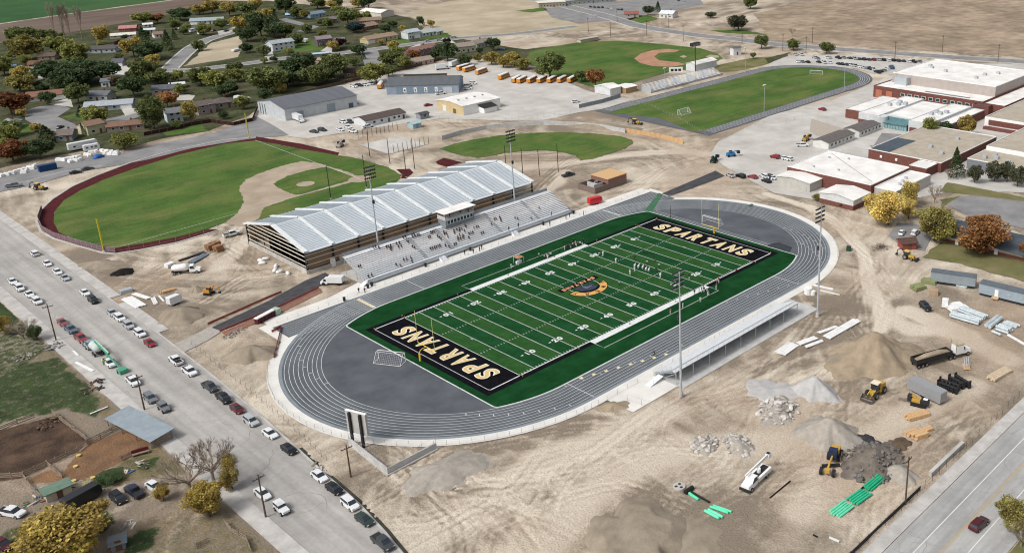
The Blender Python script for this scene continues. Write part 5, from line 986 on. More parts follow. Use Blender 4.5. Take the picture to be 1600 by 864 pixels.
def car(kind, loc, rz, col, label, group=None, full=True, bedcol=None):
    m = car_meshes(kind); t = thing(NAMES[kind], label, {'sedan': 'car', 'suv': 'suv', 'pickup': 'pickup truck', 'jeep': 'off-roader', 'van': 'van'}[kind], loc, rz, group)
    c = C(col)
    for k in ('body', 'windows', 'roof', 'bed'):
        if k in m: link_mesh(k, m[k], t, c)
    ax, wy, r, hl = m['_']; wheels(t, ax, wy, r, full)
    if full:
        for s in (-1, 1):
            link_mesh('headlight', m['headlight'], t, loc=(hl[0]+.02, s*hl[1], hl[2])); link_mesh('taillight', m['taillight'], t, loc=(hl[3]-.02, s*hl[4], hl[5]))
    return t
WHT, SIL, GRY, DGR, BLK, RED, MAR, BLU, NAV = 'd8dadb', 'a9adb0', '6f7376', '3c4043', '16181a', '8a2024', '4a1519', '3d5a78', '20283a'
CN = {WHT: 'white', SIL: 'silver', GRY: 'grey', DGR: 'dark grey', BLK: 'black', RED: 'red', MAR: 'maroon', BLU: 'blue', NAV: 'navy', '2b3b36': 'dark green', '8b8378': 'tan', '5b1d20': 'dark red', 'b0b7bd': 'pale grey'}
KN = dict(sedan='sedan', suv='SUV', pickup='pickup', jeep='boxy off-roader', van='van')
ORD = ['first', 'second', 'third', 'fourth', 'fifth', 'sixth', 'seventh', 'eighth', 'ninth', 'tenth', 'eleventh', 'twelfth', 'thirteenth', 'fourteenth', 'fifteenth', 'sixteenth', 'seventeenth', 'eighteenth', 'nineteenth', 'twentieth', 'twenty-first', 'twenty-second', 'twenty-third', 'twenty-fourth', 'twenty-fifth']
# kerbside rows of the main street, from the ball field end down to the foreground
EAST = [('suv', (-96.4, 155.5), WHT), ('sedan', (-96.5, 142.9), WHT), ('sedan', (-96.7, 132.9), WHT), ('sedan', (-96.8, 126.0), SIL), ('sedan', (-96.8, 109.3), WHT), ('suv', (-97.2, 101.5), BLK), ('sedan', (-96.8, 88.5), SIL), ('suv', (-96.7, 83.2), WHT), ('suv', (-96.9, 76.5), SIL), ('suv', (-96.8, 69.1), WHT), ('sedan', (-97.3, 61.4), RED),
        ('pickup', (-96.9, 46.3), WHT), ('pickup', (-97.0, 38.1), WHT), ('pickup', (-97.1, 26.6), DGR), ('pickup', (-97.3, 19.0), BLK), ('sedan', (-97.4, 12.1), '5b1d20'), ('suv', (-97.8, 4.5), SIL), ('sedan', (-97.4, -3.4), WHT), ('sedan', (-97.7, -12.2), BLK), ('sedan', (-98.4, -25.9), WHT), ('sedan', (-98.6, -32.0), BLK), ('suv', (-99.2, -38.8), WHT), ('sedan', (-99.9, -45.0), '2b3b36'), ('pickup', (-101.3, -53.4), DGR)]
for i, (k, p, c) in enumerate(EAST): car(k, p, R(90 if i in (11, 0) else -90)+random.uniform(-.03, .03), c, f'{CN[c]} {KN[k]}, {ORD[i]} down the kerb row on the stadium side', 'vehicles parked along the stadium kerb')
WEST = [('sedan', (-108.0, 135.1), WHT), ('suv', (-108.2, 127.8), WHT), ('sedan', (-107.7, 120.7), WHT), ('suv', (-107.9, 113.3), WHT), ('sedan', (-107.9, 92.5), '8e4a48'), ('pickup', (-107.9, 86.1), '5c6a7c'), ('pickup', (-108.0, 78.2), '93343a'), ('pickup', (-108.0, 72.3), '6d7c86'), ('pickup', (-108.1, 57.8), WHT), ('pickup', (-107.9, 43.6), WHT), ('suv', (-108.4, 32.0), GRY), ('jeep', (-108.1, 25.1), GRY), ('sedan', (-108.6, -22.8), WHT), ('jeep', (-108.5, -30.2), WHT)]
CN.update({'8e4a48': 'faded red', '5c6a7c': 'blue-grey', '93343a': 'red', '6d7c86': 'slate'})
for i, (k, p, c) in enumerate(WEST): car(k, p, R(-90)+random.uniform(-.03, .03), c, f'{CN[c]} {KN[k]}, {ORD[i]} down the kerb row on the farm side', 'vehicles parked along the farm kerb')
def car2(kind, a, b, col, label, group=None, full=True):
    a = Vector(a); b = Vector(b); d = b-a; return car(kind, ((a.x+b.x)/2, (a.y+b.y)/2), math.atan2(d.y, d.x), col, label, group, full)
F_ = 'vehicles parked in the farm yard'
car2('pickup', (-143.7, 10.0), (-141.7, 6.0), WHT, 'white pickup alone at the left of the farm yard', F_); car2('suv', (-131.0, -3.1), (-135.1, -3.2), WHT, 'long white SUV beside the black horse trailer', F_)
car2('suv', (-127.8, -1.0), (-127.6, -4.9), BLK, 'small black SUV next to the horse trailer', F_); car2('pickup', (-124.6, -5.5), (-125.0, -0.3), NAV, 'navy pickup with red load in its bed, in the farm yard', F_)
car2('sedan', (-121.8, -2.2), (-121.2, -6.1), WHT, 'white car half under the bare trees of the farm yard', F_); car2('suv', (-107.9, -3.6), (-107.8, -7.3), GRY, 'grey SUV parked under the leafless farm tree by the kerb', F_); car2('pickup', (-147.3, 0.6), (-146.4, -3.1), MAR, 'maroon truck at the lower left corner', F_)
car2('suv', (-28.9, -131.9), (-25.4, -132.2), '4a1820', 'maroon SUV driving on the town road'); CN['4a1820'] = 'maroon'
V_ = 'vehicles on the building site'
car2('suv', (50.6, -78.9), (48.6, -82.0), BLK, 'black SUV parked on the site near the silver ducts', V_); car2('pickup', (-50.2, 123.6), (-44.6, 123.3), WHT, 'white pickup at the end of the maroon warning track', V_)
car2('pickup', (65.6, 85.0), (72.0, 84.4), DGR, 'dark pickup behind the school end of the home stand', V_); car2('sedan', (93.4, -48.0), (98.0, -46.6), WHT, 'white car parked by the yellow trees', V_); car2('suv', (96.1, -51.1), (100.6, -50.4), WHT, 'white SUV behind the small brick hut', V_)
car2('pickup', (160.3, 39.6), (163.3, 35.9), WHT, 'white pickup beside the portable classroom', V_)
N_ = 'vehicles on the north street'
car2('pickup', (-80.2, 244.4), (-76.2, 242.0), GRY, 'grey pickup driving on the north street', N_); car2('sedan', (-58.0, 244.1), (-54.3, 243.6), BLK, 'black car leading on the north street by the outfield', N_); car2('sedan', (-53.1, 245.6), (-49.2, 245.5), DGR, 'dark grey car following on the north street by the outfield', N_)
H_ = 'cars by the houses'
car2('sedan', (-36.3, 330.7), (-32.9, 333.7), BLK, 'black car stopped in the cul-de-sac', H_, False); car2('sedan', (-31.7, 317.9), (-28.1, 322.8), WHT, 'white car at the mouth of the cul-de-sac', H_, False); car2('sedan', (86.0, 586.0), (91.5, 583.4), SIL, 'silver car beside the long white-roofed shed', H_, False)
for i, (a, b, c, lb) in enumerate([((216.5, 397.6), (220.9, 396.2), SIL, 'silver car leftmost outside the white split-level house'), ((223.8, 394.6), (228.2, 393.1), SIL, 'silver car next along outside the white split-level house'), ((140.8, 569.6), (149.9, 576.4), '5b1d20', 'dark red car on the drive at the top of hill street'), ((146.9, 561.4), (154.3, 564.1), DGR, 'dark car in front of the blue-grey ranch'), ((162.4, 592.9), (167.5, 592.9), WHT, 'white truck in front of the blue-grey ranch'), ((148.8, 611.1), (155.0, 616.6), BLK, 'black car beside the blue-grey ranch'), ((180.1, 417.9), (183.6, 417.5), WHT, 'white car on the drive of the tan ranch'), ((239.4, 396.3), (240.8, 394.4), GRY, 'grey car at the corner of scrub field and side road'), ((228.5, 331.0), (231.8, 326.7), BLU, 'blue car under trees behind the yellow trees')]):
    car2('suv' if i in (4, 8) else 'sedan', a, b, c, lb, H_, False)
Y_ = 'cars in the bus yard'
YC = [('suv', (103.5, 304.7), (104.9, 299.6), WHT), ('suv', (106.8, 303.9), (108.2, 300.1), NAV), ('sedan', (110.1, 303.1), (110.9, 298.7), WHT), ('sedan', (113.8, 303.3), (114.6, 298.8), WHT), ('pickup', (122.0, 248.6), (126.4, 247.4), WHT), ('suv', (139.3, 247.7), (142.5, 245.0), WHT), ('suv', (144.3, 252.7), (147.1, 252.4), WHT), ('suv', (151.1, 257.6), (151.7, 253.3), WHT), ('sedan', (102.0, 230.5), (106.0, 230.0), RED), ('suv', (56.9, 236.0), (57.9, 229.7), WHT), ('suv', (60.2, 234.3), (58.8, 226.2), DGR), ('sedan', (48.7, 224.5), (49.0, 217.2), WHT), ('sedan', (53.5, 225.7), (53.8, 219.1), WHT), ('sedan', (50.6, 215.1), (51.2, 211.2), WHT), ('pickup', (55.9, 215.5), (63.7, 215.2), WHT), ('sedan', (38.5, 228.9), (39.8, 225.4), DGR), ('suv', (42.4, 230.1), (43.7, 223.8), DGR), ('sedan', (155.2, 176.5), (158.2, 175.5), WHT)]
YL = ['nearest the white workshop gable, in the row by the trees', 'second in the row by the trees at the yard end', 'third in the row by the trees at the yard end', 'fourth in the row by the trees at the yard end', 'in front of the numbered bus garage', 'first of three at the end of the bus garage', 'second of three at the end of the bus garage', 'third of three at the end of the bus garage', 'beside the tan metal workshop', 'nearest the end wall of the low white office', 'right beside the low white office gable', 'leftmost of the front row by the low office', 'middle of the front row by the low office', 'rightmost of the front row by the low office', 'along the long wall of the low white office', 'leftmost dark car at the yard entrance', 'parked next to the other dark car at the yard entrance', 'alone on the pale paving by the old stand']
for (k, a, b, c), lb in zip(YC, YL): car2(k, a, b, c, f'{CN[c]} {KN[k]} {lb}', Y_, False)
# school car park: two rows facing the oval
rg = random.Random(5); pal = [WHT, SIL, BLK, DGR, GRY, WHT, RED, BLK, SIL, NAV, '8b8378']
r1 = [(340.9,134.8),(343.8,132.7),(344.3,128.6),(344.8,125.4),(345.5,122.7),(346.4,119.8),(347.3,116.9),(348.7,114.3),(350.6,111.8),(351.5,109.0),(352.3,106.1),(354.1,103.8),(354.6,100.6),(356.1,97.8),(357.2,94.8),(358.1,91.9),(361.1,89.7)]; r2 = [(315.3,147.6),(316.9,145.4),(318.2,142.1),(322.2,136.9),(322.9,133.4),(325.1,130.6),(324.9,124.3),(325.1,121.6),(325.7,119.2),(325.6,116.1),(325.5,112.9),(324.6,109.3),(323.0,105.1),(323.1,101.8),(322.8,99.2)]; r3 = [(333.7,162.1),(336.3,159.5),(332.9,146.9),(331.4,143.7),(337.8,141.5),(337.7,139.0)]
r4 = [(317.1,92.7),(320.7,92.7),(324.2,92.7),(328.5,93.2),(332.7,92.5),(336.9,95.0)]
for row, nm in ((r1, 'in the back row of the school car park'), (r2, 'in the row along the old track'), (r3, 'under the trees at the car park entrance'), (r4, 'in the short row by the gymnasium')):
    for i, p in enumerate(row):
        c = rg.choice(pal) if not (row is r4 and i > 3) else BLU; k = rg.choice(('sedan', 'suv', 'pickup', 'sedan'))
        car(k, p, R(62+rg.uniform(-4, 4)), c, f'{CN[c]} {KN[k]}, {ORD[i]} from the trees {nm}', 'cars in the school car park', False)
SL = 'cars in the small school lot'
for i, (p, c) in enumerate(zip([(108.8,35.0),(110.5,31.2),(112.7,27.0),(116.2,24.2),(112.0,19.9)] + [(140.1,36.3),(141.3,33.1),(141.0,30.5),(116.4,20.8),(116.9,22.4)] + [(221.8,67.4)], (SIL, BLK, '93343a', WHT, BLK, RED, WHT, WHT, WHT, DGR, RED))):
    car('suv' if i % 2 else 'sedan', p, R(70+10*(i % 3)), c, f'{CN[c]} {"SUV" if i % 2 else "sedan"}, {ORD[i]} from the asphalt path among cars by the white annex', SL, False)
for i, p in enumerate([(411.0,433.4),(411.6,429.0),(412.3,424.7),(414.4,421.9),(414.0,415.6),(414.6,411.3),(412.7,400.7),(414.4,398.4),(374.7,389.8),(487.7,399.0),(489.0,393.4)]): car('sedan', p, R(60), (BLK, DGR, NAV, BLK, SIL, WHT, DGR, BLK, WHT, DGR, SIL)[i], f'{("black","dark grey","navy","black","silver","white","dark grey","black","white","dark grey","silver")[i]} car, {ORD[i]} from the left in the far car park', 'cars in the far car park', False)
# --- school buses
bus_y = pm('bus_yellow', (.62, .26, .045), (.54, .22, .035), 1.2, .45)
BM = {'body': MB().loft(cab_rings([(-5.6,.7,2.7,1.15,1.1),(-5.5,.6,2.75,1.2,1.12),(4.0,.6,2.75,1.2,1.12),(4.3,.6,2.5,1.2,1.08)])).mesh('body', bus_y), 'hood': MB().loft(cab_rings([(4.25,.6,1.65,1.1,1.0),(5.4,.6,1.45,1.0,.9),(5.6,.7,1.3,.9,.8)])).mesh('hood', bus_y),
      'roof': MB().loft(cab_rings([(-5.6,2.7,2.85,1.12,.8),(-5.3,2.72,3.05,1.14,.75),(3.8,2.72,3.05,1.14,.75),(4.3,2.6,2.8,1.1,.8)])).mesh('roof', white_roof), 'windows': MB().box(-5.2, 3.9, -1.21, 1.21, 1.75, 2.4).mesh('windows', glass), 'windscreen': MB().loft(cab_rings([(4.2,1.6,2.5,1.05,1.0),(4.42,1.6,2.4,1.0,.95)])).mesh('windscreen', glass), 'stripe': MB().box(-5.55, 4.1, -1.22, 1.22, 1.35, 1.45).mesh('stripe', dark_steel)}
def bus(a, b, label):
    a = Vector(a); b = Vector(b); d = b-a; t = thing('school_bus', label, 'bus', ((a.x+b.x)/2, (a.y+b.y)/2), math.atan2(d.y, d.x), 'school buses')
    for k, m in BM.items(): link_mesh(k, m, t)
    wheels(t, (-3.4, 4.2), 1.0, .5, False)
bus((107.2, 282.1), (119.9, 297.5), 'yellow school bus alone beside the numbered bus garage')
for i, (a, b) in enumerate((((166.5, 293.1), (181.9, 297.2)), ((165.9, 286.1), (180.9, 290.3)), ((164.3, 273.0), (182.7, 280.0)), ((163.7, 250.6), (181.6, 258.2)), ((163.9, 237.8), (179.7, 245.8)))): bus(a, b, f'yellow school bus, {ORD[i]} from the white lorries in the loose line')
for i in range(6): bus(((164.2, 234.0)[0]+i*3.75, (164.2, 234.0)[1]-i*4.3), ((181.5, 242.1)[0]+i*3.75, (181.5, 242.1)[1]-i*4.3), f'yellow school bus, {ORD[i]} of the tight rank beside the green tree')
# --- lorries and trailers
def box_truck(label, a, b, boxcol=WHT, h=2.6, name='box_truck'):
    a = Vector(a); b = Vector(b); d = b-a; t = thing(name, label, 'truck', ((a.x+b.x)/2, (a.y+b.y)/2), math.atan2(d.y, d.x), 'service trucks'); L = d.length
    MB().box(-L/2, L/2-2.2, -1.15, 1.15, .9, .9+h).build('cargo_box', paint, t, color=C(boxcol)); MB().loft(cab_rings([(L/2-2.1,.5,2.1,1.0,.9),(L/2-1.2,.5,2.1,1.0,.85),(L/2-.8,.5,1.35,1.0,.9),(L/2,.5,1.15,.95,.8)])).build('cab', paint, t, color=C(WHT))
    MB().loft(cab_rings([(L/2-1.8,1.35,2.0,1.02,.92),(L/2-1.15,1.35,2.0,1.02,.9),(L/2-.85,1.32,1.38,1.01,.9)])).build('windows', glass, t); MB().box(-L/2, L/2-.3, -.5, .5, .45, .9).build('chassis', dark_steel, t); wheels(t, (-L/2+1.2, L/2-1), .95, .5, False); return t
box_truck('white box truck backed up to the long white workshop', (46.1, 264.7), (45.0, 248.4)); box_truck('white lorry nearest the bungalow behind the bus garage', (162.1, 306.6), (169.7, 303.3)); box_truck('long white lorry parked behind the buses', (172.1, 305.8), (186.8, 311.9)); box_truck('white service truck with tool body behind the home stand', (-44.5, 57.5), (-48.6, 62.8), h=1.7)
box_truck('small white truck at the end of the long white workshop', (79.1, 264.1), (83.9, 263.7), h=1.9)
def rv(label, a, b, col=WHT, h=2.7, wd=2.4, stripe=True, group='caravans and cargo trailers', name='travel_trailer', cat='trailer'):
    a = Vector(a); b = Vector(b); d = b-a; L = d.length; t = thing(name, label, cat, ((a.x+b.x)/2, (a.y+b.y)/2), math.atan2(d.y, d.x), group)
    MB().loft(cab_rings([(-L/2,.7,.6+h-.15,wd/2,wd/2-.1),(-L/2+.25,.55,.6+h,wd/2,wd/2-.06),(L/2-.5,.55,.6+h,wd/2,wd/2-.06),(L/2,1.0,.6+h-.5,wd/2,wd/2-.1)])).build('body', paint, t, color=C(col))
    if stripe:
        for x in (-L*.3, 0, L*.25): MB().box(x-.5, x+.5, -wd/2-.02, wd/2+.02, 1.6, 2.3).build('window', glass, t)
    MB().bar((L/2-.1, 0, .6), (L/2+1.1, 0, .5), .06).build('hitch', dark_steel, t); wheels(t, (-.5, .5), wd/2-.2, .40, False); return t
rv('white fifth-wheel camper behind the maroon-fenced garden', (47.7, 309.6), (45.7, 320.9)); rv('long white motorhome parked above the north street', (-46.6, 282.7), (-34.9, 282.6), h=2.9); rv('white caravan beside the long motorhome', (-42.5, 276.4), (-36.2, 275.9), h=2.4); rv('white camper under the trees by the purple-treed lawn', (162.9, 469.7), (163.3, 463.6), h=2.3)
for i, (a, b) in enumerate((((127.8, 593.2), (134.4, 594.6)), ((136.5, 600.9), (142.9, 601.6)), ((130.2, 580.0), (140.0, 583.3)), ((129.7, 563.4), (135.4, 564.3)))): rv(f'white camper trailer, {ORD[i]} in the cluster at the top of hill street', a, b, h=2.3)
rv('black gooseneck horse trailer in the farm yard', (-135.9, 0.8), (-129.2, 2.3), '202224', 2.3, 2.2, False, name='horse_trailer'); rv('grey box trailer next to the yellow dozer', (7.4, -107.3), (9.0, -98.2), '8f9193', 2.6, 2.5, False, name='cargo_trailer'); rv('white cargo trailer by the sand pile near the street', (-84.5, 81.7), (-80.9, 82.4), WHT, 2.1, 2.1, False, name='cargo_trailer')
rv('red cargo trailer by the home straight', (49.8, 52.8), (55.0, 52.0), 'c02028', 2.1, 2.1, False, name='cargo_trailer'); rv('white boat under a cover on the vacant lot edge', (112.2, 468.8), (118.7, 472.1), h=1.2, stripe=False, name='boat_trailer', cat='boat')
def container(label, a, b, col, h=2.6, wd=2.45):
    a = Vector(a); b = Vector(b); d = b-a; L = d.length; t = thing('shipping_container', label, 'container', ((a.x+b.x)/2, (a.y+b.y)/2), math.atan2(d.y, d.x)); MB().box(-L/2, L/2, -wd/2, wd/2, .1, h).build('shell', matte, t, color=C(col)); r_ = MB()
    for k in range(int(L/.5)): r_.box(-L/2+.2+k*.5, -L/2+.42+k*.5, -wd/2-.05, wd/2+.05, .2, h-.12)
    r_.build('corrugation', matte, t, color=C(col)); MB().box(-L/2-.06, -L/2, -wd/2+.1, wd/2-.1, .2, h-.1).build('door', matte, t, color=C(col))
container('blue shipping container beside the white bales', (-65.2, 258.2), (-58.8, 258.0), '2c4a70')

# ================================================================ trees
def leaf_material():
    m = bpy.data.materials.new('leaves_tinted'); m.use_nodes = True; t = m.node_tree; n = t.nodes; l = t.links; b = n['Principled BSDF']; b.inputs['Roughness'].default_value = .75; b.inputs['Specular IOR Level'].default_value = .2
    oi = n.new('ShaderNodeObjectInfo'); g = n.new('ShaderNodeNewGeometry'); tc = n.new('ShaderNodeTexCoord')
    nz = n.new('ShaderNodeTexNoise'); nz.inputs['Scale'].default_value = 1.7; nz.inputs['Detail'].default_value = 3; l.new(tc.outputs['Object'], nz.inputs['Vector'])
    hv = n.new('ShaderNodeHueSaturation'); l.new(oi.outputs['Color'], hv.inputs['Color'])
    mr = n.new('ShaderNodeMapRange'); mr.inputs[3].default_value = .45; mr.inputs[4].default_value = 1.45; l.new(g.outputs['Random Per Island'], mr.inputs[0]); m3 = n.new('ShaderNodeMapRange'); m3.inputs[1].default_value = .3; m3.inputs[2].default_value = .7; m3.inputs[3].default_value = .7; m3.inputs[4].default_value = 1.4; l.new(nz.outputs['Fac'], m3.inputs[0]); mu = n.new('ShaderNodeMath'); mu.operation = 'MULTIPLY'; l.new(mr.outputs[0], mu.inputs[0]); l.new(m3.outputs[0], mu.inputs[1]); l.new(mu.outputs[0], hv.inputs['Value'])
    m2 = n.new('ShaderNodeMapRange'); m2.inputs[1].default_value = .3; m2.inputs[2].default_value = .7; m2.inputs[3].default_value = .482; m2.inputs[4].default_value = .512; l.new(nz.outputs['Fac'], m2.inputs[0]); l.new(m2.outputs[0], hv.inputs['Hue'])
    l.new(hv.outputs[0], b.inputs['Base Color'])
    tr = n.new('ShaderNodeBsdfTranslucent'); l.new(hv.outputs[0], tr.inputs[0]); mx = n.new('ShaderNodeMixShader'); mx.inputs[0].default_value = .38
    l.new(b.outputs[0], mx.inputs[1]); l.new(tr.outputs[0], mx.inputs[2]); l.new(mx.outputs[0], n['Material Output'].inputs[0]); return m
leaf = leaf_material()
def crown_mesh(kind, seed, nleaf, fine=1.0):
    """leaf clumps through the volume of a crown of unit radius, base of crown at z=0"""
    rg = np.random.default_rng(seed); V = []; F = []
    if kind == 'conifer':
        h = rg.random(nleaf)**.8; a = rg.random(nleaf)*6.283; rr = (1-h)**.9*(.55+.5*rg.random(nleaf)); rr *= (1+.18*np.sin(h*38+a)); P = np.stack([rr*np.cos(a), rr*np.sin(a), h*3.0], 1)
    else:
        hz = {'round': .85, 'tall': 2.0, 'wide': .62}[kind]; nb = 26
        c = rg.normal(size=(nb, 3)); c /= np.linalg.norm(c, axis=1)[:, None]; c *= (.28+.52*rg.random(nb)**.8)[:, None]; br = .20+.22*rg.random(nb)
        which = rg.integers(0, nb, nleaf); d = rg.normal(size=(nleaf, 3)); d /= np.linalg.norm(d, axis=1)[:, None]
        P = c[which]+d*(br[which]*(.40+.75*rg.random(nleaf)**.6))[:, None]; P[:, 2] = P[:, 2]*hz+hz*.92
    s = fine*(.075+.06*rg.random(nleaf))*(1.0 if kind != 'conifer' else .9)
    for p, k in zip(P, s):
        n = rg.normal(size=3); n[2] = abs(n[2])+.4; n /= np.linalg.norm(n); a = np.cross(n, rg.normal(size=3)); a /= np.linalg.norm(a); b = np.cross(n, a)
        o = len(V); V += [tuple(p+a*k), tuple(p+b*k*.75), tuple(p-a*k), tuple(p-b*k*.75)]; F.append((o, o+1, o+2, o+3))
    return MB().add(V, F).mesh('crown', leaf)
def limbs(mb, p, d, L, r, depth, rg, spread=.6):
    q = p+d*L; mb.bar(p, q, r, r*.62, 5 if depth > 1 else 3, cap=False)
    if depth == 0: return
    for k in range(3 if depth > 1 else 4):
        nd = (d+Vector((rg.uniform(-spread, spread), rg.uniform(-spread, spread), rg.uniform(-.1, .35)))).normalized(); limbs(mb, q, nd, L*rg.uniform(.6, .8), r*.6, depth-1, rg, spread)
def trunk_mesh(seed, kind):
    rg = random.Random(seed); m = MB()
    if kind == 'conifer': m.bar((0,0,-.3), (0,0,2.4), .09, .02, 6)
    elif kind == 'tall': m.bar((0,0,-.6), (0,0,2.4), .09, .03, 6)
    else:
        m.bar((0,0,-.75), (0,0,.15), .085, .065, 7)
        for k in range(5):
            a = k*1.257+rg.random(); m.bar((0,0,.05), (math.cos(a)*.5, math.sin(a)*.5, .55+.4*rg.random()), .045, .015, 5)
    return m.mesh('trunk', bark)
TREE = {}
for kind in ('round', 'tall', 'wide', 'conifer'):
    TREE[kind] = [(crown_mesh(kind, 40+k, 4200 if kind != 'conifer' else 2600, .74), trunk_mesh(k, kind)) for k in range(3)]
bare_m = pm('bare_twigs', (.31, .255, .20), (.22, .18, .14), 2, .95)
def bare_mesh(seed, tall):
    rg = random.Random(seed); m = MB(); m2 = MB(); m.bar((0,0,-.1), (0,0,.5), .06, .05, 6)
    for k in range(9 if not tall else 7):
        a = k*.75+rg.random(); d = Vector((math.cos(a)*(.75 if not tall else .15), math.sin(a)*(.75 if not tall else .15), .8)).normalized(); limbs(m2, Vector((0,0,.3+.15*rg.random()*(1+tall*3))), d, .46 if not tall else .8, .030, 4, rg, .62 if not tall else .25)
    return m.mesh('trunk', bare_m), m2.mesh('branches', bare_m)
NEAR = {kind: [(crown_mesh(kind, 70+k, 9500, .42), TREE[kind][k][1]) for k in range(2)] for kind in ('round', 'wide', 'tall')}
BARE = [bare_mesh(3, 0), bare_mesh(8, 0), bare_mesh(5, 1)]
TC = dict(OG=('olive green', (.160, .192, .066)), DG=('dark green', (.080, .118, .050)), YG=('yellow-green', (.25, .265, .078)), YL=('yellow', (.44, .36, .11)), OB=('olive brown', (.26, .23, .07)), OR=('orange', (.36, .185, .07)), RU=('rust red', (.19, .08, .035)), PU=('purple', (.038, .016, .024)), GG=('grey-green', (.120, .125, .075)), BS=('blue-green', (.050, .085, .085)), PY=('pale yellow', (.62, .50, .17)), GO=('golden', (.40, .31, .085)), BT=('brown', (.19, .12, .06)))
PLACES = [(o.location.x, o.location.y, o['label']) for o in list(bpy.data.objects) if o.parent is None and o.get('category') in ('house', 'carport') and 'label' in o] + [(60, 270, 'long white workshop'), (118, 255, 'blue-grey bus garage'), (115, 210, 'tan metal workshop'), (230, 25, 'school entrance wing'), (135, -5, 'white school annex'), (103, -70, 'dark-roofed low brick building'), (185, -40, 'raised tan-roofed school block'), (185, 178, 'white storage barn'), (270, 182, 'announcer building'), (345, 150, 'school car park'), (-113, 60, 'farm-side pavement'), (-125, -20, 'farm yard'), (10, -140, 'town road'), (360, 330, 'far road')]
TREES = []
def tree(p, rad, col, kind='round', h=None, label=None, variant=None, name=None): TREES.append([p, rad, col, kind, h, label, variant, name])
T = tree
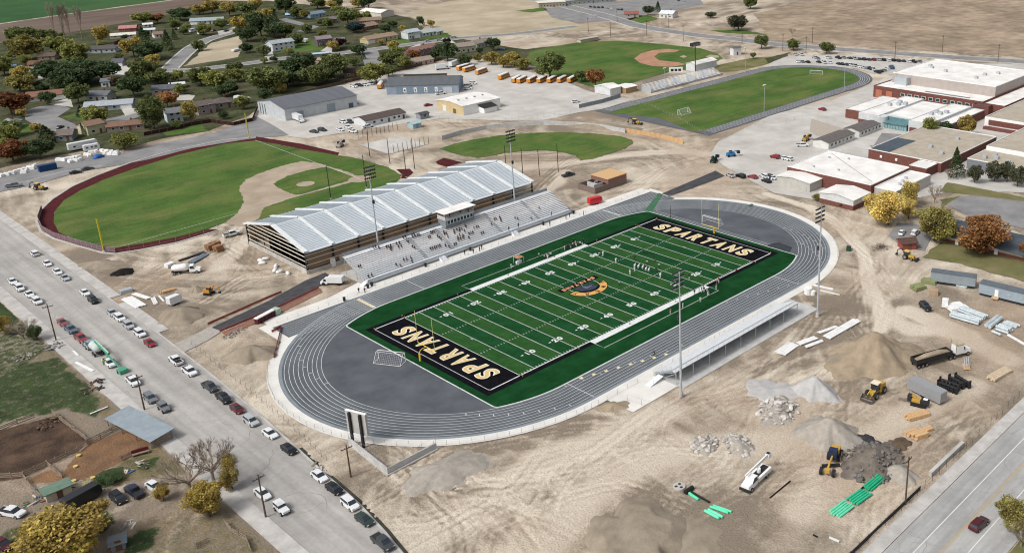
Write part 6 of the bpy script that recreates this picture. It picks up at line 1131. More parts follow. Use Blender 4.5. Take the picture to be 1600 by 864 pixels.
# neighbourhood, left to right and back to front (crown centres)
for p, r, c in (((30.8, 619.4), 7.5, 'OG'), ((44.2, 613.1), 6.5, 'OG'), ((14.0, 552.7), 7.5, 'OB'), ((31.4, 549.4), 6.5, 'YG'), ((-11.5, 506.0), 5.5, 'YG'), ((-21.7, 437.6), 5.5, 'OB'), ((28.6, 505.7), 7.2, 'YG'), ((-2.5, 447.2), 7.5, 'DG'), ((3.0, 432.8), 8, 'DG'), ((14.4, 440.1), 8.5, 'DG'), ((19.1, 434.4), 7.5, 'DG'), ((70.3, 552.3), 3, 'PU'),
                ((63.4, 506.8), 6, 'GO'), ((65.5, 485.2), 6.5, 'DG'), ((-9.9, 383.7), 5, 'OG'), ((-40.7, 384.4), 6.5, 'RU'), ((-20.9, 325.9), 4.6, 'YG'), ((-62.2, 312.2), 5, 'YG'), ((34.5, 411.2), 6.5, 'OG'), ((15.2, 376.3), 6.2, 'DG'), ((36.4, 398.2), 5.6, 'OG'), ((48.0, 399.1), 3.3, 'YG'), ((52.2, 378.0), 5.6, 'OG'), ((16.7, 335.9), 4.2, 'OR'), ((51.4, 357.7), 5.4, 'YG'), ((47.3, 337.1), 4, 'DG'), ((69.8, 370.0), 4.8, 'YG'), ((23.6, 286.8), 2.2, 'DG'),
                ((125.1, 654.3), 6.5, 'YG'), ((135.2, 652.1), 5, 'OR'), ((130.3, 606.2), 4.4, 'OG'), ((178.7, 675.5), 5.8, 'YL'), ((190.2, 676.8), 6.5, 'YL'), ((190.2, 643.1), 6, 'YL'), ((158.7, 557.0), 5.6, 'GO'), ((138.7, 503.1), 5.8, 'DG'), ((198.1, 632.1), 6, 'OG'), ((213.7, 644.3), 5.6, 'YL'), ((18.5, 418.7), 3, 'BT'), ((25.0, 424.9), 2, 'BT'), ((-29.3, 266.9), 4, 'YG'), ((-67.2, 284.3), 5.4, 'RU'), ((86.4, 505.0), 2.2, 'OG'), ((-12.6, 437.6), 3, 'DG'), ((87.7, 589.5), 2.4, 'DG'), ((6.5, 430.0), 5, 'DG'), ((-5.6, 417.8), 5, 'DG'),
                ((196.5, 591.1), 4.8, 'YL'), ((156.1, 517.6), 7.5, 'DG'), ((158.6, 501.9), 6, 'DG'), ((168.7, 505.0), 5, 'OG'), ((226.8, 617.6), 6.5, 'DG'), ((260.1, 624.3), 6, 'OG'), ((212.8, 529.2), 3.8, 'DG'), ((228.8, 520.4), 6.6, 'OG'), ((208.6, 476.7), 5.2, 'BS'), ((286.2, 601.1), 4.5, 'YL'), ((287.5, 586.1), 6.5, 'DG'), ((164.8, 423.1), 4.4, 'PU'), ((161.5, 392.1), 3.8, 'DG'), ((111.8, 409.9), 2.7, 'DG'), ((94.9, 344.2), 8, 'DG'), ((111.0, 335.4), 7, 'OG'), ((137.5, 358.9), 3.2, 'OG'), ((65.1, 324.9), 8, 'OG'), ((93.9, 323.6), 6.5, 'OG'), ((81.1, 333.0), 6, 'DG'), ((117.7, 301.0), 5.8, 'YG'), ((150.8, 337.3), 5.6, 'OG'), ((152.7, 326.5), 4.6, 'YG'), ((170.4, 342.7), 3.6, 'OR'), ((132.8, 312.0), 4.2, 'OG'), ((258.5, 451.0), 2.8, 'YL'), ((241.7, 476.5), 3.2, 'DG'), ((222.1, 456.5), 4, 'DG'), ((217.4, 371.8), 2.6, 'PU'), ((182.5, 335.9), 4, 'DG'), ((184.0, 325.0), 5.4, 'DG'), ((182.2, 305.1), 3.8, 'DG'), ((210.5, 327.1), 2.4, 'DG'), ((225.8, 332.3), 4.3, 'DG'), ((194.3, 293.6), 4, 'YL'), ((192.2, 279.3), 4.2, 'GO'), ((202.3, 283.2), 4, 'YL'), ((193.4, 306.2), 2.6, 'OB'), ((190.5, 411.7), 2.6, 'YL'), ((218.9, 583.6), 5, 'OG'), ((102.6, 328.3), 4.5, 'DG'),
                ((188.4, 232.1), 7.4, 'OG'), ((195.8, 266.2), 4, 'OB'), ((194.0, 211.3), 3.6, 'OG'), ((186.5, 192.3), 5, 'OR'), ((339.2, 193.3), 5, 'OG'), ((389.4, 252.4), 6, 'GG'), ((308.0, 176.1), 1.9, 'OG'), ((485.3, 315.1), 4.8, 'OG'), ((405.8, 359.4), 3.6, 'DG'), ((423.6, 307.7), 3.5, 'GG'), ((346.7, 172.9), 4.4, 'OG'), ((349.7, 149.4), 4.5, 'OG'), ((218.1, -0.8), 3, 'DG'), ((220.0, -9.3), 4.3, 'GO')): T(p, r*(1.25 if p[1] > 200 and r > 3 else 1.0), c, random.choice(('round', 'round', 'wide')) if r > 3.4 else 'round', r*random.uniform(1.7, 2.5))
T((69.8, 580.4), 5.2, 'GO', 'tall', 15); T((-5.9, 295.0), 6.2, 'OG', 'tall', 19, 'great dark leaning poplar behind the pale two-storey house'); T((10.8, 293.7), 4.0, 'YL', 'tall', 12); T((91.7, 565.8), 4.6, 'DG', 'conifer', 11); T((88.5, 515.4), 4.6, 'DG', 'conifer', 14); T((110.0, 557.5), 2.6, 'DG', 'conifer', 8); T((-20.1, 349.8), 2.1, 'BS', 'conifer', 6); T((-46.8, 308.4), 5.4, 'DG', 'conifer', 8); T((-58.3, 279.4), 5.8, 'DG', 'wide', 10); T((198.7, 580.5), 2.8, 'DG', 'conifer', 11); T((153.5, 373.6), 2.0, 'DG', 'conifer', 6); T((135.9, 372.2), 2.4, 'BS', 'conifer', 7); T((257.2, 462.1), 3.4, 'DG', 'tall', 9); T((426.1, 367.4), 3, 'DG', 'conifer', 9); T((219.4, 571.6), 4.6, 'OB', 'wide', 9); T((153.6, 653.3), 9, 'DG', 'wide', 11); T((-32.1, 307.3), 1.0, 'DG', 'conifer', 7)
T((210.4, 2.7), 3.6, 'YG', 'tall', 10, 'yellow-green tree nearest the teal glass entrance')
# by the school and the site
T((100.3, -39.7), 6.0, 'PY', 'round', 12.5, 'big pale yellow tree beside the haul road'); T((106.5, -29.5), 3.0, 'PY', 'round', 8, 'small pale yellow tree left of the big yellow one'); T((121.2, -35.7), 3.6, 'YL', 'round', 11, 'bright yellow tree behind the big pale yellow tree'); T((109.7, -42.1), 2.8, 'PY', 'round', 8, 'thin yellow tree right of the big pale yellow one'); T((97.5, -58.1), 6.4, 'OB', 'round', 12, 'spreading olive tree over the service drive'); T((96.8, -75.1), 7.6, 'OR', 'round', 13, 'broad orange tree on the garden lawn'); T((163.3, -33.0), 3.4, 'DG', 'conifer', 12, 'dark pointed conifer at the corner of the classroom wing'); T((99.2, -87.1), 2.6, 'OR', 'round', 7, 'orange tree cut by the right edge')
for i, q in enumerate(((161.2, -41.4), (166.8, -46.7), (166.6, -55.9), (169.9, -50.4))): T(q, (2.8, 3.6, 3.4, 2.8)[i], 'GG', 'round', 8.5, f'grey-green street tree, {ORD[i]} from the dark conifer along the school walk')
T((106.4, -6.9), 2.0, 'OB', 'wide', 2.6, 'low olive shrub at the corner of the brick-base shed', None, 'shrub'); T((106.0, -18.3), 1.4, 'DG', 'wide', 2.0, 'dark round shrub in front of the brick-base shed', None, 'shrub')
# farm side
T((-140.0, -15.1), 7.6, 'GO', 'wide', 11, 'big golden tree filling the lower left corner'); T((-118.3, -21.4), 4.0, 'GO', 'round', 8, 'golden tree below the leafless farm tree'); T((-111.6, -16.2), 2.2, 'GO', 'tall', 8, 'narrow golden tree at the kerb by the leafless tree'); T((-121.9, -9.4), 1.5, 'GO', 'round', 4, 'small golden sapling beside the white farm yard car'); T((-120.0, 97.1), 2.4, 'GO', 'round', 6, 'olive-gold tree at the left edge above the pasture'); T((-115.5, 87.0), 1.9, 'DG', 'round', 5, 'dark evergreen shrub by the grey leafless tree', None, 'shrub'); T((-126.4, 4.8), 2.4, 'DG', 'wide', 1.9, 'low green weeds behind the navy pickup', None, 'shrub'); T((-133.1, -10.9), 2.3, 'OG', 'round', 4, 'straggly dark bush behind the golden corner tree', None, 'shrub'); T((-23.7, -137.0), 3.4, 'OB', 'round', 6.5, 'olive bush at the lower right edge by the road', None, 'shrub')
fr = random.Random(77); used = [(t_[0][0], t_[0][1], t_[1]) for t_ in TREES]; hp = [(o.location.x, o.location.y) for o in bpy.data.objects if o.parent is None and o.get('category') == 'house']
zone = [(17.0,624.3),(72.2,642.4),(214.3,734.0),(287.7,603.5),(223.0,418.1),(189.4,339.4),(120.0,323.9),(82.6,321.3),(38.3,286.6),(8.7,273.5),(-10.3,277.0),(-28.6,272.2),(-58.2,283.3),(-71.7,286.3)]; cnt = 0
while cnt < 75:     # garden trees filling the plots between the houses
    x = fr.uniform(-90, 330); y = fr.uniform(255, 640); r = fr.uniform(2.2, 5.2)
    if not inpoly(np.array([x]), np.array([y]), zone)[0] or min(math.hypot(x-a, y-b) for a, b, c in used) < r+2.5: continue
    if min(math.hypot(x-a-6, y-b-2) for a, b in hp) < 13 or any(inpoly(np.array([x]), np.array([y]), q)[0] for q in ROADZ): continue
    T((x, y), r, fr.choice(('OG', 'OG', 'DG', 'YG', 'YG', 'OG', 'YL', 'YG'))); used.append((x, y, r)); cnt += 1
def short(s, n=7):
    w_ = s.split()[:n]
    while w_ and w_[-1] in ('with', 'the', 'a', 'of', 'and', 'by', 'at', 'in', 'on', 'behind', 'below', 'beside', 'to', 'above', 'facing', 'between', 'from', 'left', 'just', 'its', 'among', 'great', 'round', 'parked', 'white', 'far', 'broad', 'dark', 'half', 'grey', 'red', 'tall', 'furthest', 'nearest', 'double', 'next', 'small', 'hill', 'hidden', 'up', 'edge', 'big', 'cream', 'two-storey', 'split-level', 'vehicles', 'in', 'front', 'along', 'joined', 'numbered', 'blue', 'long', 'motorhome,', 'set', 'under', 'tucked', 'yellow', 'lower', 'pale', 'dark', 'covered', 'low', 'backing', 'overlooking', 'broad'): w_.pop()
    return ' '.join(w_)
keyed = {}
for t_ in TREES:
    if t_[5] is None:
        q = min(PLACES, key=lambda a: (a[0]-t_[0][0])**2+(a[1]-t_[0][1])**2); t_[5] = (TC[t_[2]][0], {'round': 'round tree', 'tall': 'tall tree', 'wide': 'spreading tree', 'conifer': 'conifer'}[t_[3]], short(q[2])); keyed.setdefault(t_[5], []).append(t_)
for k, L in keyed.items():
    L.sort(key=lambda t_: .664*t_[0][0]-.748*t_[0][1])
    for i, t_ in enumerate(L): t_[5] = f'{k[0]} {k[1]} near the {k[2]}' if len(L) == 1 else f'{k[0]} {k[1]}, {ORD[i]} from left near the {k[2]}'
for i, (p, rad, col, kind, h, label, variant, name) in enumerate(TREES):
    hz = {'round': 1.77, 'tall': 3.9, 'wide': 1.3, 'conifer': 3.0}[kind]; h = h or rad*1.9
    cb = {'round': .16, 'tall': .06, 'wide': .22, 'conifer': .03}[kind]*h; sz = (h-cb)/hz
    t = thing(name or 'tree', label, 'shrub' if name else 'tree', (p[0], p[1], 0), random.uniform(0, 6.28), 'trees and shrubs'); v = random.randrange(3); f_ = random.uniform(.85, 1.18)
    near = p[0] < 130 and p[1] < 150 and kind != 'conifer'; c = link_mesh('crown', NEAR[kind][v % 2][0] if near else TREE[kind][v][0], t, tuple(x*f_ for x in TC[col][1]), (0, 0, cb)); c.scale = (rad*random.uniform(.98, 1.22), rad*random.uniform(.92, 1.15), sz); c.rotation_euler = (random.uniform(-.1, .1), random.uniform(-.1, .1), 0)
    k = link_mesh('trunk', TREE[kind][v][1], t, loc=(0, 0, cb)); ts = max(rad*.75, .8); k.scale = (ts, ts, max(sz, cb/.7 if kind in ('round', 'wide') else cb/.5))
def bare(p, s, hs, label, v): 
    t = thing('bare_tree', label, 'tree', (p[0], p[1], 0), random.uniform(0, 6), 'leafless trees'); 
    for nm, me_ in zip(('trunk', 'branches'), BARE[v]): o = link_mesh(nm, me_, t); o.scale = (s, s, hs)
for i, p in enumerate([(60.4,652.0),(59.8,628.9),(65.1,633.7),(66.8,613.8)]): bare(p, 6, 8.0, f'leafless poplar, {ORD[i]} from the left at the edge of the ploughed field', 2)
bare((-117.3, -10.5), 6.6, 5.2, 'large leafless tree in the farm yard by the kerb', 0); bare((-112.7, -10.3), 5.4, 5.6, 'leafless tree right against the farm-side pavement', 1); bare((-117.9, 89.6), 4.2, 3.6, 'grey leafless tree above the pasture at the left', 1); bare((129.7, -41.3), 3.2, 4.2, 'brown leafless tree behind the olive tree by the annex', 0); bare((158.4, -32.3), 2.2, 2.8, 'small leafless tree beside the dark conifer', 1); bare((394.2, 207.6), 3.2, 3.4, 'leafless tree beyond the far road', 0); bare((-27.4, -140.1), 2.6, 2.8, 'leafless shrub in the lower right corner', 1); bare((-133.7, -10.1), 2.2, 2.4, 'leafless twiggy bush by the golden corner tree', 0)

# ================================================================ spoil heaps
def heap(name, label, cx, cy, rx, ry, h, mat, rz=0, seed=1, cat='pile', group='spoil heaps', ridge=0.0, n=44, flat_top=0.0, rough=.10):
    """earth heap as a height field over an ellipse, highest off-centre, with slumped lobes"""
    g = np.linspace(-1.25, 1.25, n); X, Y = np.meshgrid(g, g, indexing='ij'); ang = np.arctan2(Y, X); rr = np.hypot(X, Y)
    edge = 1+.16*np.sin(ang*2+seed)+.10*np.sin(ang*5+seed*2.1)+.06*np.sin(ang*9+seed); q = rr/edge
    z = np.clip(1-q, 0, None); z = np.minimum(z*1.5, 1-flat_top)/(1-flat_top) if flat_top else np.minimum(z*1.08, .97)
    z = z*(1+ridge*np.sin(X*5+seed)) + (fbm(X*rx+50*seed, Y*ry, 2.2, 90+seed, 4)-.5)*rough*(z > .02)*2.2
    Z = np.clip(z, 0, None)*h-np.where(q > 1.0, .25, .03)
    V = [(float(a)*rx, float(b)*ry, float(c)) for a, b, c in zip(X.ravel(), Y.ravel(), Z.ravel())]; idx = np.arange(n*n).reshape(n, n); keep = (q < 1.16)
    F = [tuple(int(v) for v in f) for f in np.stack([idx[:-1,:-1], idx[1:,:-1], idx[1:,1:], idx[:-1,1:]], -1).reshape(-1, 4) if keep.ravel()[f].all()]
    me_ = MB().add(V, F).mesh(name, mat, True); o = bpy.data.objects.new(name, me_); COL.objects.link(o); o.location = (cx, cy, 0); o.rotation_euler = (0, 0, rz); return tag(o, label, cat, group)
sand = pm('sand_heap', (.34, .272, .192), (.255, .203, .142), .5, .97, .35, detail=9, bscale=3); dark_sand = pm('damp_sand', (.305, .256, .195), (.225, .188, .142), .35, .97, .35, detail=9, bscale=3); grey_grav = pm('grey_gravel_heap', (.45, .44, .43), (.37, .36, .35), .6, .97, .4, detail=9, bscale=5); brown_grav = pm('brown_gravel_heap', (.375, .34, .295), (.29, .262, .225), .9, .97, .4, detail=9, bscale=6); black_soil = pm('black_topsoil', (.018, .017, .016), (.01, .01, .01), .5, .95, .3); dark_spoil = pm('dark_spoil', (.20, .17, .14), (.12, .10, .085), .5, .97, .5, detail=9, bscale=3)
def H2(nm, lb, a, b, ry, h, mat, **k):
    a = Vector(a); b = Vector(b); c = (a+b)/2; d = b-a; return heap(nm, lb, c.x, c.y, d.length/2, ry, h, mat, math.atan2(d.y, d.x), **k)
H2('sand_pile', 'huge sand pile behind the tipper truck', (4.4, -81.3), (27.5, -88.5), 10, 6.0, sand, seed=2, ridge=.22); H2('sand_berm', 'curved sand berm at the foot of the huge sand pile', (3.0, -78.5), (29.2, -77.5), 2.8, 2.2, dark_sand, seed=5); H2('sand_berm', 'low sand berm in front of the huge sand pile', (3.9, -78.4), (15.6, -93.4), 2.0, 1.3, sand, seed=6)
H2('gravel_pile', 'pale grey gravel cone left of the wheel loader', (-10.3, -79.5), (-2.5, -84.8), 5, 3.8, grey_grav, seed=3); H2('gravel_pile', 'spread tail of pale grey gravel', (-15.2, -73.6), (-5.7, -79.9), 4, .5, grey_grav, seed=9); H2('gravel_pile', 'brown gravel pile behind the road grader', (-26.0, -93.0), (-12.9, -96.0), 6.5, 4.0, brown_grav, seed=4)
H2('earth_pile', 'wide brown earth mound at the bottom edge of the picture', (-78.5, -83.0), (-62.6, -90.9), 12, 1.6, dark_sand, seed=7, flat_top=.45, n=70, ridge=.12); H2('earth_pile', 'low earth spread right of the wide brown mound', (-68.4, -93.0), (-59.5, -98.6), 7, .8, dark_sand, seed=12); H2('earth_pile', 'tan earth mound beside the retaining wall', (-88.6, -42.6), (-73.2, -43.8), 6, 1.8, brown_grav, seed=8)
H2('sand_pile', 'round sand pile by the street with raked tracks', (-91.4, 72.5), (-78.2, 72.3), 6, 3.0, dark_sand, seed=11, ridge=.08); H2('sand_pile', 'dark sand mound inside the track bend fence', (-85.9, 40.7), (-79.6, 30.6), 5, 2.8, dark_sand, seed=13); H2('topsoil_pile', 'black topsoil pile near the outfield fence', (-86.2, 119.3), (-81.0, 117.0), 3.4, 1.4, black_soil, seed=14, group='spoil heaps'); H2('earth_pile', 'tan earth heap under the outfield fence corner', (-90.9, 134.7), (-80.8, 126.6), 4.5, 1.2, dark_sand, seed=15)
H2('asphalt_pile', 'black broken asphalt patch above the spoil heap', (-18.3, -101.6), (-14.0, -103.4), 3, .7, pm('black_asphalt_scrap', (.05, .05, .055), (.03, .03, .032), .8, .9), seed=17); H2('gravel_pile', 'grey-brown gravel pile beside the utility pole', (-25.6, -113.1), (-18.6, -113.1), 3.6, 1.9, brown_grav, seed=18); H2('manure_pile', 'small brown soil pile beside the plastic sheet', (-15.1, -106.2), (-10.8, -109.4), 2.4, 1.0, pm('brown_humus', (.13, .095, .065), (.09, .065, .045), .8, .97, .4), seed=19, rough=.25)
H2('dirt_bank', 'long dirt bank behind the softball wall', [(122.6,152.2),(136.4,110.4)][0], [(122.6,152.2),(136.4,110.4)][1], 6, 2.4, dark_sand, seed=20, n=50); H2('earth_pile', 'small earth pile by the visitor terrace corner', (-44.1, -49.7), (-37.8, -53.0), 2.4, .8, sand, seed=21); H2('sand_pile', 'small sand pile beside the orange excavator', (-76.8, 88.2), (-72.4, 86.5), 2.6, 1.4, dark_sand, seed=22); H2('gravel_pile', 'grey gravel spread by the visitor stand', (-17.1, -70.9), (-9.3, -75.6), 5, .5, grey_grav, seed=23)
brush = MB(); rg = random.Random(3)
for k in range(260):
    a = rg.uniform(0, 6.28); r_ = rg.uniform(0, 3.0); p = Vector((r_*math.cos(a)*1.3, r_*math.sin(a), rg.uniform(0, 1.2)*(1-r_/3.4))); d = Vector((rg.uniform(-1, 1), rg.uniform(-1, 1), rg.uniform(-.2, .5))).normalized()*rg.uniform(.6, 1.6); brush.bar(p, p+d, .035, .015, 3, cap=False)
o = brush.build('brush_pile', pm('dry_brush', (.11, .075, .055), (.07, .05, .038), 2, .95)); o.location = (*(80.2, -48.6), 0); tag(o, 'pile of dry brush by the haul road', 'brush pile')
# --- broken concrete
def rock_mesh(seed):
    rg = random.Random(seed); b = bmesh.new(); bmesh.ops.create_icosphere(b, subdivisions=1, radius=.5)
    for v in b.verts: v.co *= rg.uniform(.65, 1.15); v.co.z *= .6
    me_ = bpy.data.meshes.new('rubble_piece'); b.to_mesh(me_); b.free(); me_.materials.append(pm('broken_concrete', (.62, .59, .55), (.44, .41, .37), 1.5, .95, world=False, tint=True)); return me_
ROCK = [rock_mesh(k) for k in range(6)]
def rubble(label, pts, n, hmax, sz, base, tint=(1, 1, 1), seed=1):
    rg = random.Random(seed); c = Vector(pts[0]); rx, ry, rz = pts[1]
    t = thing('rubble_pile', label, 'rubble', (c.x, c.y, 0), rz, 'rubble piles')
    me_ = heap('mound', None, 0, 0, rx, ry, hmax, base, 0, seed+30, cat=None, group=None, n=22, rough=.2); me_.parent = t; me_.location = (0, 0, -.05)
    for k in range(n):
        a = rg.uniform(0, 6.28); f_ = rg.uniform(.6, 1.15); q = rg.random()**.6; x, y = rx*q*math.cos(a), ry*q*math.sin(a); o = link_mesh('rubble_piece', ROCK[rg.randrange(6)], t, tuple(x_*f_ for x_ in tint), (x, y, hmax*(1-q)*.95+rg.uniform(0, .15))); s = 1.15*sz*rg.uniform(.45, 1.7)*(1.4 if rg.random() < .1 else 1); o.scale = (s, s*rg.uniform(.6, 1.2), s*rg.uniform(.5, 1)); o.rotation_euler = (rg.uniform(-.6, .6), rg.uniform(-.6, .6), rg.uniform(0, 6))
rubble('broken concrete heap nearest the track', ((-39.6, -76.9), (3.6, 2.8, .4)), 60, 1.3, .8, brown_grav, seed=1); rubble('middle heap of broken concrete', ((-35.1, -82.3), (4.2, 3.2, .9)), 60, 1.5, .75, brown_grav, seed=2); rubble('broken concrete heap below the pale gravel cone', ((-18.7, -80.7), (6.0, 4.4, .4)), 90, 1.8, .9, brown_grav, seed=3); rubble('dark spoil heap full of broken asphalt lumps behind the grader', ((-21.8, -107.1), (7.8, 6.0, .2)), 170, 2.8, .75, dark_spoil, (.34, .33, .33), seed=4); rubble('scatter of dark stones beside the asphalt path', ((-80.0, 50.8), (4.2, 1.6, .4)), 40, .3, .5, brown_grav, (.5, .48, .45), seed=6)
# ================================================================ plant and machines
cat_y = pm('machine_yellow', (.50, .32, .07), (.42, .26, .05), 1.5, .5); worn_steel = pm('worn_steel', (.22, .19, .165), (.15, .13, .115), 1.5, .6); cream_roof = pm('cab_roof', (.72, .66, .52), (.62, .56, .44), 1, .6)
def frame_at(a, b): a = Vector(a); b = Vector(b); d = b-a; return ((a.x+b.x)/2, (a.y+b.y)/2, 0), math.atan2(d.y, d.x)
def loader():
    loc, rz = frame_at((4.8, -93.4), (-2.0, -93.6)); t = thing('wheel_loader', 'yellow wheel loader with bucket lowered in front of sand pile', 'loader', loc, rz)
    MB().loft(cab_rings([(-3.2,.8,2.0,1.0,.8),(-2.9,.7,2.3,1.1,.9),(-.6,.7,2.3,1.1,.9)])).build('engine_hood', cat_y, t); MB().box(-.6, 2.0, -.6, .6, .8, 1.5).build('front_frame', cat_y, t)
    MB().box(-.7, .8, -.8, .8, 1.4, 3.1).build('cab', glass, t); MB().box(-.9, 1.0, -.95, .95, 3.1, 3.25).build('cab_roof', cream_roof, t)
    for s in (-1, 1): MB().bar((1.0, s*.55, 1.7), (3.4, s*.55, .7), .16, n=4).build('lift_arm', cat_y, t)
    MB().add([(3.2,-1.5,.2),(3.2,1.5,.2),(3.3,1.5,1.4),(3.3,-1.5,1.4),(4.5,-1.5,.15),(4.5,1.5,.15),(3.6,1.5,.1),(3.6,-1.5,.1)], [(0,1,2,3),(0,7,6,1),(7,4,5,6),(3,2,1,0),(0,3,4),(1,5,2),(4,7,6,5)]).build('bucket', worn_steel, t); wheels(t, (-1.9, 1.7), 1.15, .8); return t
loader()
def grader():
    loc, rz = frame_at((-24.1, -99.6), (-31.4, -102.2)); t = thing('road_grader', 'yellow road grader with black cab and angled blade', 'grader', loc, rz)
    MB().box(-3.6, -1.0, -.9, .9, 1.0, 2.2).build('engine_hood', cat_y, t); MB().box(-1.2, .3, -.85, .85, 1.2, 3.1).build('cab', pm('blue_black_cab', (.02, .03, .06), (.03, .04, .08), 1, .2), t)
    MB().tube([(.2,0,1.9), (2.4,0,1.8), (4.4,0,1.2)], .22, 6).build('frame_beam', cat_y, t); MB().obox((1.4, 0, .45), (.25, 3.7, .7), .45).build('blade', dark_steel, t); MB().box(3.9, 4.7, -.5, .5, .7, 1.5).build('front_axle', cat_y, t)
    wheels(t, (-3.0, -1.3), 1.1, .8); wheels(t, (4.3,), 1.25, .8); MB().bar((.6, 1.6, .6), (.2, 1.9, 3.4), .04).build('marker_mast', worn_steel, t)
grader()
def backhoe(label, a, b, yl=cat_y):
    loc, rz = frame_at(a, b); t = thing('backhoe', label, 'backhoe', loc, rz, 'backhoes')
    MB().loft(cab_rings([(.2,.8,1.6,.6,.55),(1.9,.7,1.5,.55,.5),(2.1,.8,1.3,.5,.45)])).build('engine_hood', yl, t); MB().box(-1.2, .3, -.75, .75, .9, 2.5).build('cab', glass, t); MB().box(-1.3, .5, -.85, .85, 2.5, 2.62).build('cab_roof', pm('tan_cab_roof', (.62, .44, .16), (.5, .36, .12), 1), t)
    MB().tube([(-1.3,0,1.2), (-2.2,0,3.0), (-3.6,0,2.2), (-3.9,0,.9)], .14, 5).build('boom', dark_steel, t); MB().box(-4.2, -3.6, -.35, .35, .5, 1.0).build('digger_bucket', dark_steel, t); MB().box(2.6, 3.3, -1.05, 1.05, .15, .85).build('loader_bucket', dark_steel, t)
    for s in (-1, 1): MB().bar((1.0, s*.65, 1.2), (2.8, s*.65, .6), .09, n=4).build('lift_arm', yl, t)
    wheels(t, (-.6,), .85, .8); wheels(t, (1.5,), .75, .5)
backhoe('yellow backhoe with dark digging arm near the haul road', (78.0, -56.4), (78.1, -62.4)); backhoe('yellow earthmover on the dirt bank behind the softball wall', (143.3, 122.8), (144.9, 118.5)); backhoe('small tan loader working beside the north street', (-73.6, 233.0), (-72.3, 230.8))
def excavator():
    t = thing('mini_excavator', 'orange mini excavator beside the small sand pile', 'excavator', (*(-73.3, 81.4), 0), R(-60)); om = pm('orange_machine', (.55, .27, .07), (.45, .21, .05), 1, .5)
    for s in (-1, 1): MB().box(-1.2, 1.2, s*.9-.22, s*.9+.22, 0, .6).build('crawler_track', rubber, t)
    MB().box(-1.3, .7, -.9, .9, .7, 1.7).build('engine_hood', om, t); MB().box(-.2, .9, -.85, -.05, .8, 2.4).build('cab', glass, t); MB().box(-.3, 1.0, -.9, 0, 2.4, 2.5).build('cab_roof', om, t)
    MB().tube([(.7,.3,1.3), (1.8,.3,2.9), (3.1,.3,2.3), (3.3,.3,1.0)], .16, 5).build('boom', om, t); MB().box(3.0, 3.5, 0, .6, .4, 1.0).build('bucket', dark_steel, t)
excavator()
def dozer():
    loc, rz = frame_at((5.4, -105.0), (4.2, -99.3)); t = thing('skid_machine', 'yellow trenching machine with black engine beside the grey box trailer', 'trencher', (loc[0]-1.2, loc[1]-1.2, 0), rz)
    for s in (-1, 1): MB().box(-1.7, 1.7, s*.8-.25, s*.8+.25, 0, .8).build('crawler_track', rubber, t)
    MB().loft(cab_rings([(-2.2,.7,1.7,.6,.5),(-.4,.7,1.9,.7,.6)])).build('engine_hood', dark_steel, t); MB().box(-.3, 1.6, -.55, .55, .8, 1.6).build('chassis', cat_y, t); MB().bar((.2,-.3,1.6), (1.7,-.3,2.3), .14, n=4).bar((.2,.3,1.6), (1.7,.3,2.3), .14, n=4).build('lift_arm', cat_y, t); MB().box(1.7, 2.6, -.6, .6, .9, 2.2).build('drive_head', dark_steel, t); MB().obox((3.6, 0, .5), (2.2, .3, .6), 0, 0, .2).build('digging_bar', worn_steel, t); MB().box(-1.9, -.9, -.4, .4, 1.9, 2.0).build('hood_plate', white_paint, t)
dozer()
def tipper():
    loc, rz = frame_at((18.1, -93.9), (34.5, -100.8)); t = thing('tipper_truck', 'white tractor truck with long black sand trailer', 'truck', loc, rz); h = 8.8
    MB().box(-h, 2.0, -1.2, 1.2, 1.2, 1.5).build('trailer_floor', dark_steel, t); MB().wall([(-h,-1.2),(2.0,-1.2),(2.0,1.2),(-h,1.2)], .12, 1.3, 2.5, True).build('trailer_side', dark_steel, t); MB().loft(cab_rings([(-h+.3,1.5,2.0,1.1,.6),(-5,1.5,2.6,1.1,.7),(-1,1.5,2.7,1.1,.7),(1.8,1.5,2.1,1.1,.7)])).build('sand_load', sand, t)
    MB().box(3.4, 5.6, -1.15, 1.15, 1.0, 3.4).build('sleeper_cab', white_paint, t); MB().box(3.3, 5.7, -1.2, 1.2, 3.4, 3.6).build('cab_fairing', pm('tan_fairing', (.45, .38, .28), (.36, .3, .22), 1), t); MB().loft(cab_rings([(5.6,.9,2.6,1.1,.95),(6.1,.9,2.4,1.1,.9),(6.4,.8,1.9,1.05,.85),(8.0,.7,1.6,1.0,.75)])).build('hood', white_paint, t); MB().box(5.7, 6.0, -1.12, 1.12, 1.95, 2.6).build('windows', glass, t)
    for s in (-1, 1): MB().bar((3.3, s*1.0, 1), (3.3, s*1.0, 4.4), .08).build('exhaust_stack', chrome, t)
    MB().box(1.5, 7.6, -.5, .5, .7, 1.1).build('chassis', dark_steel, t); wheels(t, (-8.0, -6.8, -5.6, 1.6, 2.9), 1.0, .5); wheels(t, (7.1,), 1.0, .5)
tipper()
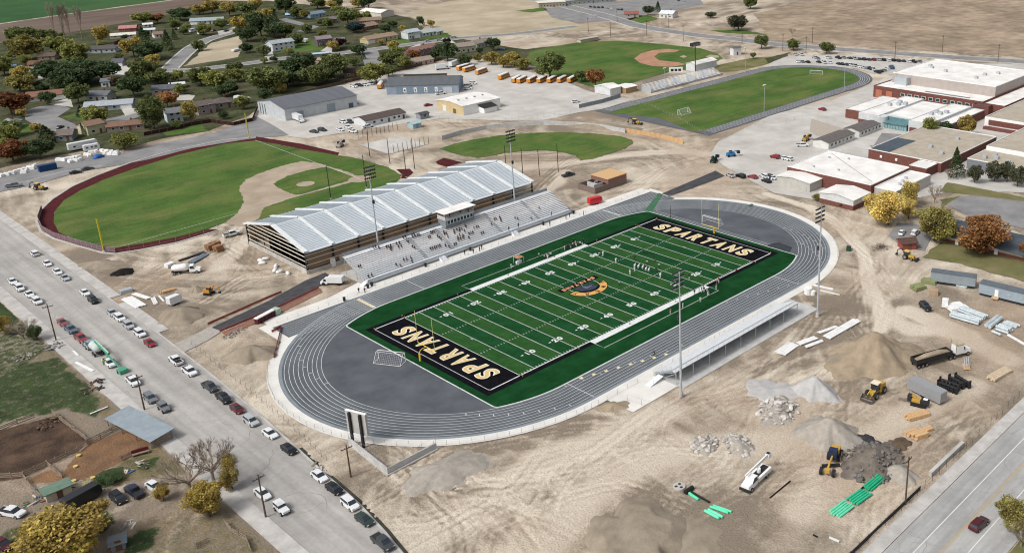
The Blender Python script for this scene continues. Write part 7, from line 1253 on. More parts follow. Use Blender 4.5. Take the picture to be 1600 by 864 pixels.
def bucket_truck():
    loc, rz = frame_at((-39.6, -92.6), (-46.3, -93.3)); t = thing('bucket_truck', 'white bucket lift truck with folded boom on the bare ground', 'truck', loc, rz)
    MB().box(-4.2, .6, -1.2, 1.2, .9, 1.7).build('utility_body', white_paint, t); MB().box(-4.0, .4, -.7, .7, 1.7, 1.73).build('deck', dark_steel, t); MB().loft(cab_rings([(.8,.7,2.5,1.1,.95),(2.0,.7,2.5,1.1,.9),(2.6,.7,1.75,1.1,.95),(4.0,.7,1.5,1.05,.85)])).build('cab', white_paint, t); MB().loft(cab_rings([(1.0,1.7,2.4,1.13,1.0),(2.0,1.7,2.42,1.13,.97),(2.55,1.65,1.75,1.12,.98)])).build('windows', glass, t)
    MB().bar((-1.2,0,1.7), (-1.2,0,2.6), .4, n=8).build('turret', white_paint, t); MB().bar((-1.2,-.5,2.7), (-5.2,-.5,3.1), .22, n=4).bar((-5.2,-.5,3.3), (3.0,-.5,3.1), .2, n=4).build('boom', white_paint, t); MB().box(-6.2, -5.3, -1.0, -.1, 2.4, 3.4).build('bucket', white_paint, t); MB().box(-6.15, -5.35, -.95, -.15, 3.39, 3.42).build('bucket_lining', dark_steel, t); MB().box(4.0, 4.3, -1.1, 1.1, .5, 1.0).build('bumper', dark_steel, t); wheels(t, (-2.6, 3.1), 1.0, .5)
bucket_truck()
def mixer(label, a, b, drum, cab):
    loc, rz = frame_at(a, b); t = thing('tanker_truck', label, 'truck', loc, rz); MB().loft([[(x, r_*math.cos(k*.6283), 2.0+r_*math.sin(k*.6283)) for k in range(10)] for x, r_ in ((-3.6,.5),(-2.8,1.05),(.4,1.15),(1.0,.8))]).build('tank', drum, t, smooth=True); MB().box(-3.8, 4.4, -.5, .5, .7, 1.0).build('chassis', dark_steel, t); MB().loft(cab_rings([(1.5,.7,2.6,1.1,.95),(2.6,.7,2.6,1.1,.9),(3.0,.7,1.8,1.1,.95),(4.5,.7,1.5,1.05,.85)])).build('cab', cab, t); MB().loft(cab_rings([(1.7,1.75,2.5,1.13,1.0),(2.6,1.75,2.5,1.13,.97),(3.0,1.7,1.8,1.12,.98)])).build('windows', glass, t); wheels(t, (-2.8, -1.6, 3.5), 1.0, .5); return t
mixer('white water tanker truck among the stacked pipes', (-73.6, 104.3), (-68.9, 100.8), white_paint, white_paint)
pump_g = pm('pump_green', (.10, .33, .22), (.07, .26, .17), 1, .5)
pt = mixer('concrete mixer lorry under the green conveyor boom, at the kerb', (-108.1, 62.7), (-108.0, 73.3), pm('drum_grey', (.5, .55, .53), (.42, .46, .45), 1), pm('mixer_cab', (.28, .34, .36), (.22, .27, .29), 1))
boom = thing('conveyor_boom', 'green conveyor boom reaching over the kerbside vehicles', 'conveyor', (*(-107.6, 51.2), 0), math.atan2((-108.5, 65.0)[1]-(-107.6, 51.2)[1], (-108.5, 65.0)[0]-(-107.6, 51.2)[0])); bl = (Vector((-108.5, 65.0))-Vector((-107.6, 51.2))).length
MB().bar((0,0,.8), (bl*.55,0,2.6), .22, n=4).build('lower_boom', pump_g, boom); MB().bar((bl*.5,-.25,2.7), (bl,-.25,4.2), .38, n=4).build('upper_boom', pump_g, boom); MB().bar((bl*.5,-.25,3.1), (bl,-.25,4.6), .16, n=4).build('belt_edge', pm('pale_green', (.45, .65, .52), (.38, .55, .44), 1), boom); MB().box(-1.2, .8, -1.0, 1.0, .2, 1.1).build('hopper', pump_g, boom); MB().bar((bl*.55,.1,0), (bl*.55,-.1,2.7), .15, n=4).build('prop_leg', pump_g, boom); wheels(boom, (.2,), .9, .40, False)
# telehandlers by the school car park
def lift(label, p, rz, col):
    t = thing('lift_machine', label, 'lift', (*p, 0), rz, 'lift machines'); MB().box(-1.8, 1.8, -.9, .9, .6, 1.5).build('chassis', matte, t, color=C(col)); MB().box(-.6, .7, .1, .9, 1.5, 2.5).build('cab', glass, t); MB().bar((-1.8,-.4,1.8), (2.8,-.4,2.4), .25, n=4).build('boom', matte, t, color=C(col)); MB().box(2.7, 3.8, -1.1, .4, 1.2, 2.3).build('basket', dark_steel, t); wheels(t, (-1.3, 1.3), .95, .5, False)
lift('dark green lift machine by the school yard fence', (119.7, 52.4), R(20), '1f3a30'); lift('blue boom lift by the school yard fence', (130.4, 52.1), R(-30), '3f7fae'); lift('tan site loader beside the portable classroom', (169.9, 41.6), R(10), 'b08a4a'); lift('small skid loader by the court slab', (33.8, 195.2), R(40), 'a9a79f')
# ================================================================ stacked materials
def pipes(label, p0, p1, n, r, col, spread, layers=1, rough=.35, cat='pipes', name='pipe_bundle', mat=None, group='pipe bundles', rec=True):
    a = Vector(p0); b = Vector(p1); d = b-a; a = a+d*.07; L = d.length*.86; t = thing(name, label, cat, (a.x, a.y, 0), math.atan2(d.y, d.x), group); rg = random.Random(len(label))
    for j in range(layers):
        for k in range(n-j):
            y = (k-(n-1-j)/2)*spread; o = rg.uniform(-.25, .25)
            MB().bar((o, y, r+j*r*1.75+.05), (L+o, y, r+j*r*1.75+.05), r, n=8).build('pipe', mat or matte, t, color=C(col))
    return t
GRN = '3fc79a'
pipes('bundle of green pipes nearest the utility pole', (-31.3, -110.8), (-25.7, -110.9), 4, .24, '2fae80', .52, 2); pipes('green pipes in the middle of the three bundles', (-36.6, -110.7), (-31.3, -111.2), 5, .22, '37b98b', .55); pipes('pale green pipes furthest down the slope', (-42.0, -110.3), (-36.7, -110.6), 5, .22, '6fdcb2', .55); pipes('black pipe beside the green bundle at the pole', (-32.1, -109.9), (-26.9, -110.0), 1, .16, '151515', .4)
pipes('pair of pale green pipes lying side by side', (-56.1, -91.2), (-56.1, -95.3), 2, .28, '74e0b8', .66); pipes('single pair of green pipes laid askew beside black pipe', (-54.6, -91.1), (-53.7, -95.5), 2, .25, '67dbb0', .55); pipes('short green pipe under the black tee', (-54.3, -85.4), (-54.7, -88.5), 1, .28, '5fd4a8', .5)
tee = thing('black_pipe_tee', 'black plastic pipe with tee fitting on bare ground', 'pipe', (*(-53.7, -84.9), 0), math.atan2((-53.9, -90.1)[1]-(-53.7, -84.9)[1], (-53.9, -90.1)[0]-(-53.7, -84.9)[0])); MB().bar((0,0,.3), (5.4,0,.3), .22, n=8).build('pipe_run', rubber, tee); MB().bar((0,-1.1,.45), (0,1.1,.45), .45, n=10).build('tee_head', rubber, tee)
lidr = thing('manhole_ring', 'pale concrete manhole ring with holes beside black pipe', 'manhole ring', (*(-53.9, -82.6), 0)); MB().bar((0,0,0), (0,0,.4), 1.25, n=20).build('ring', concrete, lidr)
for a in (.6, 2.6, 4.6): MB().bar((math.cos(a)*.62, math.sin(a)*.62, .38), (math.cos(a)*.62, math.sin(a)*.62, .415), .32, n=12).build('hole', dark_steel, lidr)
pipes('rusty steel pipe lying alone left of the grader', (-45.7, -98.2), (-37.7, -98.0), 1, .16, '2d2522', .3, name='steel_pipe', cat='pipe'); pipes('white plastic pipe lying alone near the bottom', (-47.7, -112.9), (-47.5, -115.2), 1, .24, 'c9cccb', .3, name='plastic_pipe', cat='pipe'); pipes('short black pipe scrap near the bottom', (-48.9, -110.4), (-48.9, -111.5), 1, .16, '1b1b1b', .3, name='pipe_scrap', cat='pipe')
def stack(label, p0, p1, wd, layers, th, mat, n=4, cat='stack', name='material_stack', group='stacked building materials', gap=.06, col=None):
    a = Vector(p0); b = Vector(p1); d = b-a; L = d.length; t = thing(name, label, cat, (a.x, a.y, 0), math.atan2(d.y, d.x), group); rg = random.Random(len(label)*3); w_ = wd/n
    for j in range(layers):
        for k in range(n):
            y = -wd/2+k*w_; o = rg.uniform(-.3, .3); MB().box(o, L+o, y+gap/2, y+w_-gap/2, .12+j*th, .12+(j+1)*th-.015).build('plank' if mat is lumber or mat is wood else 'panel', mat, t, color=col)
    MB().box(L*.2, L*.2+.15, -wd/2, wd/2, 0, .12).box(L*.75, L*.75+.15, -wd/2, wd/2, 0, .12).build('bearer', wood, t); return t
whp = pm('white_panel', (.78, .78, .77), (.66, .66, .65), .8, .6); galv = pm('galvanised_duct', (.56, .62, .64), (.44, .50, .52), .7, .4, metal=.2)
stack('white wall panels, nearest stack to the visitor stand', (3.1, -65.5), (9.5, -65.1), 3.2, 2, .12, whp); stack('white wall panels lying across the first pair', (10.2, -66.0), (16.0, -67.5), 1.8, 2, .12, whp, 2); stack('narrow white panels beside the crossed pair', (10.0, -68.4), (15.6, -69.7), 1.2, 2, .12, whp, 2); stack('long white panels furthest from the track', (17.9, -69.6), (31.6, -70.2), 2.4, 2, .14, whp, 3); stack('thin white strips between the panel stacks', (18.7, -66.4), (24.9, -68.0), 1.2, 1, .12, whp, 3)
stack('white planks left of the far floodlight pole', (42.9, -48.5), (44.0, -54.6), .8, 1, .25, whp, 2); stack('thin white strip below the far floodlight pole', (41.1, -52.2), (42.0, -58.1), .4, 1, .2, whp, 1)
for i, (a, b, n, l_) in enumerate((((50.2, -87.0), (50.4, -96.3), 4, 2), ((55.0, -87.4), (53.7, -96.5), 4, 2))): pipes(f'long galvanised ducts, {("front","rear")[i]} row by the site offices', a, b, n, .32, 'b4c0c4', .7, l_, mat=galv, group='galvanised ducts', cat='ducts', name='duct_stack')
pipes('short galvanised ducts stacked in front of the site office', (50.8, -100.3), (50.5, -104.3), 4, .36, 'b4c0c4', .78, 2, mat=galv, group='galvanised ducts', cat='ducts', name='duct_stack'); pipes('galvanised ducts at the right of the short stack', (54.9, -100.2), (54.5, -104.7), 3, .36, 'b4c0c4', .78, 1, mat=galv, group='galvanised ducts', cat='ducts', name='duct_stack'); pipes('single duct lying nearest the camera by the duct stacks', (47.8, -100.3), (47.1, -103.4), 1, .36, 'b4c0c4', .7, mat=galv, group='galvanised ducts', cat='ducts', name='duct_stack'); pipes('wide round duct crossing the duct stacks', (48.6, -98.4), (56.9, -98.4), 2, .55, 'c6cfd2', 1.1, mat=galv, group='galvanised ducts', cat='ducts', name='duct_stack')
MBs = thing('wrapped_pallet', 'white wrapped block standing beside the silver ducts', 'pallet', (*(54.1, -83.9), 0), R(20), 'stacked building materials'); MB().box(-.8, .8, -.8, .8, .15, 2.4).build('wrapped_load', whp, MBs); MB().box(-.9, .9, -.9, .9, 0, .14).build('pallet', wood, MBs)
stack('white insulation sheets beside the wrapped block', (53.1, -85.1), (57.4, -87.9), 4.2, 3, .25, whp, 2); stack('long white beam at the right edge', (48.7, -104.2), (46.0, -110.4), .7, 1, .35, whp, 1); stack('white boards in front of the grey storage trailer', (69.0, -77.5), (69.6, -82.7), 1.6, 2, .25, galv, 2); stack('cardboard-brown crates near the site trailers', (58.7, -76.7), (59.7, -78.9), 1.8, 2, .8, pm('carton', (.42, .30, .20), (.34, .24, .16), 1), 2); stack('green tarpaulined pallets by the storage trailer', (58.4, -71.8), (61.6, -73.1), 3, 2, .5, pm('olive_tarp', (.25, .28, .13), (.18, .20, .09), 1), 2); stack('green tarpaulined pallets against the storage trailer', (65.0, -71.0), (66.4, -74.9), 2.6, 2, .5, MATS['olive_tarp'], 2)
stack('round timber poles stacked at right of the tipper', (24.3, -110.7), (31.3, -111.9), 2.4, 2, .35, pm('pale_timber', (.58, .47, .33), (.46, .37, .26), 1.2), 4, cat='timber', name='timber_stack'); stack('orange-brown lumber stack behind the spoil heap', (-3.4, -104.3), (1.6, -106.6), 2.2, 2, .4, lumber, 3, cat='lumber', name='lumber_stack'); stack('lumber stack with hollow middle beside the fence', (-9.4, -109.2), (-6.4, -110.3), 1.8, 3, .35, lumber, 2, cat='lumber', name='lumber_stack'); stack('small lumber stack left of the hollow one', (-9.0, -107.4), (-6.2, -108.3), 1.6, 2, .35, lumber, 2, cat='lumber', name='lumber_stack'); stack('small lumber stack right of the hollow one', (-6.4, -109.4), (-3.7, -110.2), 1.4, 2, .4, lumber, 2, cat='lumber', name='lumber_stack')
for i, (a, b) in enumerate((((13.7, -102.7), (13.5, -107.6)), ((15.3, -102.4), (15.2, -107.3)), ((17.7, -103.5), (16.5, -107.7)), ((19.3, -104.3), (17.7, -108.6)))):
    a = Vector(a); b = Vector(b); d = b-a; t = thing('black_rack', f'black steel rack, {ORD[i]} from the grey box trailer in the row', 'rack', (a.x, a.y, 0), math.atan2(d.y, d.x), 'black steel racks'); L = d.length
    for z in (.15, .7, 1.3): MB().box(0, L, -.35, .35, z, z+.14).build('shelf', dark_steel, t)
    for k in range(6): MB().box(L*k/5-.08, L*k/5+.08, -.4, .4, 0, 1.5 if k not in (0, 5) else 2.0).build('upright', dark_steel, t)
gt = thing('ladder_frame', 'grey steel frame leaning on a pallet below the tipper', 'frame', (*(26.7, -103.5), 0), R(35)); MB().box(-1.4, 1.4, -.8, .8, 0, .15).build('pallet', lumber, gt)
for s in (-1, 0, 1): MB().bar((-1.2, s*.5, .2), (1.6, s*.5, 1.9), .1, n=4).build('rail', steel, gt)
MB().bar((1.6,-.6,1.95), (1.6,.6,1.95), .1, n=4).build('crossbar', wood, gt)
# street-side stores by the ball field
stack('white boards laid out by the street', (-90.1, 97.2), (-89.7, 87.7), 3.0, 1, .18, whp, 4); stack('second spread of white boards by the street', (-87.6, 98.6), (-86.1, 91.6), 1.4, 1, .2, whp, 2); stack('short white boards right of the street-side boards', (-85.1, 91.3), (-86.3, 86.0), 1.2, 1, .2, whp, 3); stack('long narrow white board by the cargo trailer', (-83.5, 91.0), (-84.1, 85.9), .5, 1, .2, whp, 1); stack('grey blocks at the street-side store', (-90.0, 101.5), (-86.9, 101.2), 2.0, 2, .5, steel, 3); stack('timber beams behind the cargo trailer', (-82.2, 92.5), (-78.6, 92.1), 1.2, 2, .3, lumber, 2)
stack('dark steel beams leading to the brown crates', (-68.6, 113.6), (-60.2, 114.7), 1.0, 1, .4, dark_steel, 2); stack('grey steel beams beside the tanker truck', (-67.1, 109.1), (-60.6, 112.6), 2.4, 1, .4, pm('blue_steel', (.16, .19, .23), (.12, .14, .17), 1), 3); stack('white crates near the tanker truck', (-73.3, 111.6), (-70.8, 112.5), 2, 2, .5, whp, 2)
for i, p in enumerate([(-58.9,115.9),(-57.0,116.8),(-57.7,112.9)]): stack(f'brown timber crate, {ORD[i]} from left near the hall corner', p, (p[0]+2.4, p[1]+.4), 2.2, 2, .9, pm('crate_brown', (.30, .17, .09), (.22, .12, .07), 1), 2, cat='crate', name='timber_crate', group='timber crates')
for i, p in enumerate([(-51.9,93.9),(-50.3,94.0),(-52.5,91.6),(-51.0,85.8),(-52.4,80.7),(-52.7,83.0),(-51.4,77.6)]): 
    t = thing('wrapped_bundle', f'white wrapped bundle, {ORD[i]} from left beside the hall base', 'bundle', (*p, 0), random.uniform(0, 3), 'white bundles by the hall'); MB().loft(cab_rings([(-1.1,.05,.5,.45,.3),(-.8,0,.8,.6,.4),(.7,0,.8,.6,.4),(1.1,.05,.5,.45,.3)])).build('wrapped_load', whp, t, smooth=True)
BALE = MB().loft(cab_rings([(-1.2,.1,.9,.7,.5),(-1.0,0,1.2,.85,.6),(1.0,0,1.2,.85,.6),(1.2,.1,.9,.7,.5)])).mesh('wrapped_load', whp)
for i, p in enumerate([(-77.2,263.3),(-75.2,263.5),(-73.4,263.8),(-71.4,264.8),(-69.8,265.3),(-68.0,265.8),(-69.7,261.6),(-66.1,267.1),(-64.2,267.6),(-65.9,265.0),(-54.1,270.5),(-52.9,268.4),(-51.0,268.6),(-49.2,268.3),(-47.4,268.1),(-52.0,263.5),(-49.9,263.5),(-48.3,263.4),(-43.5,269.7),(-41.1,271.9),(-39.3,271.6),(-37.0,270.8),(-35.9,268.3),(-35.0,265.5),(-33.9,263.0),(-37.5,265.5),(-36.7,262.5),(-35.1,260.5),(-43.4,266.9)]):
    t = thing('white_bale', f'white wrapped bale, {ORD[i] if i < 25 else ("twenty-sixth","twenty-seventh","twenty-eighth","twenty-ninth")[i-25]} along the north street verge from the left edge', 'bale', (*p, 0), random.uniform(0, 3), 'white bales along the north street'); link_mesh('wrapped_load', BALE, t); MB().box(-1.2, 1.2, -.8, .8, -.02, .08).build('pallet', wood, t)
bt = thing('blue_tarpaulin', 'blue tarpaulin heaped among the white bales', 'tarpaulin', (*(-41.4, 261.7), 0), .3); MB().loft(cab_rings([(-2.4,0,.5,1.0,.7),(-1.2,0,1.6,1.4,.8),(.8,0,1.4,1.3,.9),(2.2,0,.4,.9,.6)])).build('sheet', pm('blue_sheet', (.05, .14, .42), (.03, .1, .32), 1, .5), bt, smooth=True)
# team carts, silt fence reels and small things by the track
for nm, lb, p, rz in (('portable_toilet', 'row of red portable units with white roofs beside the chute', (-70.8, 52.5), R(18)),):
    t = thing('storage_rack', lb, 'units', (*p, 0), rz)
    for k in range(5): o = MB().box(-3.2+k*1.25, -2.1+k*1.25, -.6, .6, 0, 1.6).build('unit', pm('maroon_unit', (.10, .03, .035), (.07, .02, .025), 1), t); MB().box(-3.25+k*1.25, -2.05+k*1.25, -.65, .65, 1.6, 1.85).build('unit_roof', whp, o)
    MB().box(3.1, 4.6, -1.0, 1.0, 0, 1.7).build('green_unit', pm('pale_green_unit', (.38, .5, .4), (.3, .42, .33), 1), t)
BIN = [MB().bar((0,0,0), (0,0,1.0), .34, .40, 10).mesh('bin_body', dark_steel), MB().bar((0,0,1.0), (0,0,1.12), .43, n=10).mesh('bin_lid', rubber)]
for i, p in enumerate(((-21.2, 50.2), (-4.3, 50.3), (26.0, 50.1), (40.3, 50.6), (-39.8, 50.1), (-41.4, 49.6), (-50.5, 46.9))):
    t = thing('litter_bin', f'black litter bin, {("third","fourth","fifth","sixth","second","first","outermost")[i]} along the home terrace from its street end', 'bin', (*p, .03), 0, 'litter bins'); link_mesh('bin_body', BIN[0], t); link_mesh('bin_lid', BIN[1], t)

# ================================================================ people
def figure(pose):
    """one continuous skinned body; materials by body zone"""
    if pose == 'sit': J = dict(pel=(0,0,.12), wa=(0,0,.32), ch=(.02,0,.52), nk=(.04,0,.68), hd=(.06,0,.84), ht=(.06,0,.95), lh=(.08,.1,.1), lk=(.48,.13,.12), la=(.50,.13,-.30), lt=(.66,.14,-.33), rh=(.08,-.1,.1), rk=(.48,-.13,.12), ra=(.50,-.13,-.30), rt=(.66,-.14,-.33), ls=(.02,.19,.58), le=(.10,.25,.34), lw=(.32,.16,.24), rs=(.02,-.19,.58), re=(.10,-.25,.34), rw=(.32,-.16,.24))
    elif pose == 'run': J = dict(pel=(0,0,.92), wa=(.05,0,1.12), ch=(.12,0,1.34), nk=(.18,0,1.5), hd=(.23,0,1.64), ht=(.25,0,1.76), lh=(.02,.1,.88), lk=(.36,.11,.56), la=(.16,.11,.16), lt=(.34,.11,.10), rh=(-.02,-.1,.88), rk=(-.16,-.11,.46), ra=(-.50,-.11,.28), rt=(-.56,-.11,.10), ls=(.12,.2,1.42), le=(-.10,.28,1.2), lw=(.06,.26,1.0), rs=(.12,-.2,1.42), re=(.32,-.28,1.22), rw=(.50,-.2,1.38))
    elif pose == 'crouch': J = dict(pel=(-.15,0,.66), wa=(.02,0,.82), ch=(.24,0,.94), nk=(.38,0,1.02), hd=(.50,0,1.08), ht=(.58,0,1.18), lh=(-.12,.12,.62), lk=(.22,.18,.46), la=(-.12,.18,.08), lt=(.10,.2,.03), rh=(-.12,-.12,.62), rk=(.22,-.18,.46), ra=(-.16,-.18,.08), rt=(.06,-.2,.03), ls=(.26,.2,.96), le=(.34,.26,.66), lw=(.46,.18,.42), rs=(.26,-.2,.96), re=(.34,-.26,.66), rw=(.46,-.18,.42))
    else: J = dict(pel=(0,0,.94), wa=(0,0,1.14), ch=(0,0,1.36), nk=(0,0,1.52), hd=(.02,0,1.66), ht=(.02,0,1.78), lh=(0,.1,.9), lk=(.03,.12,.5), la=(0,.13,.08), lt=(.16,.14,.03), rh=(0,-.1,.9), rk=(.03,-.12,.5), ra=(0,-.13,.08), rt=(.16,-.14,.03), ls=(0,.2,1.44), le=(-.02,.27,1.16), lw=(.10,.24,.92), rs=(0,-.2,1.44), re=(-.02,-.27,1.16), rw=(.10,-.24,.92))
    RD = dict(pel=.15, wa=.14, ch=.165, nk=.065, hd=.105, ht=.085, lh=.10, lk=.07, la=.05, lt=.045, ls=.08, le=.052, lw=.042)
    ks = list(J); V = [J[k] for k in ks]; ed = [('pel','wa'),('wa','ch'),('ch','nk'),('nk','hd'),('hd','ht'),('pel','lh'),('lh','lk'),('lk','la'),('la','lt'),('pel','rh'),('rh','rk'),('rk','ra'),('ra','rt'),('ch','ls'),('ls','le'),('le','lw'),('ch','rs'),('rs','re'),('re','rw')]
    me_ = bpy.data.meshes.new('body'); me_.from_pydata(V, [(ks.index(a), ks.index(b)) for a, b in ed], []); o = bpy.data.objects.new('body', me_); COL.objects.link(o)
    o.modifiers.new('s', 'SKIN'); sd_ = o.modifiers.new('u', 'SUBSURF'); sd_.levels = 1; sd_.render_levels = 1
    for i, k in enumerate(ks):
        r_ = RD.get(k) or RD.get('l'+k[1:], .05); me_.skin_vertices[0].data[i].radius = (r_, r_); me_.skin_vertices[0].data[i].use_root = (k == 'pel')
    out = bpy.data.meshes.new_from_object(o.evaluated_get(bpy.context.evaluated_depsgraph_get())); bpy.data.objects.remove(o)
    zone = dict(pel=1, lh=1, lk=1, la=1, lt=3, rh=1, rk=1, ra=1, rt=3, wa=0, ch=0, ls=0, le=0, rs=0, re=0, lw=2, rw=2, nk=2, hd=2, ht=4); P = np.array(V); z_ = [zone[k] for k in ks]
    out.materials.clear()
    for m in (cloth, None, skin, rubber, pm('hair_dark', (.05, .035, .025), (.03, .02, .015), 6)): out.materials.append(m)
    for p in out.polygons: c = np.array(p.center); k_ = int(((P-c)**2).sum(1).argmin()); h_ = J['hd']; p.material_index = 4 if ks[k_] in ('hd', 'ht') and (c[2] > h_[2]+.01 or c[0] < h_[0]-.01) else z_[k_]; p.use_smooth = True
    return out
trous = {'dark': pm('dark_trousers', (.02, .022, .03), (.03, .03, .04), 5), 'white': pm('white_trousers', (.72, .72, .71), (.62, .62, .61), 5)}
helm = pm('helmet_tinted', (1, 1, 1), (.9, .9, .9), 5, .25, tint=True, world=False)
POSE = {}
for ps in ('sit', 'run', 'crouch', 'stand'):
    b0 = figure(ps)
    for tn_, tm in trous.items(): b = b0.copy(); b.materials[1] = tm; POSE[ps, tn_] = b
HELM = MB().loft([[(x, r_*math.cos(k*.785), r_*math.sin(k*.785)) for k in range(8)] for x, r_ in ((-.15,.06),(-.1,.13),(.03,.155),(.12,.11),(.14,.04))]).mesh('helmet', helm, True)
HP = dict(run=(.24, 0, 1.69), crouch=(.54, 0, 1.12), stand=(.02, 0, 1.71), sit=(.06, 0, .9))
def person(loc, rz, pose, shirt, trs, label, group, helmet=None):
    t = thing('person', label, 'person', loc, rz, group); link_mesh('body', POSE[pose, trs], t, C(shirt))
    if helmet: link_mesh('helmet', HELM, t, C(helmet), HP[pose])
rg = random.Random(12)
PL_ = [(19.3,14.2),(18.0,7.2),(23.2,4.0),(29.2,6.0),(19.4,.6),(19.7,-.7),(20.1,-2.1),(19.6,-3.9),(19.7,-5.0),(17.0,-1.8),(14.4,-2.4),(18.2,-11.1),(20.8,-7.3),(23.3,-1.1),(26.4,-1.4),(23.8,-5.6),(6.7,-5.6),(23.0,-18.3),(21.2,1.4),(21.2,-1.1),(21.2,-2.4),(21.1,-3.8)]
PLB = ['white-jersey player split wide on the home stand side', 'white-jersey player nearest the home hash marks', 'dark-jersey player deep behind the line near the hash', 'dark-jersey player deepest on the home side', 'white-jersey lineman at the home end of the line', 'white-jersey lineman second from the home end', 'white-jersey lineman at the centre of the line', 'white-jersey lineman second from the visitor end', 'white-jersey lineman at the visitor end of the line', 'white-jersey back just behind the line', 'white-jersey back deepest behind the line', 'white-jersey player split wide on the visitor side', 'dark-jersey player off the visitor end of the line', 'white-sleeved defender just beyond the line centre', 'dark-jersey defender farthest downfield in the middle', 'white-sleeved defender on the visitor side beyond the line', 'official in striped shirt beside the midfield emblem', 'lone defender near the visitor-side yard number', 'dark-jersey lineman at home end facing the line', 'dark-jersey lineman second facing the line', 'dark-jersey lineman third facing the line', 'dark-jersey lineman at visitor end facing the line']
for i, (p, lb) in enumerate(zip(PL_, PLB)):
    off = i in (0, 1, 4, 5, 6, 7, 8, 9, 10, 11); ln = i in (4, 5, 6, 7, 8, 18, 19, 20, 21)
    person((*p, .085), R(0 if off else 180)+rg.uniform(-.2, .2), 'crouch' if ln else ('stand' if i in (16, 9, 10) else 'run'), 'dcdfe0' if off or i in (13, 15) else ('9a9ca0' if i == 16 else '15161a'), 'white' if (off or i in (17,)) else 'dark', lb, 'people on the field', None if i == 16 else ('c8ccd0' if off else '111114'))
HS = [(15.3,27.5),(16.1,27.2),(16.7,27.1),(17.5,27.0),(18.8,27.4),(18.5,26.4),(19.9,26.9),(19.9,26.2),(20.9,26.3),(21.7,26.1),(23.0,27.0),(20.8,29.4),(20.3,27.8),(19.2,28.4),(6.0,26.4),(6.8,25.9),(8.5,26.4),(9.0,26.8),(7.5,26.7),(5.9,28.9),(12.4,26.6),(-5.2,28.8),(-5.7,27.4)]
for i, p in enumerate(HS):
    lb = f'team member in the home bench crowd, {ORD[sorted(HS[:14]).index(p)]} from its street end' if i < 14 else (f'home team member, {ORD[sorted(HS[14:19]).index(p)]} from left in the small sideline group' if i < 19 else ('lone person on the home team box line', 'lone person in black at the white sideline band', 'person in white standing near the team tent', 'person in white walking off from the team tent')[i-19])
    person((*p, .085), rg.uniform(-2.4, -.7), 'stand', '18191c' if (i < 14 and i % 4) or i == 20 else 'd6d8d8', 'white' if i % 3 == 0 else 'dark', lb, 'home sideline', '111114' if i % 3 == 0 else None)
VS = [(16.1,-26.3),(18.0,-26.4),(18.5,-26.9),(19.5,-26.7),(20.1,-26.3),(19.1,-27.3),(18.7,-28.8),(17.8,-29.8),(16.7,-31.0),(18.5,-29.6),(26.8,-26.4),(24.8,-27.2),(22.4,-29.1),(24.0,-27.9),(13.3,-30.9),(7.4,-29.6),(2.4,-29.5),(35.6,-25.9),(6.9,-28.2)]
VC = ['1a1b1e', 'b5242c', 'a81f28', 'd8d8d6', '8c2026', '2a2b2e', 'd5d7d7', 'd5d7d7', 'd5d7d7', '3a3b3e', 'a03a34', '7d2a28', 'd8dada', '8a3a34', 'd8dada', 'd8dada', 'b06a58', 'a04a3a', '2b2c30']
VL = ['person in black at the end of the visitor bench group'] + [f'person in the red-and-white visitor group on the band, {ORD[k]} from the street end' for k in range(5)] + [f'person in the cluster below the visitor band, {ORD[k]} from its school end' for k in (0, 2, 3, 1)] + ['person in dark red at the far visitor end', 'person in maroon behind the visitor band end', 'person in white at the corner of the visitor team box', 'person in brick red by the visitor band end', 'lone person in white on the visitor team box line', 'lone white-shirted person beside the near floodlight pole', 'person in pink beside the visitor equipment', 'person in red beyond the visitor sideline', 'person in dark clothes next to the near floodlight pole']
for p, c, lb in zip(VS, VC, VL): person((*p, .085), rg.uniform(.6, 2.4), 'stand', c, 'white' if rg.random() < .4 else 'dark', lb, 'visitor sideline')
SP = [(-39.0,6),(-38.6,0),(-38.4,6),(-37.5,0),(-30.8,13),(-30.0,13),(-29.3,12),(-28.7,1),(-27.8,0),(-27.1,11),(-26.5,11),(-26.6,9),(-26.1,10),(-25.7,11),(-25.5,2),(-24.6,2),(-23.8,9),(-23.6,0),(-23.6,11),(-23.1,2),(-22.9,9),(-22.6,11),(-19.9,7),(-19.6,6),(-19.9,10),(-20.2,13),(-20.0,11),(-19.4,13),(-17.4,12),(-17.0,13),(-16.3,13),(-16.4,12),(-15.6,12),(-14.9,12),(-15.4,3),(-14.7,3),(-13.9,3),(-13.2,3),(-13.0,9),(-12.3,9),(-12.5,3),(-11.8,3),(-10.4,11),(-9.8,11),(-11.0,11),(-10.0,8),(-10.2,2),(-9.9,7),(-9.5,1),(-9.8,6),(-7.4,8),(-7.2,6),(-7.1,9),(-6.7,8),(-7.4,1),(-6.7,1),(-4.9,3),(-4.4,4),(-4.1,7),(-3.9,3),(-3.7,8),(-3.2,5),(-3.0,3),(-2.6,8),(-2.4,4),(-2.1,7),(-1.6,8),(-.9,8),(-1.2,2),(-.6,6),(0,4),(.7,4),(1.0,8),(1.2,9),(1.5,4),(3.1,6),(3.8,2),(4.1,6),(4.6,2),(4.8,6),(9.6,5),(12.0,7),(12.7,7),(13.6,5),(14.1,6),(14.3,7),(19.0,4),(19.6,3),(24.2,1),(30.3,5)]
cols = ['15161a', '1d2026', '23252b', '15161a', '2c2f38', '4e2a2c', '3a4a5e', '8a8d92', '15161a']; cnm = dict(zip(cols, ('black', 'black', 'charcoal', 'black', 'slate', 'maroon', 'blue', 'grey', 'black')))
rows_ = {}
for x, k in sorted(SP): rows_.setdefault(k, []).append(x)
NUM = ['one', 'two', 'three', 'four', 'five', 'six', 'seven', 'eight', 'nine', 'ten', 'eleven', 'twelve', 'thirteen', 'fourteen']
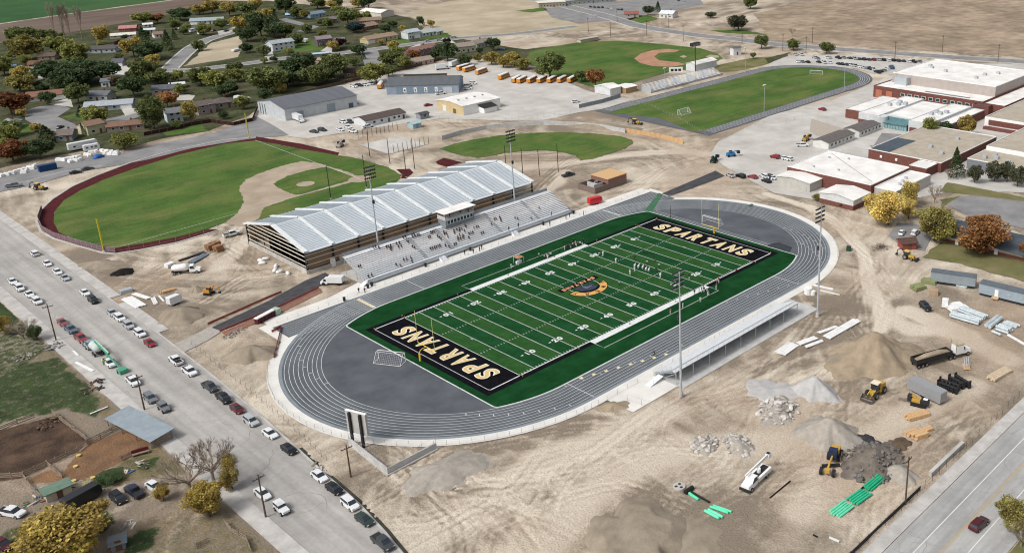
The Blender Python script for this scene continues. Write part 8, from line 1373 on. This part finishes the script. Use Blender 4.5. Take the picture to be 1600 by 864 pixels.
def zonelab(x, k):
    if x < -32: return 'spectator seated at the bare street end of the home stand'
    if x < -18.5: return 'spectator in the upper rows of the street-end block' if k > 5 else 'spectator in the lower rows of the street-end block'
    if x < -8.5: return 'spectator in the upper rows left of the press box' if k > 5 else 'spectator in the lower rows left of the press box'
    if x < 9: return 'spectator in the crowd just below the press box' if k > 4 else 'spectator low in the block below the press box'
    return 'spectator in the sparse block toward the school end'
for i, (x, k) in enumerate(SP):
    c = rg.choice(cols); person((x, 51.2+row_y(k)+.50, row_z(k)+.40), R(-90)+rg.uniform(-.3, .3), 'sit', c, 'dark', f'spectator in {cnm[c]}, {ORD[rows_[k].index(x)]} from left in row {NUM[k]} of home stand', zonelab(x, k).replace('spectator', 'spectators'))
WK = [((41.6,46.9), 'd0d0d0', 'person in pale top at the far end of the home terrace'), ((35,48.6), '22252c', 'person in dark top walking by the school end of the stand'), ((36.8,48.8), '2a2b30', 'person in black close behind another at the school end of the stand'), ((26.9,47.8), '3c5068', 'person in blue on the terrace below the last aisle'), ((-2.8,47.5), '5a4a40', 'person in brown on the terrace below the press box'), ((-1.4,48.2), '2b2d33', 'person in dark clothes on the terrace below the press box'), ((-5.2,47.6), '30343c', 'person in slate top strolling toward the press box'), ((-7.6,48.8), '1c1e22', 'person in black beside the entry stair of the stand'), ((-43.8,47.2), '3a3c40', 'person in grey at the street end of the terrace'), ((-44.9,48.6), '181a1e', 'person in black bending by the ticket table')]
for p, c, lb in WK: person((*p, .03), rg.uniform(0, 6), 'stand', c, 'dark', lb, 'people on the home terrace')
person((-17.9, -42.4, .06), R(180), 'run', '1d2b3a', 'dark', 'lone runner in dark clothes on the track by the visitor stand', 'people on the home terrace')
for x, k in ((17.1, -1), (31.7, -1), (13.0, -1)): person((x, 52.3, 1.12), rg.uniform(0, 6), 'stand', rg.choice(cols), 'dark', f'person standing on the front walkway of the home stand, {("nearest the press box" if x < 15 else "nearest the school end" if x > 20 else "in the middle")}', 'standing on the stand walkway')
person((*(-108.9, 57.6), .15), R(20), 'stand', 'b5cf3a', 'dark', 'worker in high-visibility green vest nearer the white pickup', 'kerbside workers'); person((*(-109.2, 58.5), .15), R(80), 'stand', 'a9c63a', 'dark', 'worker in high-visibility green vest nearer the grass', 'kerbside workers')
for i, (x, y) in enumerate(((-3, 61.8), (1.5, 62.3), (4, 61.4))): person((x, y, 8.26), R(-90), 'stand', ('26282e', '2f3338', '6a6c70')[i], 'dark', f'camera operator on the press box deck, {("street end","middle","school end")[i]}', 'press box deck crew')
tt = thing('team_tent', 'orange-topped team tent on the home sideline', 'tent', (-1.0, 30.3, .08)); MB().add([(-1.2,-1.2,2.1),(1.2,-1.2,2.1),(1.2,1.2,2.1),(-1.2,1.2,2.1),(0,0,2.6)], [(0,1,4),(1,2,4),(2,3,4),(3,0,4),(3,2,1,0)]).build('canopy', pm('tent_orange', (.42, .22, .14), (.34, .17, .11), 2), tt)
for sx in (-1.1, 1.1):
    for sy in (-1.1, 1.1): MB().bar((sx, sy, 0), (sx, sy, 2.1), .05, n=5).build('leg', white_paint, tt)
MB().box(-1.0, 1.0, -.3, .3, 0, .8).build('table', white_paint, tt)

# ================================================================ fences, poles and small furniture
wire = pm('chain_link', (.33, .34, .34), (.27, .28, .28), 1, .6)
def chain_fence(label, pts, h=1.8, step=3.0, mat=wire, rails=3, name='chain_link_fence', group='wire fences', pr=.035, infill=None):
    P = [Vector((*p, 0)) for p in pts]; t = thing(name, label, 'fence', P[0], 0, group); o = P[0]; r_ = MB(); pm_ = MB().bar((0,0,-.3), (0,0,h), pr, n=4).mesh('post', mat)
    for a, b in zip(P[:-1], P[1:]):
        n = max(1, round((b-a).length/step))
        for k in range(n): link_mesh('post', pm_, t, loc=a.lerp(b, k/n)-o)
        for f in range(rails): z = h*(1-f/max(1, rails-.6)); r_.bar(a-o+Vector((0,0,z)), b-o+Vector((0,0,z)), pr*.5, n=3)
    link_mesh('post', pm_, t, loc=P[-1]-o); r_.build('rail', mat, t)
    if infill: MB().wall([((p-o).x, (p-o).y) for p in P], .04, .1, h-.05).build('windscreen', infill, t)
ap = lambda r, a0, a1, sx: [(sx*HX+r*math.cos(R(a)), CY+r*math.sin(R(a))) for a in np.linspace(a0, a1, 14)]
chain_fence('thin wire fence round the scoreboard bend of the track', ap(48.5, 140, 262, -1), 1.2); chain_fence('thin wire fence along the track toward the visitor stand', ap(48.5, 262, 270, -1)[::4] + [(-40, -48.3), (-30, -48.3)], 1.2); chain_fence('thin wire fence round the school bend of the track', ap(48.5, -62, 60, 1), 1.2); chain_fence('low wire fence along the home straight', [(-70, 47.6), (-10, 47.6), (76, 47.6)], 1.1)
chain_fence('site fence of thin posts along the street kerb', [(-90.6, 52), (-91.6, 20), (-92.6, 0), (-93.8, -14), (-94.6, -22)], 1.7, 3.0, worn_steel, 2); chain_fence('thin wire fence behind the visitor stand', [(-37.5,-52.3),(-35.8,-59.6),(-25.7,-61.8),(-14.1,-61.8),(0.2,-64.0)] + [(19.4,-63.7),(23.1,-63.7)], 1.7, 4, wire, 2); chain_fence('wire fence on the retaining wall', [(-87.9, -19.2), (-88.7, -35.2), (-77.0, -35.0)], 2.8, 4)
chain_fence('wire fence beside the town road', [(-62, -119), (-20, -119), (30, -118.9), (80, -118.8)], 1.8, 3, dark_steel, 3); MB().wall([(-70, -118.6), (-24, -118.6)], .06, 0, .9).build('x', dark_steel).name = 'silt_fence'; tag(bpy.data.objects['silt_fence'], 'black silt fence along the foot of the town road fence', 'silt fence')
b_ = thing('concrete_barrier', 'short concrete block wall by the town road fence', 'wall', (-19, -118.0, 0)); MB().box(0, 14, -.3, .3, 0, 1.0).build('wall_face', concrete, b_); MB().box(-.1, 14.1, -.38, .38, 1.0, 1.1).build('coping', concrete, b_)
mn = pm('maroon_windscreen', (.20, .13, .145), (.15, .10, .11), 1, .8)
OW = [(-80.1,203.7),(-85.1,190.8),(-87.3,178.6),(-86.9,168.5),(-84.3,155.4),(-81.1,141.9),(-78.8,137.5)]; chain_fence('mauve windscreen fence round the left field corner', OW, 1.9, 3, steel, 2, 'outfield_fence', 'outfield fences', .05, mn); chain_fence('open outfield fence from the foul pole to the white pickup', [(-78.8,137.5),(-71.2,134.4),(-62.0,132.2),(-48.0,132.9)], 2.2, 5, wire, 2, 'outfield_fence', 'outfield fences')
kb = thing('outfield_kerb', 'pale concrete kerb round the baseball outfield', 'kerb', (0, 0, 0)); MB().wall([(17.6,240.5),(6.2,247.7),(-18.4,248.2),(-36.9,242.0),(-52.1,233.8),(-63.5,225.6),(-73.9,214.1),(-80.4,204.1),(-85.6,191.3),(-88.0,178.4),(-87.5,167.5),(-84.7,154.1),(-81.5,140.7),(-79.2,136.3),(-71.7,133.2),(-62.5,131.0),(-48.0,131.9)], .7, -.05, .16).build('kerb_stone', concrete, kb)
def foul(p, h, label): t = thing('foul_pole', label, 'foul pole', (*p, 0), 0, 'foul poles'); MB().bar((0,0,0), (0,0,.4), .5, n=10).build('footing', concrete, t); MB().bar((0,0,.3), (0,0,h), .14, .12, 8).build('pole', pm('foul_yellow', (.62, .56, .05), (.55, .5, .04), 2, .5), t); MB().box(.1, .38, -.03, .03, 2.5, h-.3).build('screen', MATS['foul_yellow'], t)
foul((-81, 141), 11.5, 'yellow foul pole at the outfield corner nearest the street'); foul((15, 242), 11.5, 'yellow foul pole by the white workshop')
sw = thing('softball_wall', 'curved grey concrete wall round the softball outfield', 'wall', (0, 0, 0)); MB().wall([(69.1,169.5),(80.6,170.9),(93.8,169.0),(104.4,163.3),(116.3,154.2),(124.2,140.5),(128.5,127.6),(129.7,113.3)], .4, -.1, 1.9).build('wall_face', conc_wall, sw); pw = thing('formwork_wall', 'plywood formwork wall continuing the softball wall', 'formwork', (0, 0, 0))
FW = [(130.5,114.1),(132.5,102.7),(133.2,91.5),(132.6,80.4)]
for k in range(12):
    i = k//4; a = Vector(FW[i]); b = Vector(FW[i+1]); MB().wall([tuple(a.lerp(b, (k%4)/4)), tuple(a.lerp(b, (k%4)/4+.24))], .2, 0, 1.9).build('panel', lumber, pw)
def mast(p, h, label, nm='net_post', r_=.16, group='black net posts'): t = thing(nm, label, 'post', (*p, 0), 0, group); MB().bar((0,0,0), (0,0,.35), r_*2.2, n=8).build('footing', concrete, t); MB().bar((0,0,0), (0,0,h), r_, r_*.8, 6).build('shaft', dark_steel, t)
for i, (p, h) in enumerate(zip([(-6.1,132.6),(9.7,134.1),(33.3,170.2),(33.4,155.2),(27.1,133.6),(35.4,140.3),(61.1,113.9)] + [(58.5,100.1),(61.3,93.3),(69.6,91.5)], (13, 13, 11, 11, 12, 13, 9, 11, 11, 12))): mast(p, h, f'tall black backstop net post, {ORD[i]} from the left between the ball fields')
for i, p in enumerate([(47.3,202.7),(49.3,201.9),(51.6,201.7),(53.5,201.1),(55.8,201.0),(57.6,200.6),(59.7,200.6),(61.9,200.5),(64.5,201.1),(66.8,201.0)] + [(43.9,168.6),(45.9,168.2),(48.2,168.1),(50.3,167.9),(52.4,168.1),(54.6,168.2),(57.0,168.5),(59.5,168.7),(61.8,168.8)]): mast(p, 3.6, f'slim black batting cage post, {ORD[i]} round the court slab', 'cage_post', .11, 'batting cage posts')
# --- old stand and its gear
og = thing('old_grandstand', 'grey bleachers in five banks beside the older oval', 'grandstand', (197, 160.5, 0))
for b in range(5):
    for k in range(9): MB().box(b*12.2+.2, b*12.2+11.8, k*.75, k*.75+.55, .5+k*.38, .56+k*.38).build('bench_plank', alu, og)
    MB().box(b*12.2+.1, b*12.2+.25, 0, 6.9, 0, 3.4).build('side_frame', steel, og)
MB().box(0, 61, -.3, 0, .2, 1.1).build('front_panel', steel, og); railing('rear_rail', (0, 7, 3.8), (61, 7, 3.8), og, 1.1, 3)
sc = thing('old_scoreboard', 'small white scoreboard behind the old grandstand', 'scoreboard', (*(241.1, 181.7), 0), R(-40)); MB().box(-4, 4, -.2, .2, 1.5, 4.5).build('board_panel', white_paint, sc)
for x in (-2.2, 0, 2.2): MB().box(x-.8, x+.8, -.28, -.2, 2.2, 3.6).build('score_window', dark_steel, sc)
for x in (-3, 3): MB().bar((x, 0, 0), (x, 0, 1.6), .12).build('post', steel, sc)
lp = thing('billboard_mast', 'dark raised speaker box on a tall brown mast by the announcer building', 'mast', (*(255.1, 178.8), 0)); MB().bar((0,0,0), (0,0,15.5), .3, n=8).build('mast', pole_wood, lp); MB().box(-3.4, 3.4, -1.2, 1.2, 15.2, 17.2).build('box', dark_steel, lp)
for k in range(4): MB().box(-3+k*1.6, -1.8+k*1.6, -1.35, -1.2, 15.5, 16.8).build('speaker', grey_pan, lp)
def lamp_post(p, h, label): t = thing('street_lamp', label, 'lamp post', (*p, 0), 0, 'oval lamp posts'); MB().bar((0,0,0), (0,0,h), .13, .08, 6).build('shaft', steel, t); MB().box(-1.1, 1.1, -.25, .25, h, h+.3).build('lamp_head', white_paint, t)
for i, p in enumerate(((194.8, 83.1), (195.7, 148.8), (268.7, 152.1), (265.0, 82.3))): lamp_post(p, 15, ('lamp post nearest the dirt haul side of the oval', 'lamp post in front of the old bleachers', 'lamp post at the end of the old bleachers', 'lamp post near the far bend of the oval')[i])
chain_fence('low fence between the old oval and the dirt bank', [(177.1,156.3),(174.0,137.5),(164.4,111.6),(148.9,80.5)], 1.2, 3); chain_fence('grey slatted fence beside the old stand entrance', [(148.8,164.8),(163.7,164.0),(179.2,165.5)], 2.2, 3, steel, 2, 'slatted_fence', 'wire fences', .04, pm('grey_slat', (.22, .25, .27), (.18, .2, .22), 1)); chain_fence('wire fence along the south edge of the bus yard', [(90.3,204.7),(94.0,184.0),(99.1,175.8),(110.7,171.0),(125.4,164.7),(142.3,160.1)], 1.9, 3); chain_fence('wire fence of the school yard by the portable classrooms', [(144.5,70.6),(177.7,75.4),(203.6,62.5),(205.6,40.6)], 1.9, 4); chain_fence('wire fence by the asphalt path and school lot', [(106.7,42.8),(114.4,41.5),(113.6,26.5),(111.9,1.4)], 1.6, 3)
chain_fence('dark red garden fence above the north street', [(-14.6,284.2),(-4.1,283.9),(8.0,285.9),(16.7,284.8),(20.8,269.9),(30.9,271.1),(43.7,292.9)], 1.9, 4, wood, 1, 'garden_fence', 'garden fences', .05, pm('dark_red_fence', (.05, .022, .022), (.035, .016, .016), .5)); chain_fence('dark timber fence behind the bus yard trees', [(45.1,295.7),(76.0,309.0),(116.1,317.3),(133.7,318.4),(182.8,330.1)], 1.8, 5, wood, 1, 'garden_fence', 'garden fences', .05, pm('dark_timber_fence', (.10, .075, .06), (.07, .05, .04), .5))
# --- utility poles
def upole(p, h, label, wires=True): 
    t = thing('utility_pole', label, 'utility pole', (*p, 0), random.uniform(-.2, .2), 'utility poles'); MB().bar((0,0,-.2), (0,0,h), .19, .12, 7).build('shaft', pole_wood, t); a = MB().box(-1.2, 1.2, -.07, .07, h-.9, h-.75).build('crossarm', pole_wood, t)
    for x in (-1.1, -.4, .4, 1.1): MB().bar((x,0,h-.75), (x,0,h-.5), .05, n=5).build('insulator', glass, a)
for p, h, lb in (([(-112.4,83.0)][0], 10.5, 'utility pole on the farm-side pavement beside the red pickups'), ([(-111.0,28.8)][0], 9, 'utility pole beside the blue-roofed farm shelter'), ([(-111.4,-29.6)][0], 9.5, 'utility pole on the farm side next to the white off-roader'), ([(-94.1,-30.3)][0], 7.5, 'utility pole near the point of the retaining wall'), ([(-29.9,-118.6)][0], 10.5, 'utility pole beside the town road fence'), ([(178.4,301.8)][0], 10, 'utility pole behind the bus garage')): upole(p, h, lb)
for i, p in enumerate([(316.1,335.4),(311.1,306.8),(363.7,353.0),(333.2,292.3),(365.6,300.1),(330.8,255.0),(346.9,215.7)] + [(377.2,178.8),(343.6,160.9),(341.6,177.8),(360.3,106.0),(398.6,93.7),(388.8,52.0)]): upole(p, 11, f'far utility pole, {ORD[i]} from the left along the far road')
# --- farm shelter, fences and huts
fs = thing('farm_shelter', 'open farm shelter with blue-grey metal roof at the pavement', 'shelter', (*(-111.7, 11.4), 0), math.atan2((-114.5, 28.5)[1]-(-111.7, 11.4)[1], (-114.5, 28.5)[0]-(-111.7, 11.4)[0]))
L = (Vector((-114.5, 28.5))-Vector((-111.7, 11.4))).length; MB().add([(-.4,-.6,2.6),(L,-.6,2.6),(L,5.0,2.1),(-.4,5.0,2.1),(-.4,-.6,2.48),(L,-.6,2.48),(L,5.0,1.98),(-.4,5.0,1.98)], [(0,1,2,3),(7,6,5,4),(0,4,5,1),(1,5,6,2),(2,6,7,3),(3,7,4,0)]).build('roof', pm('blue_metal_roof', (.27, .31, .34), (.22, .26, .29), .6, .6), fs)
for k in range(4): MB().bar((k*L/3.1+.3, 0, 0), (k*L/3.1+.3, 0, 2.5), .12, n=5).bar((k*L/3.1+.3, 4.6, 0), (k*L/3.1+.3, 4.6, 2.1), .12, n=5).build('post', wood, fs)
for z in (.4, .9, 1.4): MB().box(0, .15, 0, 4.6, z, z+.3).build('plank', wood, fs)
def plank_fence(label, pts, h=1.3):
    P = [Vector((*p, 0)) for p in pts]; o = P[0]; t = thing('plank_fence', label, 'fence', o, 0, 'farm plank fences')
    for a, b in zip(P[:-1], P[1:]):
        n = max(1, round((b-a).length/2.4)); d = math.atan2((b-a).y, (b-a).x)
        for k in range(n):
            q = a.lerp(b, k/n)-o; m_ = a.lerp(b, (k+.5)/n)-o; MB().bar(q, q+Vector((random.uniform(-.08,.08), random.uniform(-.08,.08), h+.2)), .1, n=5).build('post', wood, t)
            for z in (.35, .75, 1.15): MB().obox((m_.x, m_.y, z+random.uniform(-.06,.06)), ((b-a).length/n*.99, .07, .2), d, 0, random.uniform(-.03, .03)).build('plank', wood, t)
plank_fence('weathered plank fence between the dark corral and the pasture', [(-135.4,43.6),(-131.9,44.0),(-128.5,44.0)]); plank_fence('weathered plank fence down the east side of the dark corral', [(-125.4,42.5),(-124.9,34.8),(-124.2,25.2),(-124.6,23.2)]); plank_fence('weathered plank fence between the two corrals', [(-124.6,23.2),(-127.0,21.5),(-131.4,20.9),(-132.9,20.9)]); plank_fence('weathered plank fence at the foot of the dark corral', [(-132.9,20.9),(-137.4,20.2),(-140.7,23.3)]); plank_fence('plank fence along the top of the tan corral', [(-124.4,23.1),(-119.4,24.3),(-115.2,24.3)]); plank_fence('plank fence behind the low shelter seat', [(-122.2,11.0),(-117.7,11.5)]); plank_fence('short fence from corral to the green shed', [(-132.9,20.9),(-132.4,13.6)]); plank_fence('broken fence left of the green shed', [(-137.5,19.6),(-137.7,14.1),(-137.4,9.0)]); plank_fence('wood rails at the lower right of the farm yard', [(-117.5,-26.1),(-117.7,-29.3),(-117.0,-33.6),(-117.9,-37.2)]); plank_fence('pen fence at the bottom of the farm yard', [(-123.8,-28.7),(-121.6,-28.9)])
def farm_shed(label, a, b, dp, h, rc, wc): house(a, b, dp, h, rc, wc, label, pitch=.12, chim=False, windows=1, cat='shed', name='farm_shed', group='farm sheds')
farm_shed('small pale shed with green roof beside the corral', (-137.1, 6.7), (-132.7, 6.7), 2.6, 2.2, '6f8576', 'b5ad9c'); farm_shed('tiny grey-roofed shed at the bottom of the farm yard', (-134.3, -18.1), (-132.2, -18.9), 2.4, 1.7, '8d979c', '7a8084')
house(*[(82.9,-54.8),(86.6,-57.6)], 4, 2.6, '5d4a42', '8d5048', 'small red brick hut beside the backhoe', pitch=.5, chim=False, windows=1, cat='hut', name='brick_hut', group='small sheds')
bn = thing('farm_bench', 'red-backed wagon seat by the corral fence', 'bench', (*(-118.6, 10.7), 0), R(-15)); MB().box(-1.6, 1.6, -.1, .1, .7, 1.4).build('backrest', pm('dull_red', (.16, .03, .03), (.11, .02, .02), 1), bn); MB().box(-1.6, 1.6, -.7, .1, .5, .65).build('seat', wood, bn); MB().box(-1.5, -1.3, -.6, 0, 0, .5).build('leg', wood, bn); MB().box(1.3, 1.5, -.6, 0, 0, .5).build('leg', wood, bn)
def debris(label, p, n, r_, cols_, name='debris_heap', seed=1, h=.5):
    rg = random.Random(seed); t = thing(name, label, 'debris', (*p, 0), 0, 'farm scrap')
    for k in range(n):
        a = rg.uniform(0, 6.28); q = r_*rg.random()**.5; s = rg.uniform(.2, .8); MB().obox((q*math.cos(a), q*math.sin(a), rg.uniform(.08, h)), (s*rg.uniform(.6, 3), s*.5, s*.25), rg.uniform(0, 6), rg.uniform(-.4, .4), rg.uniform(-.3, .3)).build('scrap', matte, t, color=C(rg.choice(cols_)))
debris('heap of pale scrap beside the corral bench', (-121.0, 6.1), 22, 2.4, ['b9b4aa', '8a8478', '4a6a8a', '6d665c']); debris('coloured scrap left of the green-roofed shed', (-138.3, 10.1), 24, 2.6, ['3f7a68', '8a6a54', 'b5b0a6', '3c5a88', '7a5a4a'], seed=2); debris('stacked scrap timber right of the green-roofed shed', (-130.9, 8.5), 24, 2.4, ['8a8070', '6d6254', 'a59a88', '9aa042'], seed=3); debris('dark junk heap beside the farm-side pavement', (-115.0, 49.2), 34, 3.4, ['4a3f3a', '6a4238', '3a3a3c', '8a8276'], seed=4); debris('grey junk by the utility pole on the pasture', (-114.2, 79.6), 26, 2.6, ['5d646a', '8b9094', '3f4448', 'a9a9a4'], seed=5); debris('row of pale junk along the pasture top', (-120.8, 79.4), 20, 2.6, ['c2c0b8', '9a958a'], seed=6, h=.25); debris('brown branches tipped at the corral corner', (-127.7, 39.1), 30, 2.8, ['5a4a3c', '7a6a58', '42362c'], seed=7); debris('roofing scrap in front of the golden trees', (-129.2, -12.4), 14, 1.6, ['b9b9b4', '8d8a84'], seed=8, h=.2); debris('grey rubble beside the kerb near the last utility pole', (-96.5, -22.6), 16, 2.2, ['a9a59c', '87837a'], seed=9, h=.3)
stack('white plank lying in the pasture by the pavement', (-113.3, 65.4), (-112.1, 57.1), .7, 1, .2, whp, 1, cat='plank', name='white_plank'); stack('short white board near the pasture junk', (-111.6, 72.5), (-111.7, 68.7), .5, 1, .15, whp, 1, cat='plank', name='white_plank'); stack('pale boards crossed on the pasture edge', (-119.7, 36.1), (-115.9, 36.4), .4, 1, .15, whp, 1, cat='plank', name='white_plank')
for i, p in enumerate([(-127.5,19.7),(-129.3,15.8),(-131.3,10.6),(-128.4,8.8),(-129.9,6.5)]): t = thing('feed_tub', f'yellow feed tub, {ORD[i]} from the top by the corrals', 'tub', (*p, 0), 0, 'feed tubs'); MB().bar((0,0,0), (0,0,.45), .38, .45, 12).build('tub', pm('tub_yellow', (.60, .47, .16), (.5, .38, .12), 2), t); MB().bar((0,0,.45), (0,0,.48), .48, n=12).build('rim', MATS['tub_yellow'], t)
# --- orange silt fence along the asphalt path, silt mats, pylons, markers
red_mesh = pm('red_barrier_mesh', (.38, .12, .10), (.28, .08, .07), 1, .8)
for pts, lb in (([(-82.2,54.5),(-66.1,56.6),(-50.8,60.5)], 'red mesh barrier on the track side of the asphalt path'), ([(-82.5,61.3),(-63.5,65.3),(-59.4,65.9)], 'red mesh barrier on the hall side of the asphalt path'), ([(-73.5,43.6),(-70.4,44.5),(-77.1,34.0),(-80.0,29.6)], 'red mesh barrier at the chute corner')): chain_fence(lb, pts, .8, 3, wood, 1, 'mesh_barrier', 'red mesh barriers', .04, red_mesh)
gm = thing('green_mat', 'green crossing mat over the track at the school end', 'mat', (0, 0, 0)); MB().prism([(58.2,33.3),(59.5,30.7),(75.9,40.6),(76.0,42.9)], .05, .085).build('mat_sheet', pm('green_mat', (.06, .16, .085), (.045, .12, .065), .6), gm)
for i, (x, y) in enumerate([(sx*a, sy*FY) for sx in (-1, 1) for a in (45.72, 54.9) for sy in (-1, 1)]): t = thing('pylon', f'small orange pylon on the {"goal line" if abs(x) < 50 else "end line"} corner, {("street","school")[x > 0]} end, {("visitor","home")[y > 0]} side', 'pylon', (x, y, .085), 0, 'end zone pylons'); MB().box(-.08, .08, -.08, .08, .03, .45).build('pylon_body', pm('pylon_orange', (.5, .26, .12), (.42, .2, .09), 2), t); MB().box(-.2, .2, -.2, .2, 0, .03).build('base', rubber, t)
for i in range(12): 
    y = -25.4 if i % 2 else 25.4; x = (-45.72+((i//2)+.0)*9.144*2)*1.0; t = thing('yard_marker', f'orange sideline yard marker, {ORD[i//2]} from the street end on the {("home","visitor")[i%2]} side', 'marker', (x, y, .085), 0, 'sideline yard markers'); MB().box(-.14, .14, -.05, .05, 0, .45).build('marker_panel', MATS['pylon_orange'], t); MB().box(-.16, .16, -.1, .1, 0, .04).build('base', rubber, t)
nf = thing('black_flag_post', 'thin black post on the turf edge at the school end', 'post', (58.9, 21.5, .06)); MB().bar((0,0,0), (0,0,4.6), .07, n=6).build('shaft', dark_steel, nf); MB().bar((0,0,0), (0,0,.3), .3, n=8).build('base', dark_steel, nf)
sg = thing('steeple_pad', 'small green mat on the lanes of the school bend', 'mat', (*(86.7, 7.8), .06), .4); MB().box(-1.2, 1.2, -.5, .5, 0, .2).build('mat_sheet', MATS['green_mat'], sg); MB().box(-1.3, -1.2, -.5, .5, 0, .26).build('end_strip', rubber, sg)
dg = thing('green_dumpster', 'small dark green skip beside the haul road', 'skip', (*(72.6, -41.6), 0), .5); MB().box(-1.1, 1.1, -.7, .7, .1, 1.1).build('skip_body', pm('dark_green_paint', (.03, .08, .05), (.02, .06, .04), 1), dg); MB().box(-1.0, 1.0, -.6, .6, 1.1, 1.14).build('lid', dark_steel, dg)
tk = [('white water tank near the visitor stand end', (37.1, -50.6), 1.1, 2.0), ('small white drum beside the water tank', (37.6, -51.9), .7, 1.2)]
for lb, p, r_, h in tk: t = thing('water_tank', lb, 'tank', (*p, 0), 0, 'white tanks'); MB().bar((0,0,0), (0,0,h), r_, r_, 14).build('tank_shell', white_paint, t); MB().bar((0,0,h), (0,0,h+.25), r_*.5, r_*.3, 10).build('lid', white_paint, t)
